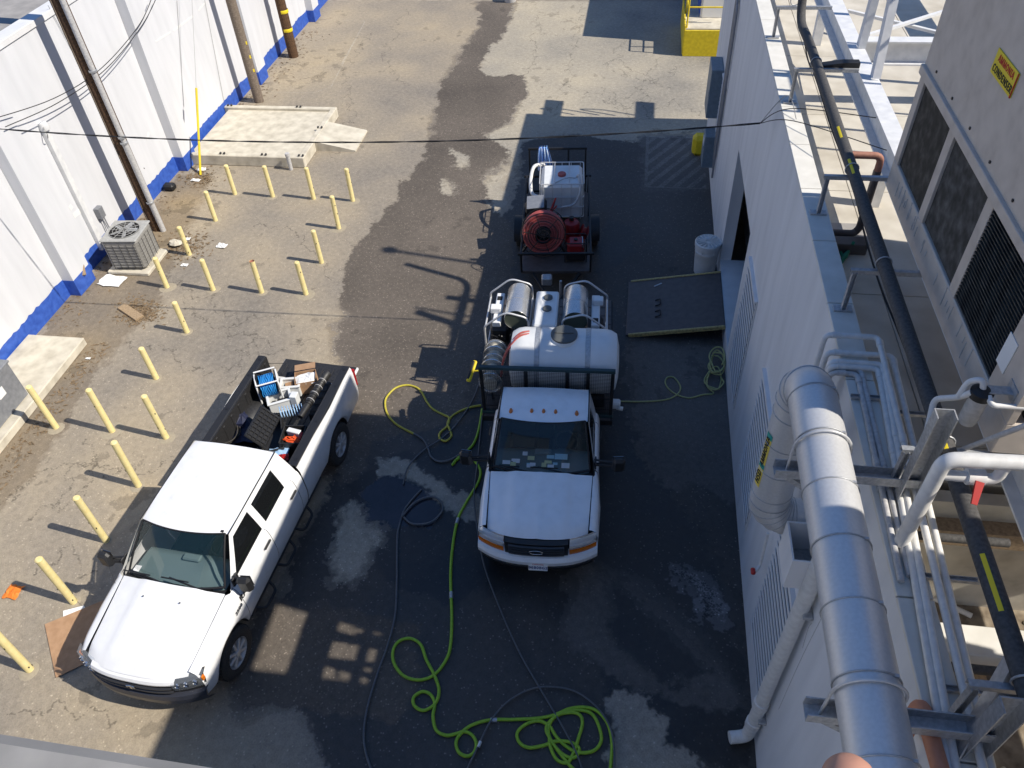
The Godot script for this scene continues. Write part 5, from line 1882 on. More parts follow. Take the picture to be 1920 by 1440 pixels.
func crew_pickup() -> void:
	var root := thing("crew_pickup", "white crew cab pickup with its black lined bed open and full of gear", "pickup truck", Vector3(-6.36, 0, -5.0), atan2(-0.078, 1.0))
	var P := {hw = 1.0, sill = 0.50, axles = [0.0, -4.26], cowl = -0.44, hood_front = 0.90, hood_y0 = 1.13, hood_y1 = 1.32, bulge = 0.035, spine = 0.0, belt = 1.33, rail = 1.40, roof_y = 1.93, roof_hw = 0.735, ws_top = -1.12, roof_back = -2.74, cab_back = -2.84, rib = 0.004, round = 0.17, mirror = 0.16, zf = 0.93, tail = -5.36,
		doors = [[-0.55, -1.62], [-1.63, -2.62]], pillars = ["A", "A2", -1.60, -1.74, -2.44, "C"], glass = [false, true, false, true, false]}
	cab(root, P)
	var st := S()
	for s in [-1.0, 1.0]:
		side_panel("cab_corner", root, P, -2.63, -2.835, s, M.car_white)
		var bs := side_panel("bed_side", root, P, -2.86, -5.36, s, M.car_white)
		st = S()
		bx(st, Vector3(s * (P.hw - 0.125), P.rail + 0.008, -4.11), Vector3(0.15, 0.022, 2.50), 0.008)
		part("rail_cap", st, M.trim, bs)
		st = S()
		for z in [-3.0, -3.9, -4.8, -5.25]: bx(st, Vector3(s * (P.hw - 0.125), P.rail + 0.021, z), Vector3(0.05, 0.006, 0.05), 0.0)
		part("stake_pocket", st, M.black, bs)
		st = S()
		bx(st, Vector3(s * 0.79, 1.10, -4.11), Vector3(0.03, 0.62, 2.48))
		part("bed_liner_side", st, M.liner, root)
		for k in 9:
			st = S()
			bx(st, Vector3(s * 0.772, 1.12, -2.98 - 0.28 * k), Vector3(0.02, 0.46, 0.06), 0.008)
			part("liner_rib", st, M.liner, root)
		st = S()
		var hump := []
		for x in [0.78, 0.62, 0.56]:
			var row := []
			for k in 11:
				var a := PI * k / 10.0
				var rr := 0.50 if x > 0.6 else 0.44
				row.append(Vector3(s * x, 0.82 + sin(a) * (0.26 if x > 0.6 else 0.20), P.axles[1] + cos(a) * rr))
			hump.append(row)
		loft(st, hump, false, s < 0)
		part("wheel_hump", st, M.liner, root)
		st = S()
		bx(st, Vector3(s * (P.hw - 0.035), 1.12, -5.375), Vector3(0.09, 0.42, 0.05), 0.015)
		part("tail_lamp", st, M.tail_red, root)
		wheel(root, Vector3(s * (P.hw - 0.125), 0.41, 0.0), 0.41, 0.27, s)
		wheel(root, Vector3(s * (P.hw - 0.125), 0.41, -4.26), 0.41, 0.27, s)
		# step hoops
		st = S()
		for c in [-0.98, -1.78, -2.5]:
			tube(st, rounded([Vector3(s * 0.90, 0.50, c + 0.26), Vector3(s * 1.07, 0.36, c + 0.18), Vector3(s * 1.07, 0.36, c - 0.18), Vector3(s * 0.90, 0.50, c - 0.26)], 0.08), 0.024, 8)
		rod(st, Vector3(s * 0.92, 0.46, -0.6), Vector3(s * 0.92, 0.46, -3.4), 0.04, 8)
		part("side_step", st, M.black, root)
	st = S()
	bx(st, Vector3(0, 0.80, -4.11), Vector3(1.6, 0.04, 2.50))
	part("bed_floor", st, M.liner, root)
	for k in 11:
		st = S()
		bx(st, Vector3(-0.7 + 0.14 * k, 0.825, -4.11), Vector3(0.06, 0.015, 2.46))
		part("floor_rib", st, M.liner, root)
	st = S()
	bx(st, Vector3(0, 1.10, -2.89), Vector3(1.62, 0.62, 0.04))
	part("bed_front", st, M.liner, root)
	st = S()
	bx(st, Vector3(0, 0.80, -5.66), Vector3(1.60, 0.07, 0.56), 0.02)
	var tg := part("tailgate", st, M.car_white, root)
	st = S()
	bx(st, Vector3(0, 0.845, -5.66), Vector3(1.54, 0.02, 0.50), 0.006)
	part("tailgate_liner", st, M.liner, tg)
	for k in 13:
		st = S()
		bx(st, Vector3(-0.66 + 0.11 * k, 0.859, -5.60), Vector3(0.04, 0.012, 0.30), 0.004)
		part("liner_rib", st, M.liner, tg)
	st = S()
	for s in [-1.0, 1.0]: rod(st, Vector3(s * 0.78, 1.25, -5.33), Vector3(s * 0.77, 0.84, -5.78), 0.006, 5)
	part("tailgate_cable", st, M.dark_metal, tg)
	st = S()
	bx(st, Vector3(0, 0.55, -5.45), Vector3(1.75, 0.18, 0.16), 0.03)
	part("rear_bumper", st, M.chrome, root)
	# nose
	st = S()
	front_strip(st, P, -0.93, 0.93, [Vector2(0.0, 1.045), Vector2(0.02, 1.0), Vector2(0.0, 0.80), Vector2(-0.02, 0.74)])
	var gr := part("grille", st, M.trim, root)
	st = S()
	front_strip(st, P, -0.66, 0.66, [Vector2(-0.06, 1.125), Vector2(0.005, 1.10), Vector2(0.03, 1.06), Vector2(0.03, 1.035)])
	part("grille_brow", st, M.car_white, gr)
	for y in [0.86, 0.955]:
		st = S()
		front_strip(st, P, -0.60, 0.60, [Vector2(0.022, y + 0.02), Vector2(0.05, y + 0.008), Vector2(0.05, y - 0.008), Vector2(0.022, y - 0.02)])
		part("grille_bar", st, M.dark_metal, gr)
	st = S()
	bx(st, Vector3(0, 0.965, P.zf + 0.05), Vector3(0.13, 0.035, 0.02), 0.008)
	bx(st, Vector3(0, 0.945, P.zf + 0.052), Vector3(0.05, 0.11, 0.02), 0.012)
	bx(st, Vector3(-0.055, 0.955, P.zf + 0.055), Vector3(0.03, 0.06, 0.02), 0.008)
	bx(st, Vector3(0.055, 0.955, P.zf + 0.055), Vector3(0.03, 0.06, 0.02), 0.008)
	part("emblem", st, M.chrome, gr)
	st = S()
	front_strip(st, P, -0.97, 0.97, [Vector2(-0.04, 0.76), Vector2(0.05, 0.74), Vector2(0.07, 0.66), Vector2(0.06, 0.54), Vector2(0.0, 0.48), Vector2(-0.06, 0.42)])
	part("front_bumper", st, M.bumper, root)
	for s in [-1.0, 1.0]:
		st = S()
		front_strip(st, P, s * 0.62, s * 0.99, [Vector2(-0.10, 1.125), Vector2(0.02, 1.08), Vector2(0.03, 0.97), Vector2(0.015, 0.88)], 10, 0.012)
		var hl := part("headlight", st, M.lens, root)
		st = S()
		for k in 3:
			var x: float = s * (0.68 + 0.11 * k)
			lathe(st, [Vector2(0.0, -0.02), Vector2(0.045, 0.0), Vector2(0.052, 0.03)], Transform3D(Basis(Vector3.RIGHT, PI / 2), Vector3(x, 1.01, fascia(P, x) + 0.01)), 14)
		part("reflector", st, M.chrome, hl)
		st = S()
		bx(st, Vector3(s * 0.975, 1.0, fascia(P, 0.975) - 0.02), Vector3(0.03, 0.10, 0.06), 0.01)
		part("marker", st, M.amber, hl)
		st = S()
		front_strip(st, P, s * 0.62, s * 0.98, [Vector2(-0.13, 1.11), Vector2(-0.05, 1.06), Vector2(-0.04, 0.94), Vector2(-0.02, 0.86)], 10, 0.0)
		part("lamp_back", st, M.dark_metal, hl)
		# badge lettering on the front door
		var b := Basis(Vector3(0, 0, -s), Vector3.UP, Vector3(s, 0, 0))
		word("badge", "RAM", 0.16, Transform3D(b, Vector3(s * (P.hw + 0.004), 1.12, -0.66)), M.trim, root)
		word("badge", "2500", 0.09, Transform3D(b, Vector3(s * (P.hw + 0.02), 1.05, -0.38)), M.trim, root)
	st = S()
	rod(st, Vector3(-0.92, 1.27, -0.30), Vector3(-1.0, 1.95, -0.52), 0.004, 5)
	part("aerial", st, M.dark_metal, root)
	st = S()
	for x in [-0.30, 0.30]: bx(st, Vector3(x, P.hood_y1 + 0.085, P.cowl + 0.30), Vector3(0.025, 0.015, 0.02), 0.005)
	part("washer_nozzle", st, M.black, root)
	st = S()
	bx(st, Vector3(0.62, P.roof_y - 0.055, P.ws_top - 0.02), Vector3(0.05, 0.02, 0.04), 0.006)
	part("roof_sensor", st, M.black, root)
	st = S()
	bx(st, Vector3(-0.66, P.hood_y1 + 0.07, P.cowl - 0.12), Vector3(0.10, 0.004, 0.10), 0.0, Transform3D(Basis(Vector3.RIGHT, 0.0), Vector3.ZERO))
	part("permit_sticker", st, M.paper, root)
	# load in the bed, each a thing of its own
	bed_load()

func bed_load() -> void:
	var st := S()
	var c := gy(503, 722, 1.22)
	var t := thing("blue_hose_reel", "reel of bright blue hose in a white tubular frame in the pickup bed", "hose reel", c, 0.5)
	lathe(st, [Vector2(0.10, -0.15), Vector2(0.19, -0.14), Vector2(0.21, -0.05), Vector2(0.195, 0.0), Vector2(0.21, 0.06), Vector2(0.19, 0.14), Vector2(0.10, 0.15)], Transform3D(Basis(Vector3(0, 0, 1), PI / 2), Vector3.ZERO), 20)
	part("blue_hose", st, M.blue_hose, t)
	st = S()
	for k in 9:
		var ring := []
		for j in 20: ring.append(Vector3(-0.13 + k * 0.032 + 0.012 * sin(j * 2.0 + k), cos(TAU * j / 20) * 0.212, sin(TAU * j / 20) * 0.212))
		tube(st, ring, 0.010, 5, true)
	part("hose_turn", st, M.blue_hose, t)
	for s in [-1, 1]:
		st = S()
		lathe(st, [Vector2(0.02, s * 0.16), Vector2(0.25, s * 0.165), Vector2(0.26, s * 0.175), Vector2(0.02, s * 0.175)], Transform3D(Basis(Vector3(0, 0, 1), PI / 2), Vector3.ZERO), 22)
		part("flange", st, M.black, t)
		st = S()
		tube(st, rounded([Vector3(s * 0.20, -0.36, 0.22), Vector3(s * 0.20, 0.22, 0.20), Vector3(s * 0.20, 0.22, -0.20), Vector3(s * 0.20, -0.36, -0.22)], 0.12), 0.016, 8)
		part("frame", st, M.white, t)
	st = S()
	rod(st, Vector3(-0.2, 0.22, 0.2), Vector3(0.2, 0.22, 0.2), 0.016, 8)
	rod(st, Vector3(-0.2, 0.22, -0.2), Vector3(0.2, 0.22, -0.2), 0.016, 8)
	part("handle", st, M.white, t)
	# crates
	for q in [[524, 748, 0.42, 0.30, 0.5, "open white plastic crate between hose reel and black tool case lid"], [545, 722, 0.36, 0.24, 0.2, "grey white plastic crate beside the cardboard box in the pickup bed"]]:
		c = gy(q[0], q[1], 1.05)
		c.y = 0.84
		t = thing("plastic_crate", q[5], "crate", c, q[4])
		for s in [-1, 1]:
			st = S()
			bx(st, Vector3(s * q[2] * 0.5, 0.14, 0), Vector3(0.02, 0.26, q[3]), 0.004)
			bx(st, Vector3(0, 0.14, s * q[3] * 0.5), Vector3(q[2], 0.26, 0.02), 0.004)
			bx(st, Vector3(s * q[2] * 0.5, 0.27, 0), Vector3(0.05, 0.03, q[3] + 0.05), 0.006)
			bx(st, Vector3(0, 0.272, s * q[3] * 0.5), Vector3(q[2] + 0.05, 0.03, 0.05), 0.006)
			part("side", st, M.poly_white, t)
		st = S()
		bx(st, Vector3(0, 0.02, 0), Vector3(q[2], 0.02, q[3]))
		part("base", st, M.pvc_grey, t)
		st = S()
		bx(st, Vector3(0.05, 0.10, 0.02), Vector3(q[2] * 0.5, 0.14, q[3] * 0.6), 0.02)
		bx(st, Vector3(-0.12, 0.08, -0.04), Vector3(0.1, 0.10, 0.12), 0.02)
		part("tools", st, M.dark_metal, t)
	# cardboard box, flaps open
	c = gy(574, 712, 1.05)
	c.y = 0.84
	t = thing("cardboard_box", "open tan cardboard box with white papers inside in the pickup bed", "cardboard box", c, 0.35)
	st = S()
	for s in [-1, 1]:
		bx(st, Vector3(s * 0.20, 0.15, 0), Vector3(0.006, 0.30, 0.34))
		bx(st, Vector3(0, 0.15, s * 0.17), Vector3(0.40, 0.30, 0.006))
	part("wall", st, M.cardboard, t)
	st = S()
	bx(st, Vector3(0.0, 0.32, -0.27), Vector3(0.40, 0.006, 0.20), 0.0, Transform3D(Basis(Vector3.RIGHT, -0.12), Vector3.ZERO))
	bx(st, Vector3(-0.28, 0.26, 0.0), Vector3(0.16, 0.006, 0.32), 0.0, Transform3D(Basis(Vector3(0, 0, 1), 0.25), Vector3.ZERO))
	part("flap", st, M.cardboard, t)
	part("papers", _crumple(Vector3(0, 0.25, 0.02), 0.36, 0.30, 5), M.paper, t)
	c = gy(551, 742, 1.15)
	st = S()
	bx(st, Vector3(c.x, 1.05, c.z), Vector3(0.13, 0.28, 0.16), 0.008, Transform3D())
	single("white_carton", "small white carton standing between the crates and the cardboard box", "carton", st, M.poly_white)
	# long black roll
	st = S()
	var a := gy(613, 700, 1.25)
	var b := gy(563, 782, 1.20)
	tube(st, [a, a.lerp(b, 0.12), a.lerp(b, 0.13), a.lerp(b, 0.5), a.lerp(b, 0.8), b], [0.085, 0.085, 0.075, 0.07, 0.062, 0.05], 14)
	var rl := thing("black_roll", "long black ribbed roll laid along the side of the pickup bed", "roll")
	part("roll", st, M.liner, rl)
	for k in 12:
		st = S()
		_ring(st, a.lerp(b, 0.18 + 0.05 * k), (b - a).normalized(), 0.074, 0.007)
		part("rib", st, M.pvc_grey if k % 3 == 0 else M.liner, rl)
	# blue and black wire coil
	st = S()
	var cc := gy(550, 766, 1.08)
	for k in 9:
		var ring := []
		for j in 18:
			var th := TAU * j / 18
			ring.append(cc + Basis(Vector3.UP, 0.5) * Vector3(-0.24 + k * 0.05, cos(th) * 0.10, sin(th) * 0.11 + 0.01 * k))
		tube(st, ring, 0.008, 5, true)
	single("wire_coil", "coil of blue grey wire lying beside the black roll in the bed", "wire coil", st, M.pale_blue)
	# tool case with its ribbed lid up, tote beside
	c = gy(492, 798, 1.30)
	t = thing("tool_case", "large black tool case with its ribbed lid propped open behind the cab", "tool case", Vector3(c.x + 0.1, 0.84, c.z), 0.42)
	st = S()
	for s in [-1, 1]:
		bx(st, Vector3(s * 0.20, 0.14, 0), Vector3(0.02, 0.28, 0.86), 0.005)
		bx(st, Vector3(0, 0.14, s * 0.43), Vector3(0.40, 0.28, 0.02), 0.005)
	bx(st, Vector3(0, 0.02, 0), Vector3(0.4, 0.03, 0.86))
	part("tray", st, M.liner, t)
	var k0 := gy(500, 748, 1.46)
	var k1 := gy(526, 784, 1.18)
	var k2 := gy(496, 842, 1.18)
	var along := (k2 - k1)
	var across := (k0 - k1)
	var zx := along.normalized()
	var xx := zx.cross(across).normalized()
	var yx := zx.cross(xx) * -1.0
	if yx.dot(across) < 0.0: yx = -yx
	xx = yx.cross(zx)
	var lx2: Transform3D = t.transform.affine_inverse() * Transform3D(Basis(xx, yx, zx), (k1 + k2) * 0.5)
	var lw := across.length()
	var ll := along.length()
	st = S()
	bx(st, Vector3(0, lw * 0.5, 0), Vector3(0.05, lw, ll), 0.02, lx2)
	var lid := part("lid", st, M.black_grid, t)
	for k in 8:
		st = S()
		for e in [-0.035, 0.035]: bx(st, Vector3(e, lw * 0.5, ll * (-0.42 + 0.12 * k)), Vector3(0.035, lw * 0.9, 0.022), 0.006, lx2)
		part("lid_rib", st, M.black_grid, lid)
	for k in 5:
		st = S()
		for e in [-0.032, 0.032]: bx(st, Vector3(e, lw * (0.1 + 0.2 * k), 0), Vector3(0.03, 0.02, ll * 0.93), 0.006, lx2)
		part("lid_rib", st, M.black_grid, lid)
	c = gy(549, 816, 1.15)
	t = thing("black_tote", "open black tote holding orange cords and a white box behind the cab", "tote", Vector3(c.x, 0.84, c.z), 0.1)
	st = S()
	for s in [-1, 1]:
		bx(st, Vector3(s * 0.20, 0.17, 0), Vector3(0.02, 0.34, 0.42), 0.005)
		bx(st, Vector3(0, 0.17, s * 0.21), Vector3(0.40, 0.34, 0.02), 0.005)
	bx(st, Vector3(0, 0.02, 0), Vector3(0.4, 0.02, 0.42))
	part("bin", st, M.liner, t)
	st = S()
	bx(st, Vector3(-0.02, 0.29, -0.08), Vector3(0.26, 0.12, 0.10), 0.01, Transform3D(Basis(Vector3.UP, -0.3), Vector3.ZERO))
	part("white_box", st, M.white, t)
	st = S()
	var pts := []
	rng.seed = 14
	for k in 34: pts.append(Vector3(rng.randf_range(-0.17, 0.17), 0.26 + rng.randf() * 0.06, rng.randf_range(0.0, 0.16)))
	tube(st, smooth(pts, 4), 0.010, 5)
	part("orange_cord", st, M.orange_cord, t)
	st = S()
	bx(st, Vector3(0.15, 0.30, 0.02), Vector3(0.05, 0.06, 0.18), 0.012)
	part("red_tool", st, M.red, t)
	# long black case along the bed side and a small box of parts
	c = gy(601, 752, 0.95)
	t = thing("black_gear_case", "long narrow black case lying between the black roll and the bed side", "case", Vector3(c.x, 0.85, c.z), 0.05)
	st = S()
	bx(st, Vector3(0, 0.10, 0), Vector3(0.20, 0.20, 0.9), 0.02)
	part("shell", st, M.liner, t)
	for k in 5:
		st = S()
		bx(st, Vector3(0, 0.205, -0.36 + 0.18 * k), Vector3(0.17, 0.015, 0.05), 0.005)
		part("rib", st, M.black_grid, t)
	c = gy(455, 790, 0.95)
	t = thing("grey_gear_bag", "slumped dark grey gear bag in the pickup bed beside the wheel hump", "bag", Vector3(c.x, 0.84, c.z), 0.4)
	st = S()
	_rock(st, Vector3(0, 0.14, 0), Vector3(0.42, 0.34, 0.55), 12)
	part("bag", st, M.tarp, t)
	st = S()
	tube(st, smooth([Vector3(-0.1, 0.24, -0.2), Vector3(-0.05, 0.38, 0.0), Vector3(-0.1, 0.24, 0.2)], 6), 0.014, 6)
	part("strap", st, M.black, t)
	c = gy(528, 852, 1.05)
	t = thing("rag_bundle", "bundle of blue and red rags in the bed corner behind the cab", "rags")
	part("blue_rag", _crumple(c + Vector3(-0.05, 0.0, -0.02), 0.34, 0.24, 9), M.pale_blue, t)
	part("red_rag", _crumple(c + Vector3(0.05, 0.02, 0.09), 0.22, 0.16, 19), M.red, t)
	st = S()
	pts = []
	for k in 40:
		var th := k * 0.6
		pts.append(gy(432, 818, 0.95) + Vector3(cos(th) * (0.16 + 0.03 * sin(k)), 0.003 * k, sin(th) * (0.24 + 0.02 * cos(k * 1.3))))
	tube(st, smooth(pts, 3), 0.014, 6)
	single("black_cable_coil", "coil of thick black cable in the bed corner by the wheel hump", "cable coil", st, M.rubber)
	part("tarp", _crumple(gy(462, 812, 0.95), 0.5, 0.45, 23), M.tarp, thing("dark_tarp", "crumpled dark blue tarp behind the propped tool case lid", "tarp"))

func wash_truck() -> void:
	var yaw := atan2(0.045, 1.0)
	var root := thing("wash_truck", "white regular cab flatbed truck with amber roof lights and a mesh headache rack", "truck", Vector3(-1.075, 0, -7.72), yaw)
	var P := {hw = 0.965, sill = 0.52, axles = [0.0], cowl = -0.42, hood_front = 0.76, hood_y0 = 1.13, hood_y1 = 1.30, bulge = 0.035, spine = 0.012, belt = 1.30, rail = 1.30, roof_y = 1.97, roof_hw = 0.745, ws_top = -1.08, roof_back = -1.80, cab_back = -1.86, rib = 0.0, round = 0.19, mirror = 0.30, zf = 0.82, tail = -5.2,
		doors = [[-0.55, -1.62]], pillars = ["A", "A2", -1.52, "C"], glass = [false, true, false]}
	cab(root, P)
	var st := S()
	for s in [-1.0, 1.0]:
		side_panel("cab_corner", root, P, -1.63, -1.855, s, M.car_white)
		wheel(root, Vector3(s * (P.hw - 0.125), 0.41, 0.0), 0.41, 0.25, s)
		wheel(root, Vector3(s * (P.hw - 0.05), 0.41, -3.6), 0.41, 0.25, s)
	# amber clearance lamps
	for x in [-0.55, -0.2, 0.0, 0.2, 0.55]:
		st = S()
		lathe(st, [Vector2(0.0, 0.05), Vector2(0.022, 0.045), Vector2(0.036, 0.0)], Transform3D(Basis.from_scale(Vector3(1, 1, 1.5)), Vector3(x, P.roof_y - 0.02 - 0.04 * x * x, P.ws_top - 0.13)), 12)
		part("clearance_lamp", st, M.lamp_amber, root)
	# nose
	st = S()
	front_strip(st, P, -0.50, 0.50, [Vector2(-0.04, 1.13), Vector2(0.03, 1.10), Vector2(0.05, 0.84), Vector2(0.0, 0.80)])
	var gr := part("grille", st, M.trim, root)
	for k in 4:
		st = S()
		var y := 1.06 - 0.065 * k
		front_strip(st, P, -0.44, 0.44, [Vector2(0.045, y + 0.018), Vector2(0.075, y + 0.006), Vector2(0.075, y - 0.006), Vector2(0.045, y - 0.018)])
		part("grille_bar", st, M.dark_metal, gr)
	st = S()
	var ov := []
	for k in 24: ov.append(Vector3(cos(TAU * k / 24) * 0.11, 0.965 + sin(TAU * k / 24) * 0.045, P.zf + 0.082))
	tube(st, ov, 0.008, 6, true)
	part("oval_emblem", st, M.chrome, gr)
	for s in [-1.0, 1.0]:
		st = S()
		front_strip(st, P, s * 0.52, s * 0.93, [Vector2(-0.05, 1.12), Vector2(0.03, 1.08), Vector2(0.045, 1.0)], 10, 0.012)
		var hl := part("headlight", st, M.lens_clear, root)
		st = S()
		front_strip(st, P, s * 0.52, s * 0.94, [Vector2(0.047, 0.995), Vector2(0.055, 0.92), Vector2(0.045, 0.865)], 10, 0.014)
		part("turn_lamp", st, M.amber, hl)
		st = S()
		front_strip(st, P, s * 0.52, s * 0.92, [Vector2(-0.08, 1.10), Vector2(-0.03, 1.05), Vector2(-0.03, 0.9)], 10, 0.0)
		part("reflector", st, M.chrome, hl)
	st = S()
	front_strip(st, P, -0.96, 0.96, [Vector2(-0.06, 0.85), Vector2(0.09, 0.82), Vector2(0.13, 0.75), Vector2(0.12, 0.66), Vector2(0.05, 0.62)])
	part("front_bumper", st, M.car_white, root)
	st = S()
	front_strip(st, P, -0.90, 0.90, [Vector2(0.05, 0.63), Vector2(0.10, 0.58), Vector2(0.06, 0.46), Vector2(-0.05, 0.42)])
	part("air_dam", st, M.black, root)
	var pl := Transform3D(Basis(Vector3.RIGHT, -0.25), Vector3(0.03, 0.655, P.zf + 0.14))
	st = S()
	bx(st, Vector3.ZERO, Vector3(0.305, 0.152, 0.006), 0.004, pl)
	var np := part("licence_plate", st, M.paper, root)
	word("lettering", "96B0BG2", 0.072, pl * Transform3D(Basis(), Vector3(0, -0.012, 0.004)), M.ink_blue, np)
	word("lettering", "California", 0.035, pl * Transform3D(Basis(), Vector3(0, 0.056, 0.004)), M.ink_red, np, false)
	# papers on the dashboard
	rng.seed = 55
	for k in 16:
		var x := rng.randf_range(-0.6, 0.62)
		var big := 0.22 if x > 0.25 else 0.12
		st = S()
		bx(st, Vector3(x, P.hood_y1 - 0.025 + 0.004 * k, P.cowl - 0.26 + rng.randf_range(-0.14, 0.12)), Vector3(big * rng.randf_range(0.6, 1.1), 0.003, big * rng.randf_range(0.4, 0.8)), 0.0, Transform3D())
		part("dash_paper", st, [M.paper, M.pale_paper, M.paper, M.label_pale][k % 4], root)
	# flatbed deck
	st = S()
	bx(st, Vector3(0.0, 1.02, -3.6), Vector3(2.36, 0.14, 3.45), 0.01)
	var dk := part("flatbed_deck", st, M.frame_black, root)
	for k in 13:
		st = S()
		bx(st, Vector3(0, 1.095, -2.0 - 0.267 * k), Vector3(2.28, 0.016, 0.25), 0.003)
		part("deck_plank", st, M.plate_rust, dk)
	# headache rack
	for x in [-1.14, -0.36, 0.36, 0.72, 1.14]:
		st = S()
		bx(st, Vector3(x, 1.58, -1.96), Vector3(0.06, 1.28, 0.06), 0.006)
		part("rack_post", st, M.frame_black, root)
	for y in [1.14, 2.22]:
		st = S()
		bx(st, Vector3(0, y, -1.96), Vector3(2.36, 0.07, 0.07), 0.006)
		part("rack_rail", st, M.rack_teal, root)
	st = S()
	for k in 60:
		var x := -1.12 + 2.24 * k / 59.0
		bar(st, Vector3(x, 1.05, -1.93), Vector3(x, 2.19, -1.93), 0.007, 0.004)
	for k in 34:
		bar(st, Vector3(-1.12, 1.07 + 0.033 * k, -1.93), Vector3(1.12, 1.07 + 0.033 * k, -1.93), 0.007, 0.004)
	part("rack_mesh", st, M.frame_black, root)
	var W := root.transform
	# water tank lying across the bed
	var tk := thing("water_tank", "large white plastic water tank lying across the flatbed with a round grey lid", "water tank", W * Vector3(0.28, 1.90, -2.56), yaw)
	st = S()
	var R := 0.58
	var prof := [Vector2(0.0, -0.98), Vector2(0.30, -0.965), Vector2(0.50, -0.92), Vector2(R - 0.02, -0.82), Vector2(R, -0.70), Vector2(R, 0.70), Vector2(R - 0.02, 0.82), Vector2(0.50, 0.92), Vector2(0.30, 0.965), Vector2(0.0, 0.98)]
	lathe(st, prof, Transform3D(Basis(Vector3(0, 0, 1), PI / 2), Vector3.ZERO), 40)
	part("shell", st, M.poly_white, tk)
	for x in [-0.46, 0.42]:
		st = S()
		lathe(st, [Vector2(R + 0.002, -0.045), Vector2(R + 0.008, -0.04), Vector2(R + 0.008, 0.04), Vector2(R + 0.002, 0.045)], Transform3D(Basis(Vector3(0, 0, 1), PI / 2), Vector3(x, 0, 0)), 40)
		part("tank_strap", st, M.galv_dull, tk)
	st = S()
	lathe(st, [Vector2(0.27, -0.08), Vector2(0.24, 0.02), Vector2(0.235, 0.03)], Transform3D(Basis(), Vector3(0.0, 0.56, 0.0)), 28)
	part("neck", st, M.poly_white, tk)
	st = S()
	lathe(st, [Vector2(0.23, 0.0), Vector2(0.235, 0.04), Vector2(0.20, 0.055), Vector2(0.0, 0.05)], Transform3D(Basis(), Vector3(0, 0.58, 0)), 28)
	bx(st, Vector3(0, 0.64, 0), Vector3(0.34, 0.03, 0.02), 0.008)
	part("lid", st, M.lid_grey, tk)
	st = S()
	for k in 2:
		tube(st, smooth([Vector3(-0.62, 0.57, -0.10 + 0.07 * k), Vector3(-0.78, 0.58, -0.02 + 0.07 * k), Vector3(-0.95, 0.42, 0.10 + 0.08 * k), Vector3(-1.08, 0.10, 0.15 + 0.08 * k), Vector3(-1.12, -0.2, 0.2 + 0.08 * k)], 6), 0.018, 7)
	part("red_tube", st, M.hose_red, tk)
	st = S()
	bx(st, Vector3(0, -0.66, 0), Vector3(1.5, 0.26, 0.8), 0.02)
	part("cradle", st, M.frame_black, tk)
	# pressure washers either side of a white fuel tank
	for s in [-1.0, 1.0]:
		var w := thing("pressure_washer", "pressure washer with a stainless burner drum %s" % ("behind the reels, its open end a dark disc" if s < 0 else "closed by a green end shield"), "pressure washer", W * Vector3(-0.12 + s * 0.74, 1.12, -4.02), yaw)
		st = S()
		for z in [-0.52, 0.52]:
			tube(st, rounded([Vector3(-0.42, 0.0, z), Vector3(-0.42, 0.62 if s < 0 else 0.95, z), Vector3(-0.42 if s < 0 else 0.0, 0.72 if s < 0 else 1.08, z), Vector3(0.0 if s < 0 else 0.42, 1.08 if s < 0 else 0.72, z), Vector3(0.42, 0.95 if s < 0 else 0.62, z), Vector3(0.42, 0.0, z)], 0.12), 0.02, 8)
		for x in [-0.42, 0.42]:
			rod(st, Vector3(x, 0.62, -0.52), Vector3(x, 0.62, 0.52), 0.018, 8)
			rod(st, Vector3(x, 0.05, -0.52), Vector3(x, 0.05, 0.52), 0.018, 8)
		part("tube_frame", st, M.galv, w)
		st = S()
		var cx: float = -s * 0.18
		lathe(st, [Vector2(0.225, -0.44), Vector2(0.23, -0.43), Vector2(0.23, 0.0), Vector2(0.236, 0.0), Vector2(0.236, 0.03), Vector2(0.23, 0.03), Vector2(0.23, 0.42), Vector2(0.225, 0.43)], Transform3D(Basis(Vector3.RIGHT, PI / 2), Vector3(cx, 0.82, 0)), 32)
		part("burner_drum", st, M.stainless, w)
		st = S()
		lathe(st, [Vector2(0.0, 0.40), Vector2(0.222, 0.40)], Transform3D(Basis(Vector3.RIGHT, PI / 2), Vector3(cx, 0.82, 0.0)), 28)
		part("drum_end", st, M.drum_green, w)
		st = S()
		lathe(st, [Vector2(0.0, -0.42), Vector2(0.222, -0.42)], Transform3D(Basis(Vector3.RIGHT, PI / 2), Vector3(cx, 0.82, 0.0)), 28)
		part("drum_end", st, M.void if s < 0 else M.drum_green, w)  # on one washer a near-black disc stands for the drum's dark inside
		st = S()
		bx(st, Vector3(s * 0.20, 0.70, -0.02), Vector3(0.16, 0.12, 0.92), 0.015)
		part("control_panel", st, M.white, w)
		st = S()
		bx(st, Vector3(s * 0.24, 0.82, 0.10 if s < 0 else -0.22), Vector3(0.20, 0.13, 0.16), 0.015)
		part("switch_box", st, M.white, w)
		st = S()
		bx(st, Vector3(s * 0.205, 0.764, -0.30 if s < 0 else 0.3), Vector3(0.10, 0.006, 0.12))
		part("decal", st, M.ink, w)
		st = S()
		bx(st, Vector3(s * 0.18, 0.28, 0.05), Vector3(0.36, 0.40, 0.5), 0.05)
		bx(st, Vector3(-s * 0.2, 0.25, 0.0), Vector3(0.34, 0.35, 0.8), 0.04)
		part("engine", st, M.dark_metal, w)
		st = S()
		for k in 6: rod(st, Vector3(s * (0.05 + 0.05 * k), 0.45 + 0.02 * (k % 3), 0.50), Vector3(s * (0.3 - 0.06 * k), 0.2, 0.36), 0.015, 6)
		part("hydraulic_line", st, M.black, w)
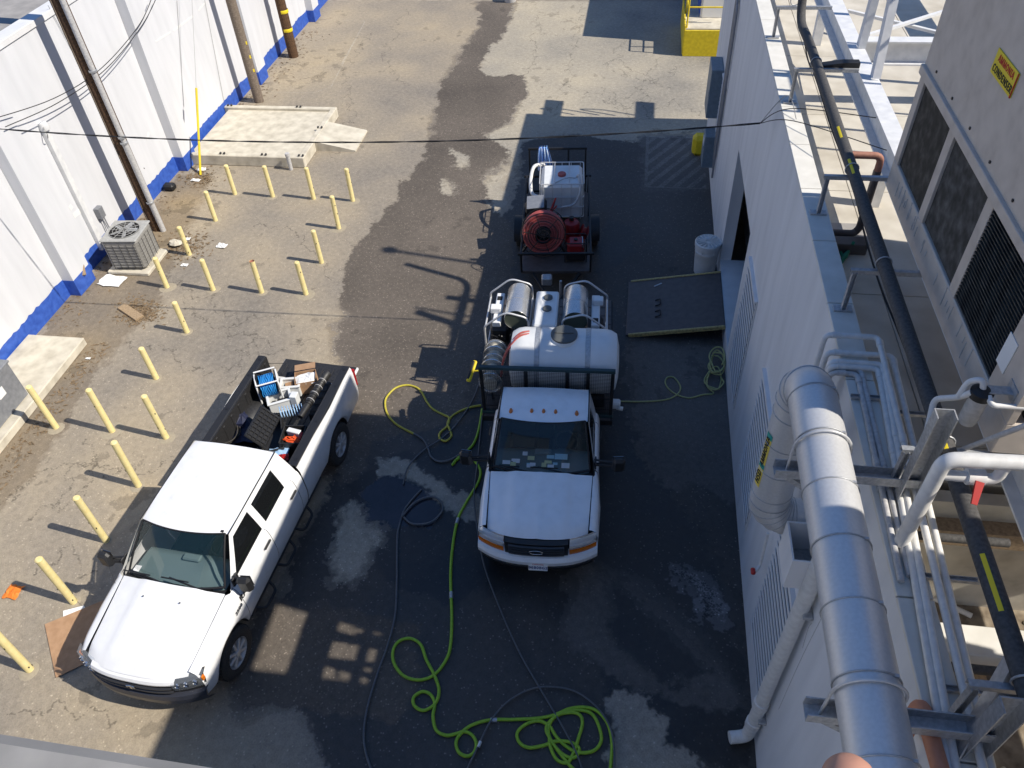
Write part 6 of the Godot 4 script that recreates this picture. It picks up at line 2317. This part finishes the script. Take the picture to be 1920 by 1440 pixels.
	var ft := thing("fuel_tank", "narrow white fuel tank with two round black caps between the pressure washers", "fuel tank", W * Vector3(-0.12, 1.11, -3.88), yaw)
	st = S()
	bx(st, Vector3(0, 0.46, 0.0), Vector3(0.44, 0.92, 1.06), 0.03)
	part("tank", st, M.poly_white, ft)
	for z in [-0.28, 0.06]:
		st = S()
		lathe(st, [Vector2(0.085, 0.0), Vector2(0.085, 0.04), Vector2(0.07, 0.05), Vector2(0.0, 0.05)], Transform3D(Basis(), Vector3(0.02, 0.92, z)), 20)
		part("cap", st, M.lid_grey, ft)
		st = S()
		lathe(st, [Vector2(0.12, 0.0), Vector2(0.115, 0.012), Vector2(0.07, 0.012)], Transform3D(Basis(), Vector3(0.02, 0.92, z)), 20)
		part("collar", st, M.poly_white, ft)
	# hose reels
	var names := ["steel hose reel mounted on the flatbed beside the pressure washer frame", "middle steel hose reel of the three in a row on the flatbed", "steel hose reel with a pale drum next to the headache rack"]
	for k in 3:
		var h := thing("steel_hose_reel", names[k], "hose reel", W * Vector3(-1.03, 1.62, -3.02 + 0.36 * k), yaw, "hose reels on the flatbed")
		var rx := Transform3D(Basis(Vector3.RIGHT, PI / 2 - 0.12), Vector3.ZERO)
		for z in [-0.10, 0.10]:
			st = S()
			lathe(st, [Vector2(0.05, z - 0.004), Vector2(0.15, z), Vector2(0.19, z + 0.004), Vector2(0.215, z + 0.02 * signf(z)), Vector2(0.22, z), Vector2(0.19, z - 0.006), Vector2(0.05, z - 0.012)], rx, 28)
			part("flange", st, M.stainless, h)
		st = S()
		lathe(st, [Vector2(0.12, -0.10), Vector2(0.12, 0.17), Vector2(0.0, 0.17)], rx, 20)
		part("drum", st, M.reel_drum, h)
		st = S()
		bar(st, Vector3(0, -0.52, -0.02), Vector3(0, 0.0, 0.0), 0.05, 0.04)
		part("stand", st, M.frame_black, h)
	# yellow handled squeegee hung on the rack
	var sq := thing("yellow_squeegee", "yellow framed floor squeegee hanging off the corner of the headache rack", "squeegee")
	st = S()
	var c0 := gy(891, 676, 1.75)
	var c1 := gy(878, 716, 1.55)
	bar(st, c0, c1, 0.09, 0.05, 0.02)
	part("frame", st, M.safety_yellow, sq)
	st = S()
	bar(st, c0 + Vector3(-0.02, 0.03, 0.04), c1 + Vector3(-0.01, 0.03, -0.04), 0.05, 0.04, 0.01)
	part("rubber_blade", st, M.black, sq)
	st = S()
	rod(st, (c0 + c1) * 0.5, (c0 + c1) * 0.5 + Vector3(0.4, 0.02, -0.05), 0.016, 8)
	part("handle", st, M.safety_yellow, sq)
	st = S()
	var vb := gy(1152, 757, 1.0)
	bx(st, vb, Vector3(0.22, 0.16, 0.16), 0.03)
	rod(st, vb + Vector3(0.05, -0.1, 0), vb + Vector3(0.16, -0.1, 0.02), 0.04, 10)
	single("white_pump", "small white pump valve on the side of the flatbed by the headache rack", "pump", st, M.poly_white)

func trailer() -> void:
	var yaw := 0.085
	var o := gy(1046, 486, 0.0)
	var root := thing("utility_trailer", "black steel utility trailer with a raised mesh tailgate behind the flatbed truck", "trailer", Vector3(-1.66, 0, -16.55), yaw)
	var W := root.transform
	var hw := 0.80
	var z0 := 1.75
	var z1 := -1.75
	var st := S()
	bx(st, Vector3(0, 0.50, 0), Vector3(hw * 2, 0.08, z0 - z1), 0.006)
	part("deck", st, M.plate_rust, root)
	for s in [-1.0, 1.0]:
		st = S()
		bx(st, Vector3(s * hw, 1.02, 0), Vector3(0.05, 0.05, z0 - z1 + 0.05), 0.006)
		part("side_rail", st, M.frame_black, root)
		for z in [z0, 0.6, -0.6, z1]:
			st = S()
			bx(st, Vector3(s * hw, 0.76, z), Vector3(0.045, 0.50, 0.045), 0.004)
			part("rail_post", st, M.frame_black, root)
		wheel(root, Vector3(s * 0.95, 0.33, -0.2), 0.33, 0.18, s)
		st = S()
		var rows := []
		for x in [0.84, 1.06]:
			var row := []
			for k in 11:
				var a := PI * k / 10.0
				row.append(Vector3(s * x, 0.34 + sin(a) * 0.40, -0.2 + cos(a) * 0.44))
			rows.append(row)
		loft(st, rows, false, s > 0)
		part("mudguard", st, M.frame_black, root)
	for q in [[z0, 1.02], [z1, 1.02]]:
		st = S()
		bx(st, Vector3(0, q[1], q[0]), Vector3(hw * 2 + 0.14, 0.055, 0.055), 0.006)
		part("end_rail", st, M.frame_black, root)
	# tailgate
	st = S()
	var tz := z1 - 0.07
	for x in [-0.72, -0.25, 0.28, 0.72]: bx(st, Vector3(x, 1.15, tz), Vector3(0.04, 1.25, 0.04))
	for y in [0.55, 1.76]: bx(st, Vector3(0, y, tz), Vector3(1.50, 0.05, 0.05))
	var tg := part("tailgate", st, M.frame_black, root)
	st = S()
	for k in 44: bar(st, Vector3(-0.71 + 0.033 * k, 0.58, tz), Vector3(-0.71 + 0.033 * k, 1.74, tz), 0.005, 0.004)
	for k in 34: bar(st, Vector3(-0.71, 0.59 + 0.034 * k, tz), Vector3(0.72, 0.59 + 0.034 * k, tz), 0.005, 0.004)
	part("tailgate_mesh", st, M.frame_black, tg)
	# drawbar to the hitch
	for s in [-1.0, 1.0]:
		st = S()
		bar(st, Vector3(s * 0.55, 0.46, z0), Vector3(0.02 * s, 0.46, z0 + 1.25), 0.06, 0.08, 0.006)
		part("drawbar", st, M.frame_black, root)
	st = S()
	bx(st, Vector3(0, 0.50, z0 + 1.3), Vector3(0.12, 0.12, 0.3), 0.03)
	part("coupler", st, M.galv_dull, root)
	st = S()
	rod(st, Vector3(0.12, 0.3, z0 + 0.8), Vector3(0.12, 0.85, z0 + 0.8), 0.03, 8)
	part("jack", st, M.galv_dull, root)
	st = S()
	bx(st, Vector3(-0.2, 0.62, z0 + 0.45), Vector3(0.24, 0.22, 0.2), 0.03)
	part("battery_box", st, M.galv_dull, root)
	# tote
	var tb := thing("caged_tote", "white plastic tank in a wire cage with a red screw cap on the trailer", "tote tank", W * Vector3(0.12, 0.55, -0.85), yaw)
	st = S()
	bx(st, Vector3(0, 0.54, 0), Vector3(1.02, 0.98, 1.02), 0.08)
	part("tank", st, M.poly_white, tb)
	st = S()
	lathe(st, [Vector2(0.10, 0.0), Vector2(0.10, 0.05), Vector2(0.08, 0.065), Vector2(0, 0.06)], Transform3D(Basis(), Vector3(0, 1.03, 0.05)), 18)
	part("cap", st, M.hose_red, tb)
	st = S()
	for y in [0.15, 0.42, 0.70, 1.06]:
		tube(st, rounded([Vector3(-0.54, y, -0.54), Vector3(0.54, y, -0.54), Vector3(0.54, y, 0.54), Vector3(-0.54, y, 0.54), Vector3(-0.54, y, -0.5)], 0.06), 0.013, 6)
	for k in 5:
		var x := -0.46 + 0.23 * k
		for z in [-0.54, 0.54]: rod(st, Vector3(x, 0.1, z), Vector3(x, 1.06, z), 0.010, 6)
		for s in [-0.54, 0.54]: rod(st, Vector3(s, 0.1, x), Vector3(s, 1.06, x), 0.010, 6)
	for x in [-0.18, 0.18]: rod(st, Vector3(x, 1.07, -0.54), Vector3(x, 1.07, 0.54), 0.012, 6)
	part("cage", st, M.galv, tb)
	st = S()
	tube(st, smooth([Vector3(0.36, 1.02, 0.15), Vector3(0.42, 1.12, 0.25), Vector3(0.44, 0.9, 0.6), Vector3(0.30, 0.62, 0.72), Vector3(0.0, 0.55, 0.75)], 7), 0.028, 8)
	tube(st, smooth([Vector3(0.34, 1.03, 0.2), Vector3(0.1, 1.09, 0.30), Vector3(-0.3, 1.0, 0.5)], 5), 0.014, 6)
	part("clear_hose", st, M.pvc_grey, tb)
	st = S()
	tube(st, smooth([Vector3(-0.45, 0.95, -0.62), Vector3(-0.7, 1.0, -0.45), Vector3(-0.78, 0.85, -0.05), Vector3(-0.74, 0.65, 0.25), Vector3(-0.55, 0.6, 0.35)], 7), 0.045, 10)
	single("suction_hose", "thick white ribbed suction hose curving round the caged tote", "hose", _moved(st, tb.transform), M.pvc)
	# big red hose reel
	var c := W * Vector3(-0.30, 1.08, 0.98)
	var rl := thing("red_hose_reel", "big black wire reel wound with thick red hose at the front of the trailer", "hose reel", c, yaw)
	var ax := Transform3D(Basis(Vector3.RIGHT, PI / 2 - 0.35), Vector3.ZERO)
	for k in 5:
		for j in 4:
			st = S()
			_torus(st, ax * Transform3D(Basis(), Vector3(0, -0.20 + 0.10 * j, 0)), 0.22 + 0.062 * k - (0.02 if j == 3 else 0.0), 0.034)
			if k == 4 or j == 3: part("hose_turn", st, M.hose_red, rl)
	for y in [-0.30, 0.30]:
		st = S()
		for r in [0.16, 0.34, 0.52]: _torus(st, ax * Transform3D(Basis(), Vector3(0, y, 0)), r, 0.011)
		for k in 6:
			var a := TAU * k / 6 + 0.2
			rod(st, ax * Vector3(0.05 * cos(a), y, 0.05 * sin(a)), ax * Vector3(0.52 * cos(a), y, 0.52 * sin(a)), 0.010, 6)
		part("wire_flange", st, M.frame_black, rl)
	st = S()
	lathe(st, [Vector2(0.19, -0.3), Vector2(0.19, 0.3)], ax, 20)
	part("hub", st, M.void, rl)
	st = S()
	for s in [-0.5, 0.5]: bar(st, Vector3(s, -0.52, 0.0), Vector3(s * 0.3, 0.0, -0.1), 0.05, 0.05)
	part("stand", st, M.frame_black, rl)
	# engine under its dark steel cover
	var en := thing("pump_engine", "pump engine under a slanted dark steel cover with red guard bars on the trailer", "engine", W * Vector3(-0.42, 0.55, 0.02), yaw)
	st = S()
	bx(st, Vector3(0, 0.88, 0), Vector3(0.42, 0.02, 0.46), 0.004, Transform3D(Basis(Vector3(0, 0, 1), 0.10) * Basis(Vector3.RIGHT, 0.16), Vector3.ZERO))
	part("cover", st, M.grey_box, en)
	st = S()
	bx(st, Vector3(0, 0.45, 0.0), Vector3(0.36, 0.7, 0.36), 0.06)
	part("block", st, M.black, en)
	st = S()
	lathe(st, [Vector2(0.0, -0.1), Vector2(0.16, -0.1), Vector2(0.17, 0.06), Vector2(0.1, 0.1), Vector2(0, 0.1)], Transform3D(Basis(Vector3(0, 0, 1), PI / 2), Vector3(-0.24, 0.62, 0.0)), 18)
	part("air_filter", st, M.dark_metal, en)
	st = S()
	tube(st, rounded([Vector3(0.26, 0.2, 0.26), Vector3(0.26, 0.62, 0.22), Vector3(0.40, 0.88, -0.02), Vector3(0.32, 0.55, -0.1)], 0.05), 0.022, 8)
	rod(st, Vector3(0.28, 0.60, 0.2), Vector3(0.42, 0.7, 0.05), 0.018, 8)
	part("red_bar", st, M.red, en)
	st = S()
	_rock(st, Vector3(-0.18, 0.5, 0.34), Vector3(0.2, 0.2, 0.2), 3)
	part("pale_float", st, M.poly_white, en)
	var fc := thing("red_fuel_can", "round red fuel can with a black cap between the hose reel and the tote", "fuel can", W * Vector3(0.36, 0.55, 0.42), yaw)
	st = S()
	lathe(st, [Vector2(0, 0.0), Vector2(0.19, 0.0), Vector2(0.2, 0.03), Vector2(0.2, 0.42), Vector2(0.17, 0.47), Vector2(0.06, 0.50), Vector2(0.05, 0.54), Vector2(0, 0.54)], Transform3D(), 22)
	part("can", st, M.engine_red, fc)
	st = S()
	lathe(st, [Vector2(0.06, 0.52), Vector2(0.06, 0.60), Vector2(0.0, 0.61)], Transform3D(), 14)
	part("cap", st, M.black, fc)
	var ge := thing("red_generator", "small red portable generator at the front corner of the trailer", "generator", W * Vector3(0.46, 0.55, 1.22), yaw)
	st = S()
	bx(st, Vector3(0, 0.34, 0), Vector3(0.40, 0.30, 0.36), 0.06)
	part("fuel_tank", st, M.engine_red, ge)
	st = S()
	bx(st, Vector3(0, 0.14, 0.02), Vector3(0.46, 0.22, 0.40), 0.03)
	part("engine_block", st, M.black, ge)
	st = S()
	lathe(st, [Vector2(0.045, 0), Vector2(0.045, 0.03), Vector2(0, 0.035)], Transform3D(Basis(), Vector3(0.0, 0.49, 0)), 12)
	part("cap", st, M.black, ge)
	st = S()
	for z in [-0.2, 0.2]: tube(st, rounded([Vector3(-0.25, 0.0, z), Vector3(-0.25, 0.52, z), Vector3(0.25, 0.52, z), Vector3(0.25, 0, z)], 0.06), 0.014, 6)
	part("carry_frame", st, M.frame_black, ge)
	st = S()
	bx(st, Vector3(0.16, 0.42, 0.0), Vector3(0.05, 0.14, 0.34), 0.02)
	part("chrome_strip", st, M.chrome, ge)
	var hr := thing("small_red_reel", "small dark red hose reel standing beside the generator on the trailer", "hose reel", W * Vector3(0.66, 0.82, 0.55), yaw)
	st = S()
	lathe(st, [Vector2(0.03, -0.08), Vector2(0.17, -0.08), Vector2(0.17, -0.06), Vector2(0.11, -0.05), Vector2(0.11, 0.05), Vector2(0.17, 0.06), Vector2(0.17, 0.08), Vector2(0.03, 0.08)], Transform3D(Basis(Vector3(0, 0, 1), PI / 2 - 0.4), Vector3.ZERO), 20)
	part("spool", st, M.engine_red, hr)
	st = S()
	bar(st, Vector3(0, -0.28, 0), Vector3(0, 0, 0), 0.04, 0.04)
	part("stand", st, M.frame_black, hr)
	# towel over the tailgate
	st = S()
	var rows := []
	for j in 13:
		var t := j / 12.0
		var row := []
		for i in 17:
			var u := i / 16.0 - 0.5
			var fold := 0.035 * sin(u * 26.0) * (0.4 + t)
			var w := 0.20 + 0.22 * t
			row.append(W * Vector3(-0.36 + u * w + 0.06 * t * t, 1.83 - 0.62 * t * t - 0.02 * absf(u), tz + 0.03 + 0.06 * sin(t * 2.2) + fold))
		rows.append(row)
	loft(st, rows, false, false)
	rows = []
	for j in 7:
		var t := j / 6.0
		var row := []
		for i in 17:
			var u := i / 16.0 - 0.5
			row.append(W * Vector3(-0.36 + u * (0.2 + 0.1 * t), 1.83 - 0.34 * t * t, tz - 0.035 - 0.05 * t + 0.02 * sin(u * 24.0)))
		rows.append(row)
	loft(st, rows, false, true)
	single("blue_towel", "blue and white striped towel draped over the trailer tailgate", "towel", st, M.towel)

func _torus(st: SurfaceTool, xf: Transform3D, R: float, r: float) -> void:
	var p := []
	for k in 36: p.append(xf * Vector3(cos(TAU * k / 36) * R, 0, sin(TAU * k / 36) * R))
	tube(st, p, r, 8, true)
func _moved(st: SurfaceTool, xf: Transform3D) -> SurfaceTool:
	st.generate_normals()
	var o := S()
	o.append_from(st.commit(), 0, xf)
	return o

# ---------- hoses on the ground, overhead wires
func hose(called: String, label: String, px: Array, r: float, m: Material, lift := 0.0) -> MeshInstance3D:
	var p := path_y(px, r + lift + 0.002)
	rng.seed = px.size()
	var q := smooth(p, 8)
	for i in q.size(): q[i].y += 0.004 * sin(i * 0.37)
	var st := S()
	tube(st, q, r, 8)
	return single(called, label, "hose", st, m)
func hoses() -> void:
	var lime := [904, 767, 900, 794, 895, 815, 888, 832, 877, 844, 859, 859, 848, 872, 856, 862, 868, 857, 881, 858, 894, 869, 901, 884, 898, 901, 887, 921, 870, 949, 859, 972, 850, 1015, 845, 1073, 847, 1152, 845, 1207, 837, 1236, 814, 1265, 787, 1275, 757, 1267, 739, 1244, 737, 1219, 749, 1202, 770, 1197, 789, 1209, 799, 1236, 814, 1265, 823, 1294, 816, 1319, 795, 1332, 777, 1323, 776, 1307, 791, 1297, 807, 1302, 815, 1319, 812, 1344, 818, 1369, 837, 1379, 857, 1375, 870, 1372, 884, 1377, 893, 1393, 889, 1410, 876, 1418, 861, 1411, 855, 1394, 862, 1378, 882, 1361, 920, 1350, 966, 1349, 1007, 1347, 1041, 1340, 1068, 1329, 1096, 1326, 1120, 1334, 1139, 1356, 1147, 1390, 1146, 1425, 1141, 1450, 1120, 1462, 1080, 1446, 1052, 1415, 1033, 1388, 1024, 1366, 1036, 1348, 1062, 1334, 1092, 1332, 1112, 1341, 1124, 1365, 1127, 1390, 1112, 1408, 1084, 1411, 1060, 1398, 1042, 1380, 1030, 1361, 1010, 1352, 986, 1358, 970, 1374, 974, 1392, 992, 1402, 1018, 1398, 1042, 1390, 1070, 1392, 1086, 1404, 1078, 1420, 1058, 1416, 1038, 1396, 1028, 1370, 1040, 1344, 1066, 1336, 1086, 1340, 1092, 1356, 1084, 1386, 1076, 1410, 1064, 1430, 1044, 1424, 1032, 1400, 1030, 1380]
	hose("lime_hose", "long lime green hose looping down the wet asphalt into a tangled coil", lime, 0.025, M.hose_lime)
	for q in [[846, 1110, 846, 1122], [920, 1350, 932, 1350], [859, 972, 856, 982]]:
		var cst := S()
		rod(cst, gy(q[0], q[1], 0.028), gy(q[2], q[3], 0.028), 0.033, 10)
		single("hose_coupling", "dull brass coupling joining two lengths of the lime green hose", "coupling", cst, M.galv_dull, "couplings on the lime hose")
	hose("loop_hose", "yellow and grey hose making a wide loop beside the flatbed truck", [902, 760, 881, 764, 862, 771, 846, 782, 839, 794, 844, 807, 846, 818, 836, 827, 825, 822, 825, 812, 838, 799, 842, 784, 831, 777, 812, 767, 801, 754, 791, 736, 780, 726, 763, 722, 741, 728, 726, 743, 722, 758, 727, 777, 744, 796, 776, 813], 0.022, M.hose_yellow)
	hose("grey_link_hose", "grey hose coupled to the yellow loop and running to the lime hose", [776, 813, 793, 824, 802, 839, 808, 856, 823, 865, 842, 863, 862, 852, 877, 844], 0.020, M.hose_grey, 0.01)
	hose("thin_hose", "thin grey hose running from the truck corner into the muddy puddle", [900, 711, 892, 737, 877, 766, 853, 799, 825, 824, 797, 842, 778, 859, 763, 880, 756, 908], 0.014, M.hose_grey, 0.02)
	hose("drain_hose", "long grey hose from the puddle past the crew pickup, with one round loop", [790, 918, 770, 940, 757, 958, 749, 985, 745, 1007, 744, 1090, 741, 1152, 728, 1207, 707, 1265, 689, 1327, 682, 1377, 687, 1415, 699, 1450], 0.018, M.hose_grey)
	hose("puddle_loop", "round loop of grey hose lying in the muddy puddle", [753, 969, 778, 942, 807, 931, 826, 940, 829, 958, 808, 979, 774, 982, 757, 970], 0.018, M.hose_grey, 0.02)
	hose("feed_hose", "thin grey hose running straight from the truck nose into the lime coil", [904, 780, 896, 860, 889, 923, 893, 977, 907, 1057, 937, 1140, 974, 1223, 1012, 1290, 1049, 1352, 1082, 1415, 1096, 1460], 0.013, M.hose_grey, 0.03)
	hose("arc_hose", "grey hose arching in a half circle above the lime green coil", [870, 1455, 899, 1394, 920, 1352, 953, 1315, 995, 1292, 1037, 1288, 1078, 1296, 1116, 1323, 1141, 1357, 1151, 1398, 1152, 1455], 0.014, M.hose_grey, 0.035)
	var st := S()
	rod(st, gy(901, 1390, 0.06), gy(897, 1401, 0.06), 0.024, 8)
	single("hose_nozzle", "small steel coupling on the arching grey hose", "coupling", st, M.galv)
	var coil := [1150, 752, 1200, 753, 1245, 750, 1268, 741, 1276, 726, 1264, 708, 1251, 708, 1248, 720, 1262, 736, 1290, 746, 1318, 740]
	rng.seed = 6
	for k in 60:
		var a := 1.9 + k * 0.62
		coil.append(1341 + cos(a) * (15 + 5 * sin(k * 0.7)) + rng.randf_range(-2, 2))
		coil.append((715 if k < 24 else 692) + sin(a) * (20 + 4 * cos(k * 0.9)) - k * 0.1)
	var p := path_y(coil, 0.02)
	for i in p.size():
		p[i].y += maxf(0.0, (i - 11) * 0.0035)
		p[i].x = minf(p[i].x, RX - 0.03)
	st = S()
	tube(st, smooth(p, 6), 0.016, 7)
	single("coiled_hose", "pale yellow green hose heaped in a coil against the plant wall", "hose", st, M.hose_olive)
	# overhead service drop and wires by the white wall
	var A := gx(-90, 234, -12.9)
	var B := gx(1425, 231, 2.1)
	var wp := thing("service_cable", "twisted black service cable strung across the alley to the plant roof", "cable")
	for k in 2:
		st = S()
		var pts := []
		for i in 61:
			var t := i / 60.0
			var q := A.lerp(B, t)
			q.y -= 0.35 * 4.0 * t * (1.0 - t)
			q += Vector3(0, cos(t * 60.0 + k * PI), sin(t * 60.0 + k * PI)) * 0.009
			pts.append(q)
		tube(st, pts, 0.008, 6)
		part("strand", st, M.wire, wp)
	for e in [[3.30, 6.36, -10.7], [2.45, 5.89, -11.6], [3.30, 6.30, -9.9]]:
		st = S()
		var C := Vector3(e[0], e[1], e[2])
		var mid := Vector3(RX + 0.05, maxf(B.y, 5.98) + 0.05, (B.z + C.z) * 0.5)
		tube(st, smooth([B, mid, C], 8), 0.007, 5)
		part("tail_wire", st, M.wire_pale if e[0] < 3 else M.wire, wp)
	var wl := [[[-30, 228, 100, 185, 190, 128, 262, 45, 290, -20], "upper thin black wire sagging in front of the white wall"], [[10, 238, 110, 192, 200, 128, 268, 45, 300, -20], "lower thin black wire sagging in front of the white wall"]]
	for w in wl:
		var pts := []
		for i in w[0].size() / 2: pts.append(gx(w[0][2 * i], w[0][2 * i + 1], -13.02))
		st = S()
		tube(st, smooth(pts, 8), 0.010, 5)
		single("wall_wire", w[1], "wire", st, M.wire)
	for w in [[90, 10, 215, 240, "faint pale cable hanging down the wall between shadow and pole"], [332, 0, 345, 200, "thin pale cable dropping down the white wall behind the yellow marker"], [384, 0, 420, 190, "thin grey cable dropping down the wall near the platform"]]:
		st = S()
		tube(st, [gx(w[0], w[1], -13.40), gx(w[2], w[3], -13.40)], 0.007, 5)
		single("hanging_cable", w[4], "cable", st, M.wire_pale)

func fingertip() -> void:
	# the photographer's fingertip at the bottom edge
	var c := EYE + ray(1592, 1462) * 0.34
	var d := (EYE + ray(1600, 1600) * 0.34 - c).normalized()
	var st := S()
	var p := [c - d * 0.0105, c - d * 0.0095, c - d * 0.006, c, c + d * 0.012, c + d * 0.03, c + d * 0.055]
	tube(st, smooth(p, 4), _radii([0.0012, 0.0052, 0.0095, 0.0122, 0.0135, 0.0135, 0.0145], 4), 20)
	var o := single("fingertip", "pink fingertip of the photographer at the edge of the view", "finger", st, M.skin)
func _radii(r: Array, sub: int) -> Array:
	var o := []
	for i in r.size() - 1:
		for k in sub: o.append(lerpf(r[i], r[i + 1], float(k) / sub))
	o.append(r[r.size() - 1])
	return o

func _ready() -> void:
	# camera
	var cam := Camera3D.new()
	cam.name = "camera"
	cam.transform = Transform3D(eye_basis, EYE)
	cam.fov = rad_to_deg(2.0 * atan(720.0 / FOC))
	cam.near = 0.02
	cam.far = 800.0
	add_child(cam)
	cam.current = true
	# sky and exposure
	var env := Environment.new()
	var sm := ProceduralSkyMaterial.new()
	sm.sky_top_color = Color(0.38, 0.55, 0.81)
	sm.sky_horizon_color = Color(0.76, 0.83, 0.90)
	sm.sky_curve = 0.12
	sm.ground_bottom_color = Color(0.22, 0.20, 0.18)
	sm.ground_horizon_color = Color(0.40, 0.40, 0.40)
	sm.sky_energy_multiplier = 1.0
	var sky := Sky.new()
	sky.sky_material = sm
	env.background_mode = Environment.BG_SKY
	env.sky = sky
	env.background_energy_multiplier = 0.66
	env.tonemap_mode = Environment.TONE_MAPPER_LINEAR
	env.tonemap_exposure = 1.12
	env.sdfgi_enabled = true
	env.ssao_enabled = true
	env.ssil_enabled = true
	var we := WorldEnvironment.new()
	we.name = "world"
	we.environment = env
	add_child(we)
	# sun: bollard shadows as long as the bollards are tall, falling towards the white wall
	var sun := DirectionalLight3D.new()
	sun.name = "sun"
	sun.light_color = Color(1.0, 0.97, 0.92)
	sun.light_energy = 1.6
	sun.light_angular_distance = 0.5
	sun.shadow_enabled = true
	add_child(sun)
	sun.look_at_from_position(Vector3(30, 31, 5), Vector3(30, 31, 5) - SUN_TO, Vector3.UP)
	materials()
	more_materials()
	ground()
	white_building()
	plant_building()
	far_end()
	overhead()
	yard()
	condenser(-8.82, -4.60, "beige ammonia condenser with dark louvred screens and a yellow sign", true)
	condenser(-3.32, 1.2, "unseen second condenser added past the gap to cast the near shade", false)  # out of view, added as the caster of the foreground shadow
	steelwork()
	ducts()
	plastic_pipes()
	white_drum(gy(1320, 508))
	dock_plate()
	crew_pickup()
	wash_truck()
	trailer()
	hoses()
	fingertip()

func more_materials() -> void:
	mat("rim", 0.50, 0.50, 0.50, 0.35, 0.35)
	mott("footing", 111, 0.6, Color(0.28, 0.24, 0.18), Color(0.38, 0.33, 0.24), 0.9, 0.0, 0.03)
	mott("ac_lid", 113, 0.6, Color(0.30, 0.30, 0.29), Color(0.42, 0.42, 0.40), 0.55, 0.0, 0.02)
	mott("leaf", 115, 0.3, Color(0.07, 0.04, 0.02), Color(0.34, 0.25, 0.15), 0.9, 0.0, 0.05)
	mott("cab_blue", 117, 0.8, Color(0.13, 0.18, 0.22), Color(0.18, 0.24, 0.29), 0.5, 0.1, 0.02)
	mott("chip_yellow", 119, 0.5, Color(0.10, 0.07, 0.03), Color(0.60, 0.50, 0.22), 0.7, 0.0, 0.03, 0.6)
	mott("louver_scale", 121, 0.8, Color(0.015, 0.015, 0.014), Color(0.12, 0.12, 0.115), 0.8, 0.0, 0.015, 1.6, 0.4)
	mott("primer_pale", 123, 0.5, Color(0.46, 0.19, 0.105), Color(0.60, 0.27, 0.17), 0.6, 0.0, 0.03)
	mott("room", 129, 2.0, Color(0.40, 0.40, 0.39), Color(0.52, 0.52, 0.51), 0.9, 0.0, 0.02)
	mott("ledge", 131, 1.2, Color(0.20, 0.195, 0.185), Color(0.32, 0.31, 0.295), 0.9, 0.0, 0.03, 1.0, 0.4)
	mat("vent_gap_shade", 0.10, 0.11, 0.13, 0.8)  # backing colour stands for shade between the vent slats
	mat("bumper", 0.030, 0.033, 0.045, 0.35)
	mat("black_grid", 0.016, 0.016, 0.017, 0.4)
	mat("orange_cord", 0.75, 0.10, 0.02, 0.5)
	mat("tarp", 0.012, 0.016, 0.045, 0.6)
	mat("pale_paper", 0.40, 0.62, 0.66, 0.8)
	mat("label_pale", 0.62, 0.62, 0.30, 0.8)
	mat("rack_teal", 0.018, 0.045, 0.05, 0.5)
	mat("lid_grey", 0.10, 0.105, 0.10, 0.6)
	mat("drum_green", 0.085, 0.10, 0.075, 0.6)
	mott("reel_drum", 125, 0.3, Color(0.52, 0.47, 0.36), Color(0.66, 0.60, 0.48), 0.7, 0.0, 0.03)
	mott("hose_olive", 127, 0.4, Color(0.30, 0.32, 0.12), Color(0.46, 0.47, 0.22), 0.5, 0.0, 0.03)
	pane("lens_clear", 0.75, 0.72, 0.66, 0.45, 0.08)
	# striped cloth
	var im := Image.create(64, 8, false, Image.FORMAT_RGB8)
	for x in 64:
		var c := Color(0.05, 0.12, 0.45) if (x / 5) % 3 == 0 else (Color(0.22, 0.46, 0.80) if (x / 5) % 3 == 1 else Color(0.66, 0.76, 0.86))
		for y in 8: im.set_pixel(x, y, c.linear_to_srgb())
	var tw := StandardMaterial3D.new()
	tw.albedo_texture = ImageTexture.create_from_image(im)
	tw.uv1_triplanar = true
	tw.uv1_world_triplanar = true
	tw.uv1_scale = Vector3.ONE * 3.2
	tw.roughness = 0.95
	tw.cull_mode = BaseMaterial3D.CULL_DISABLED
	M["towel"] = tw
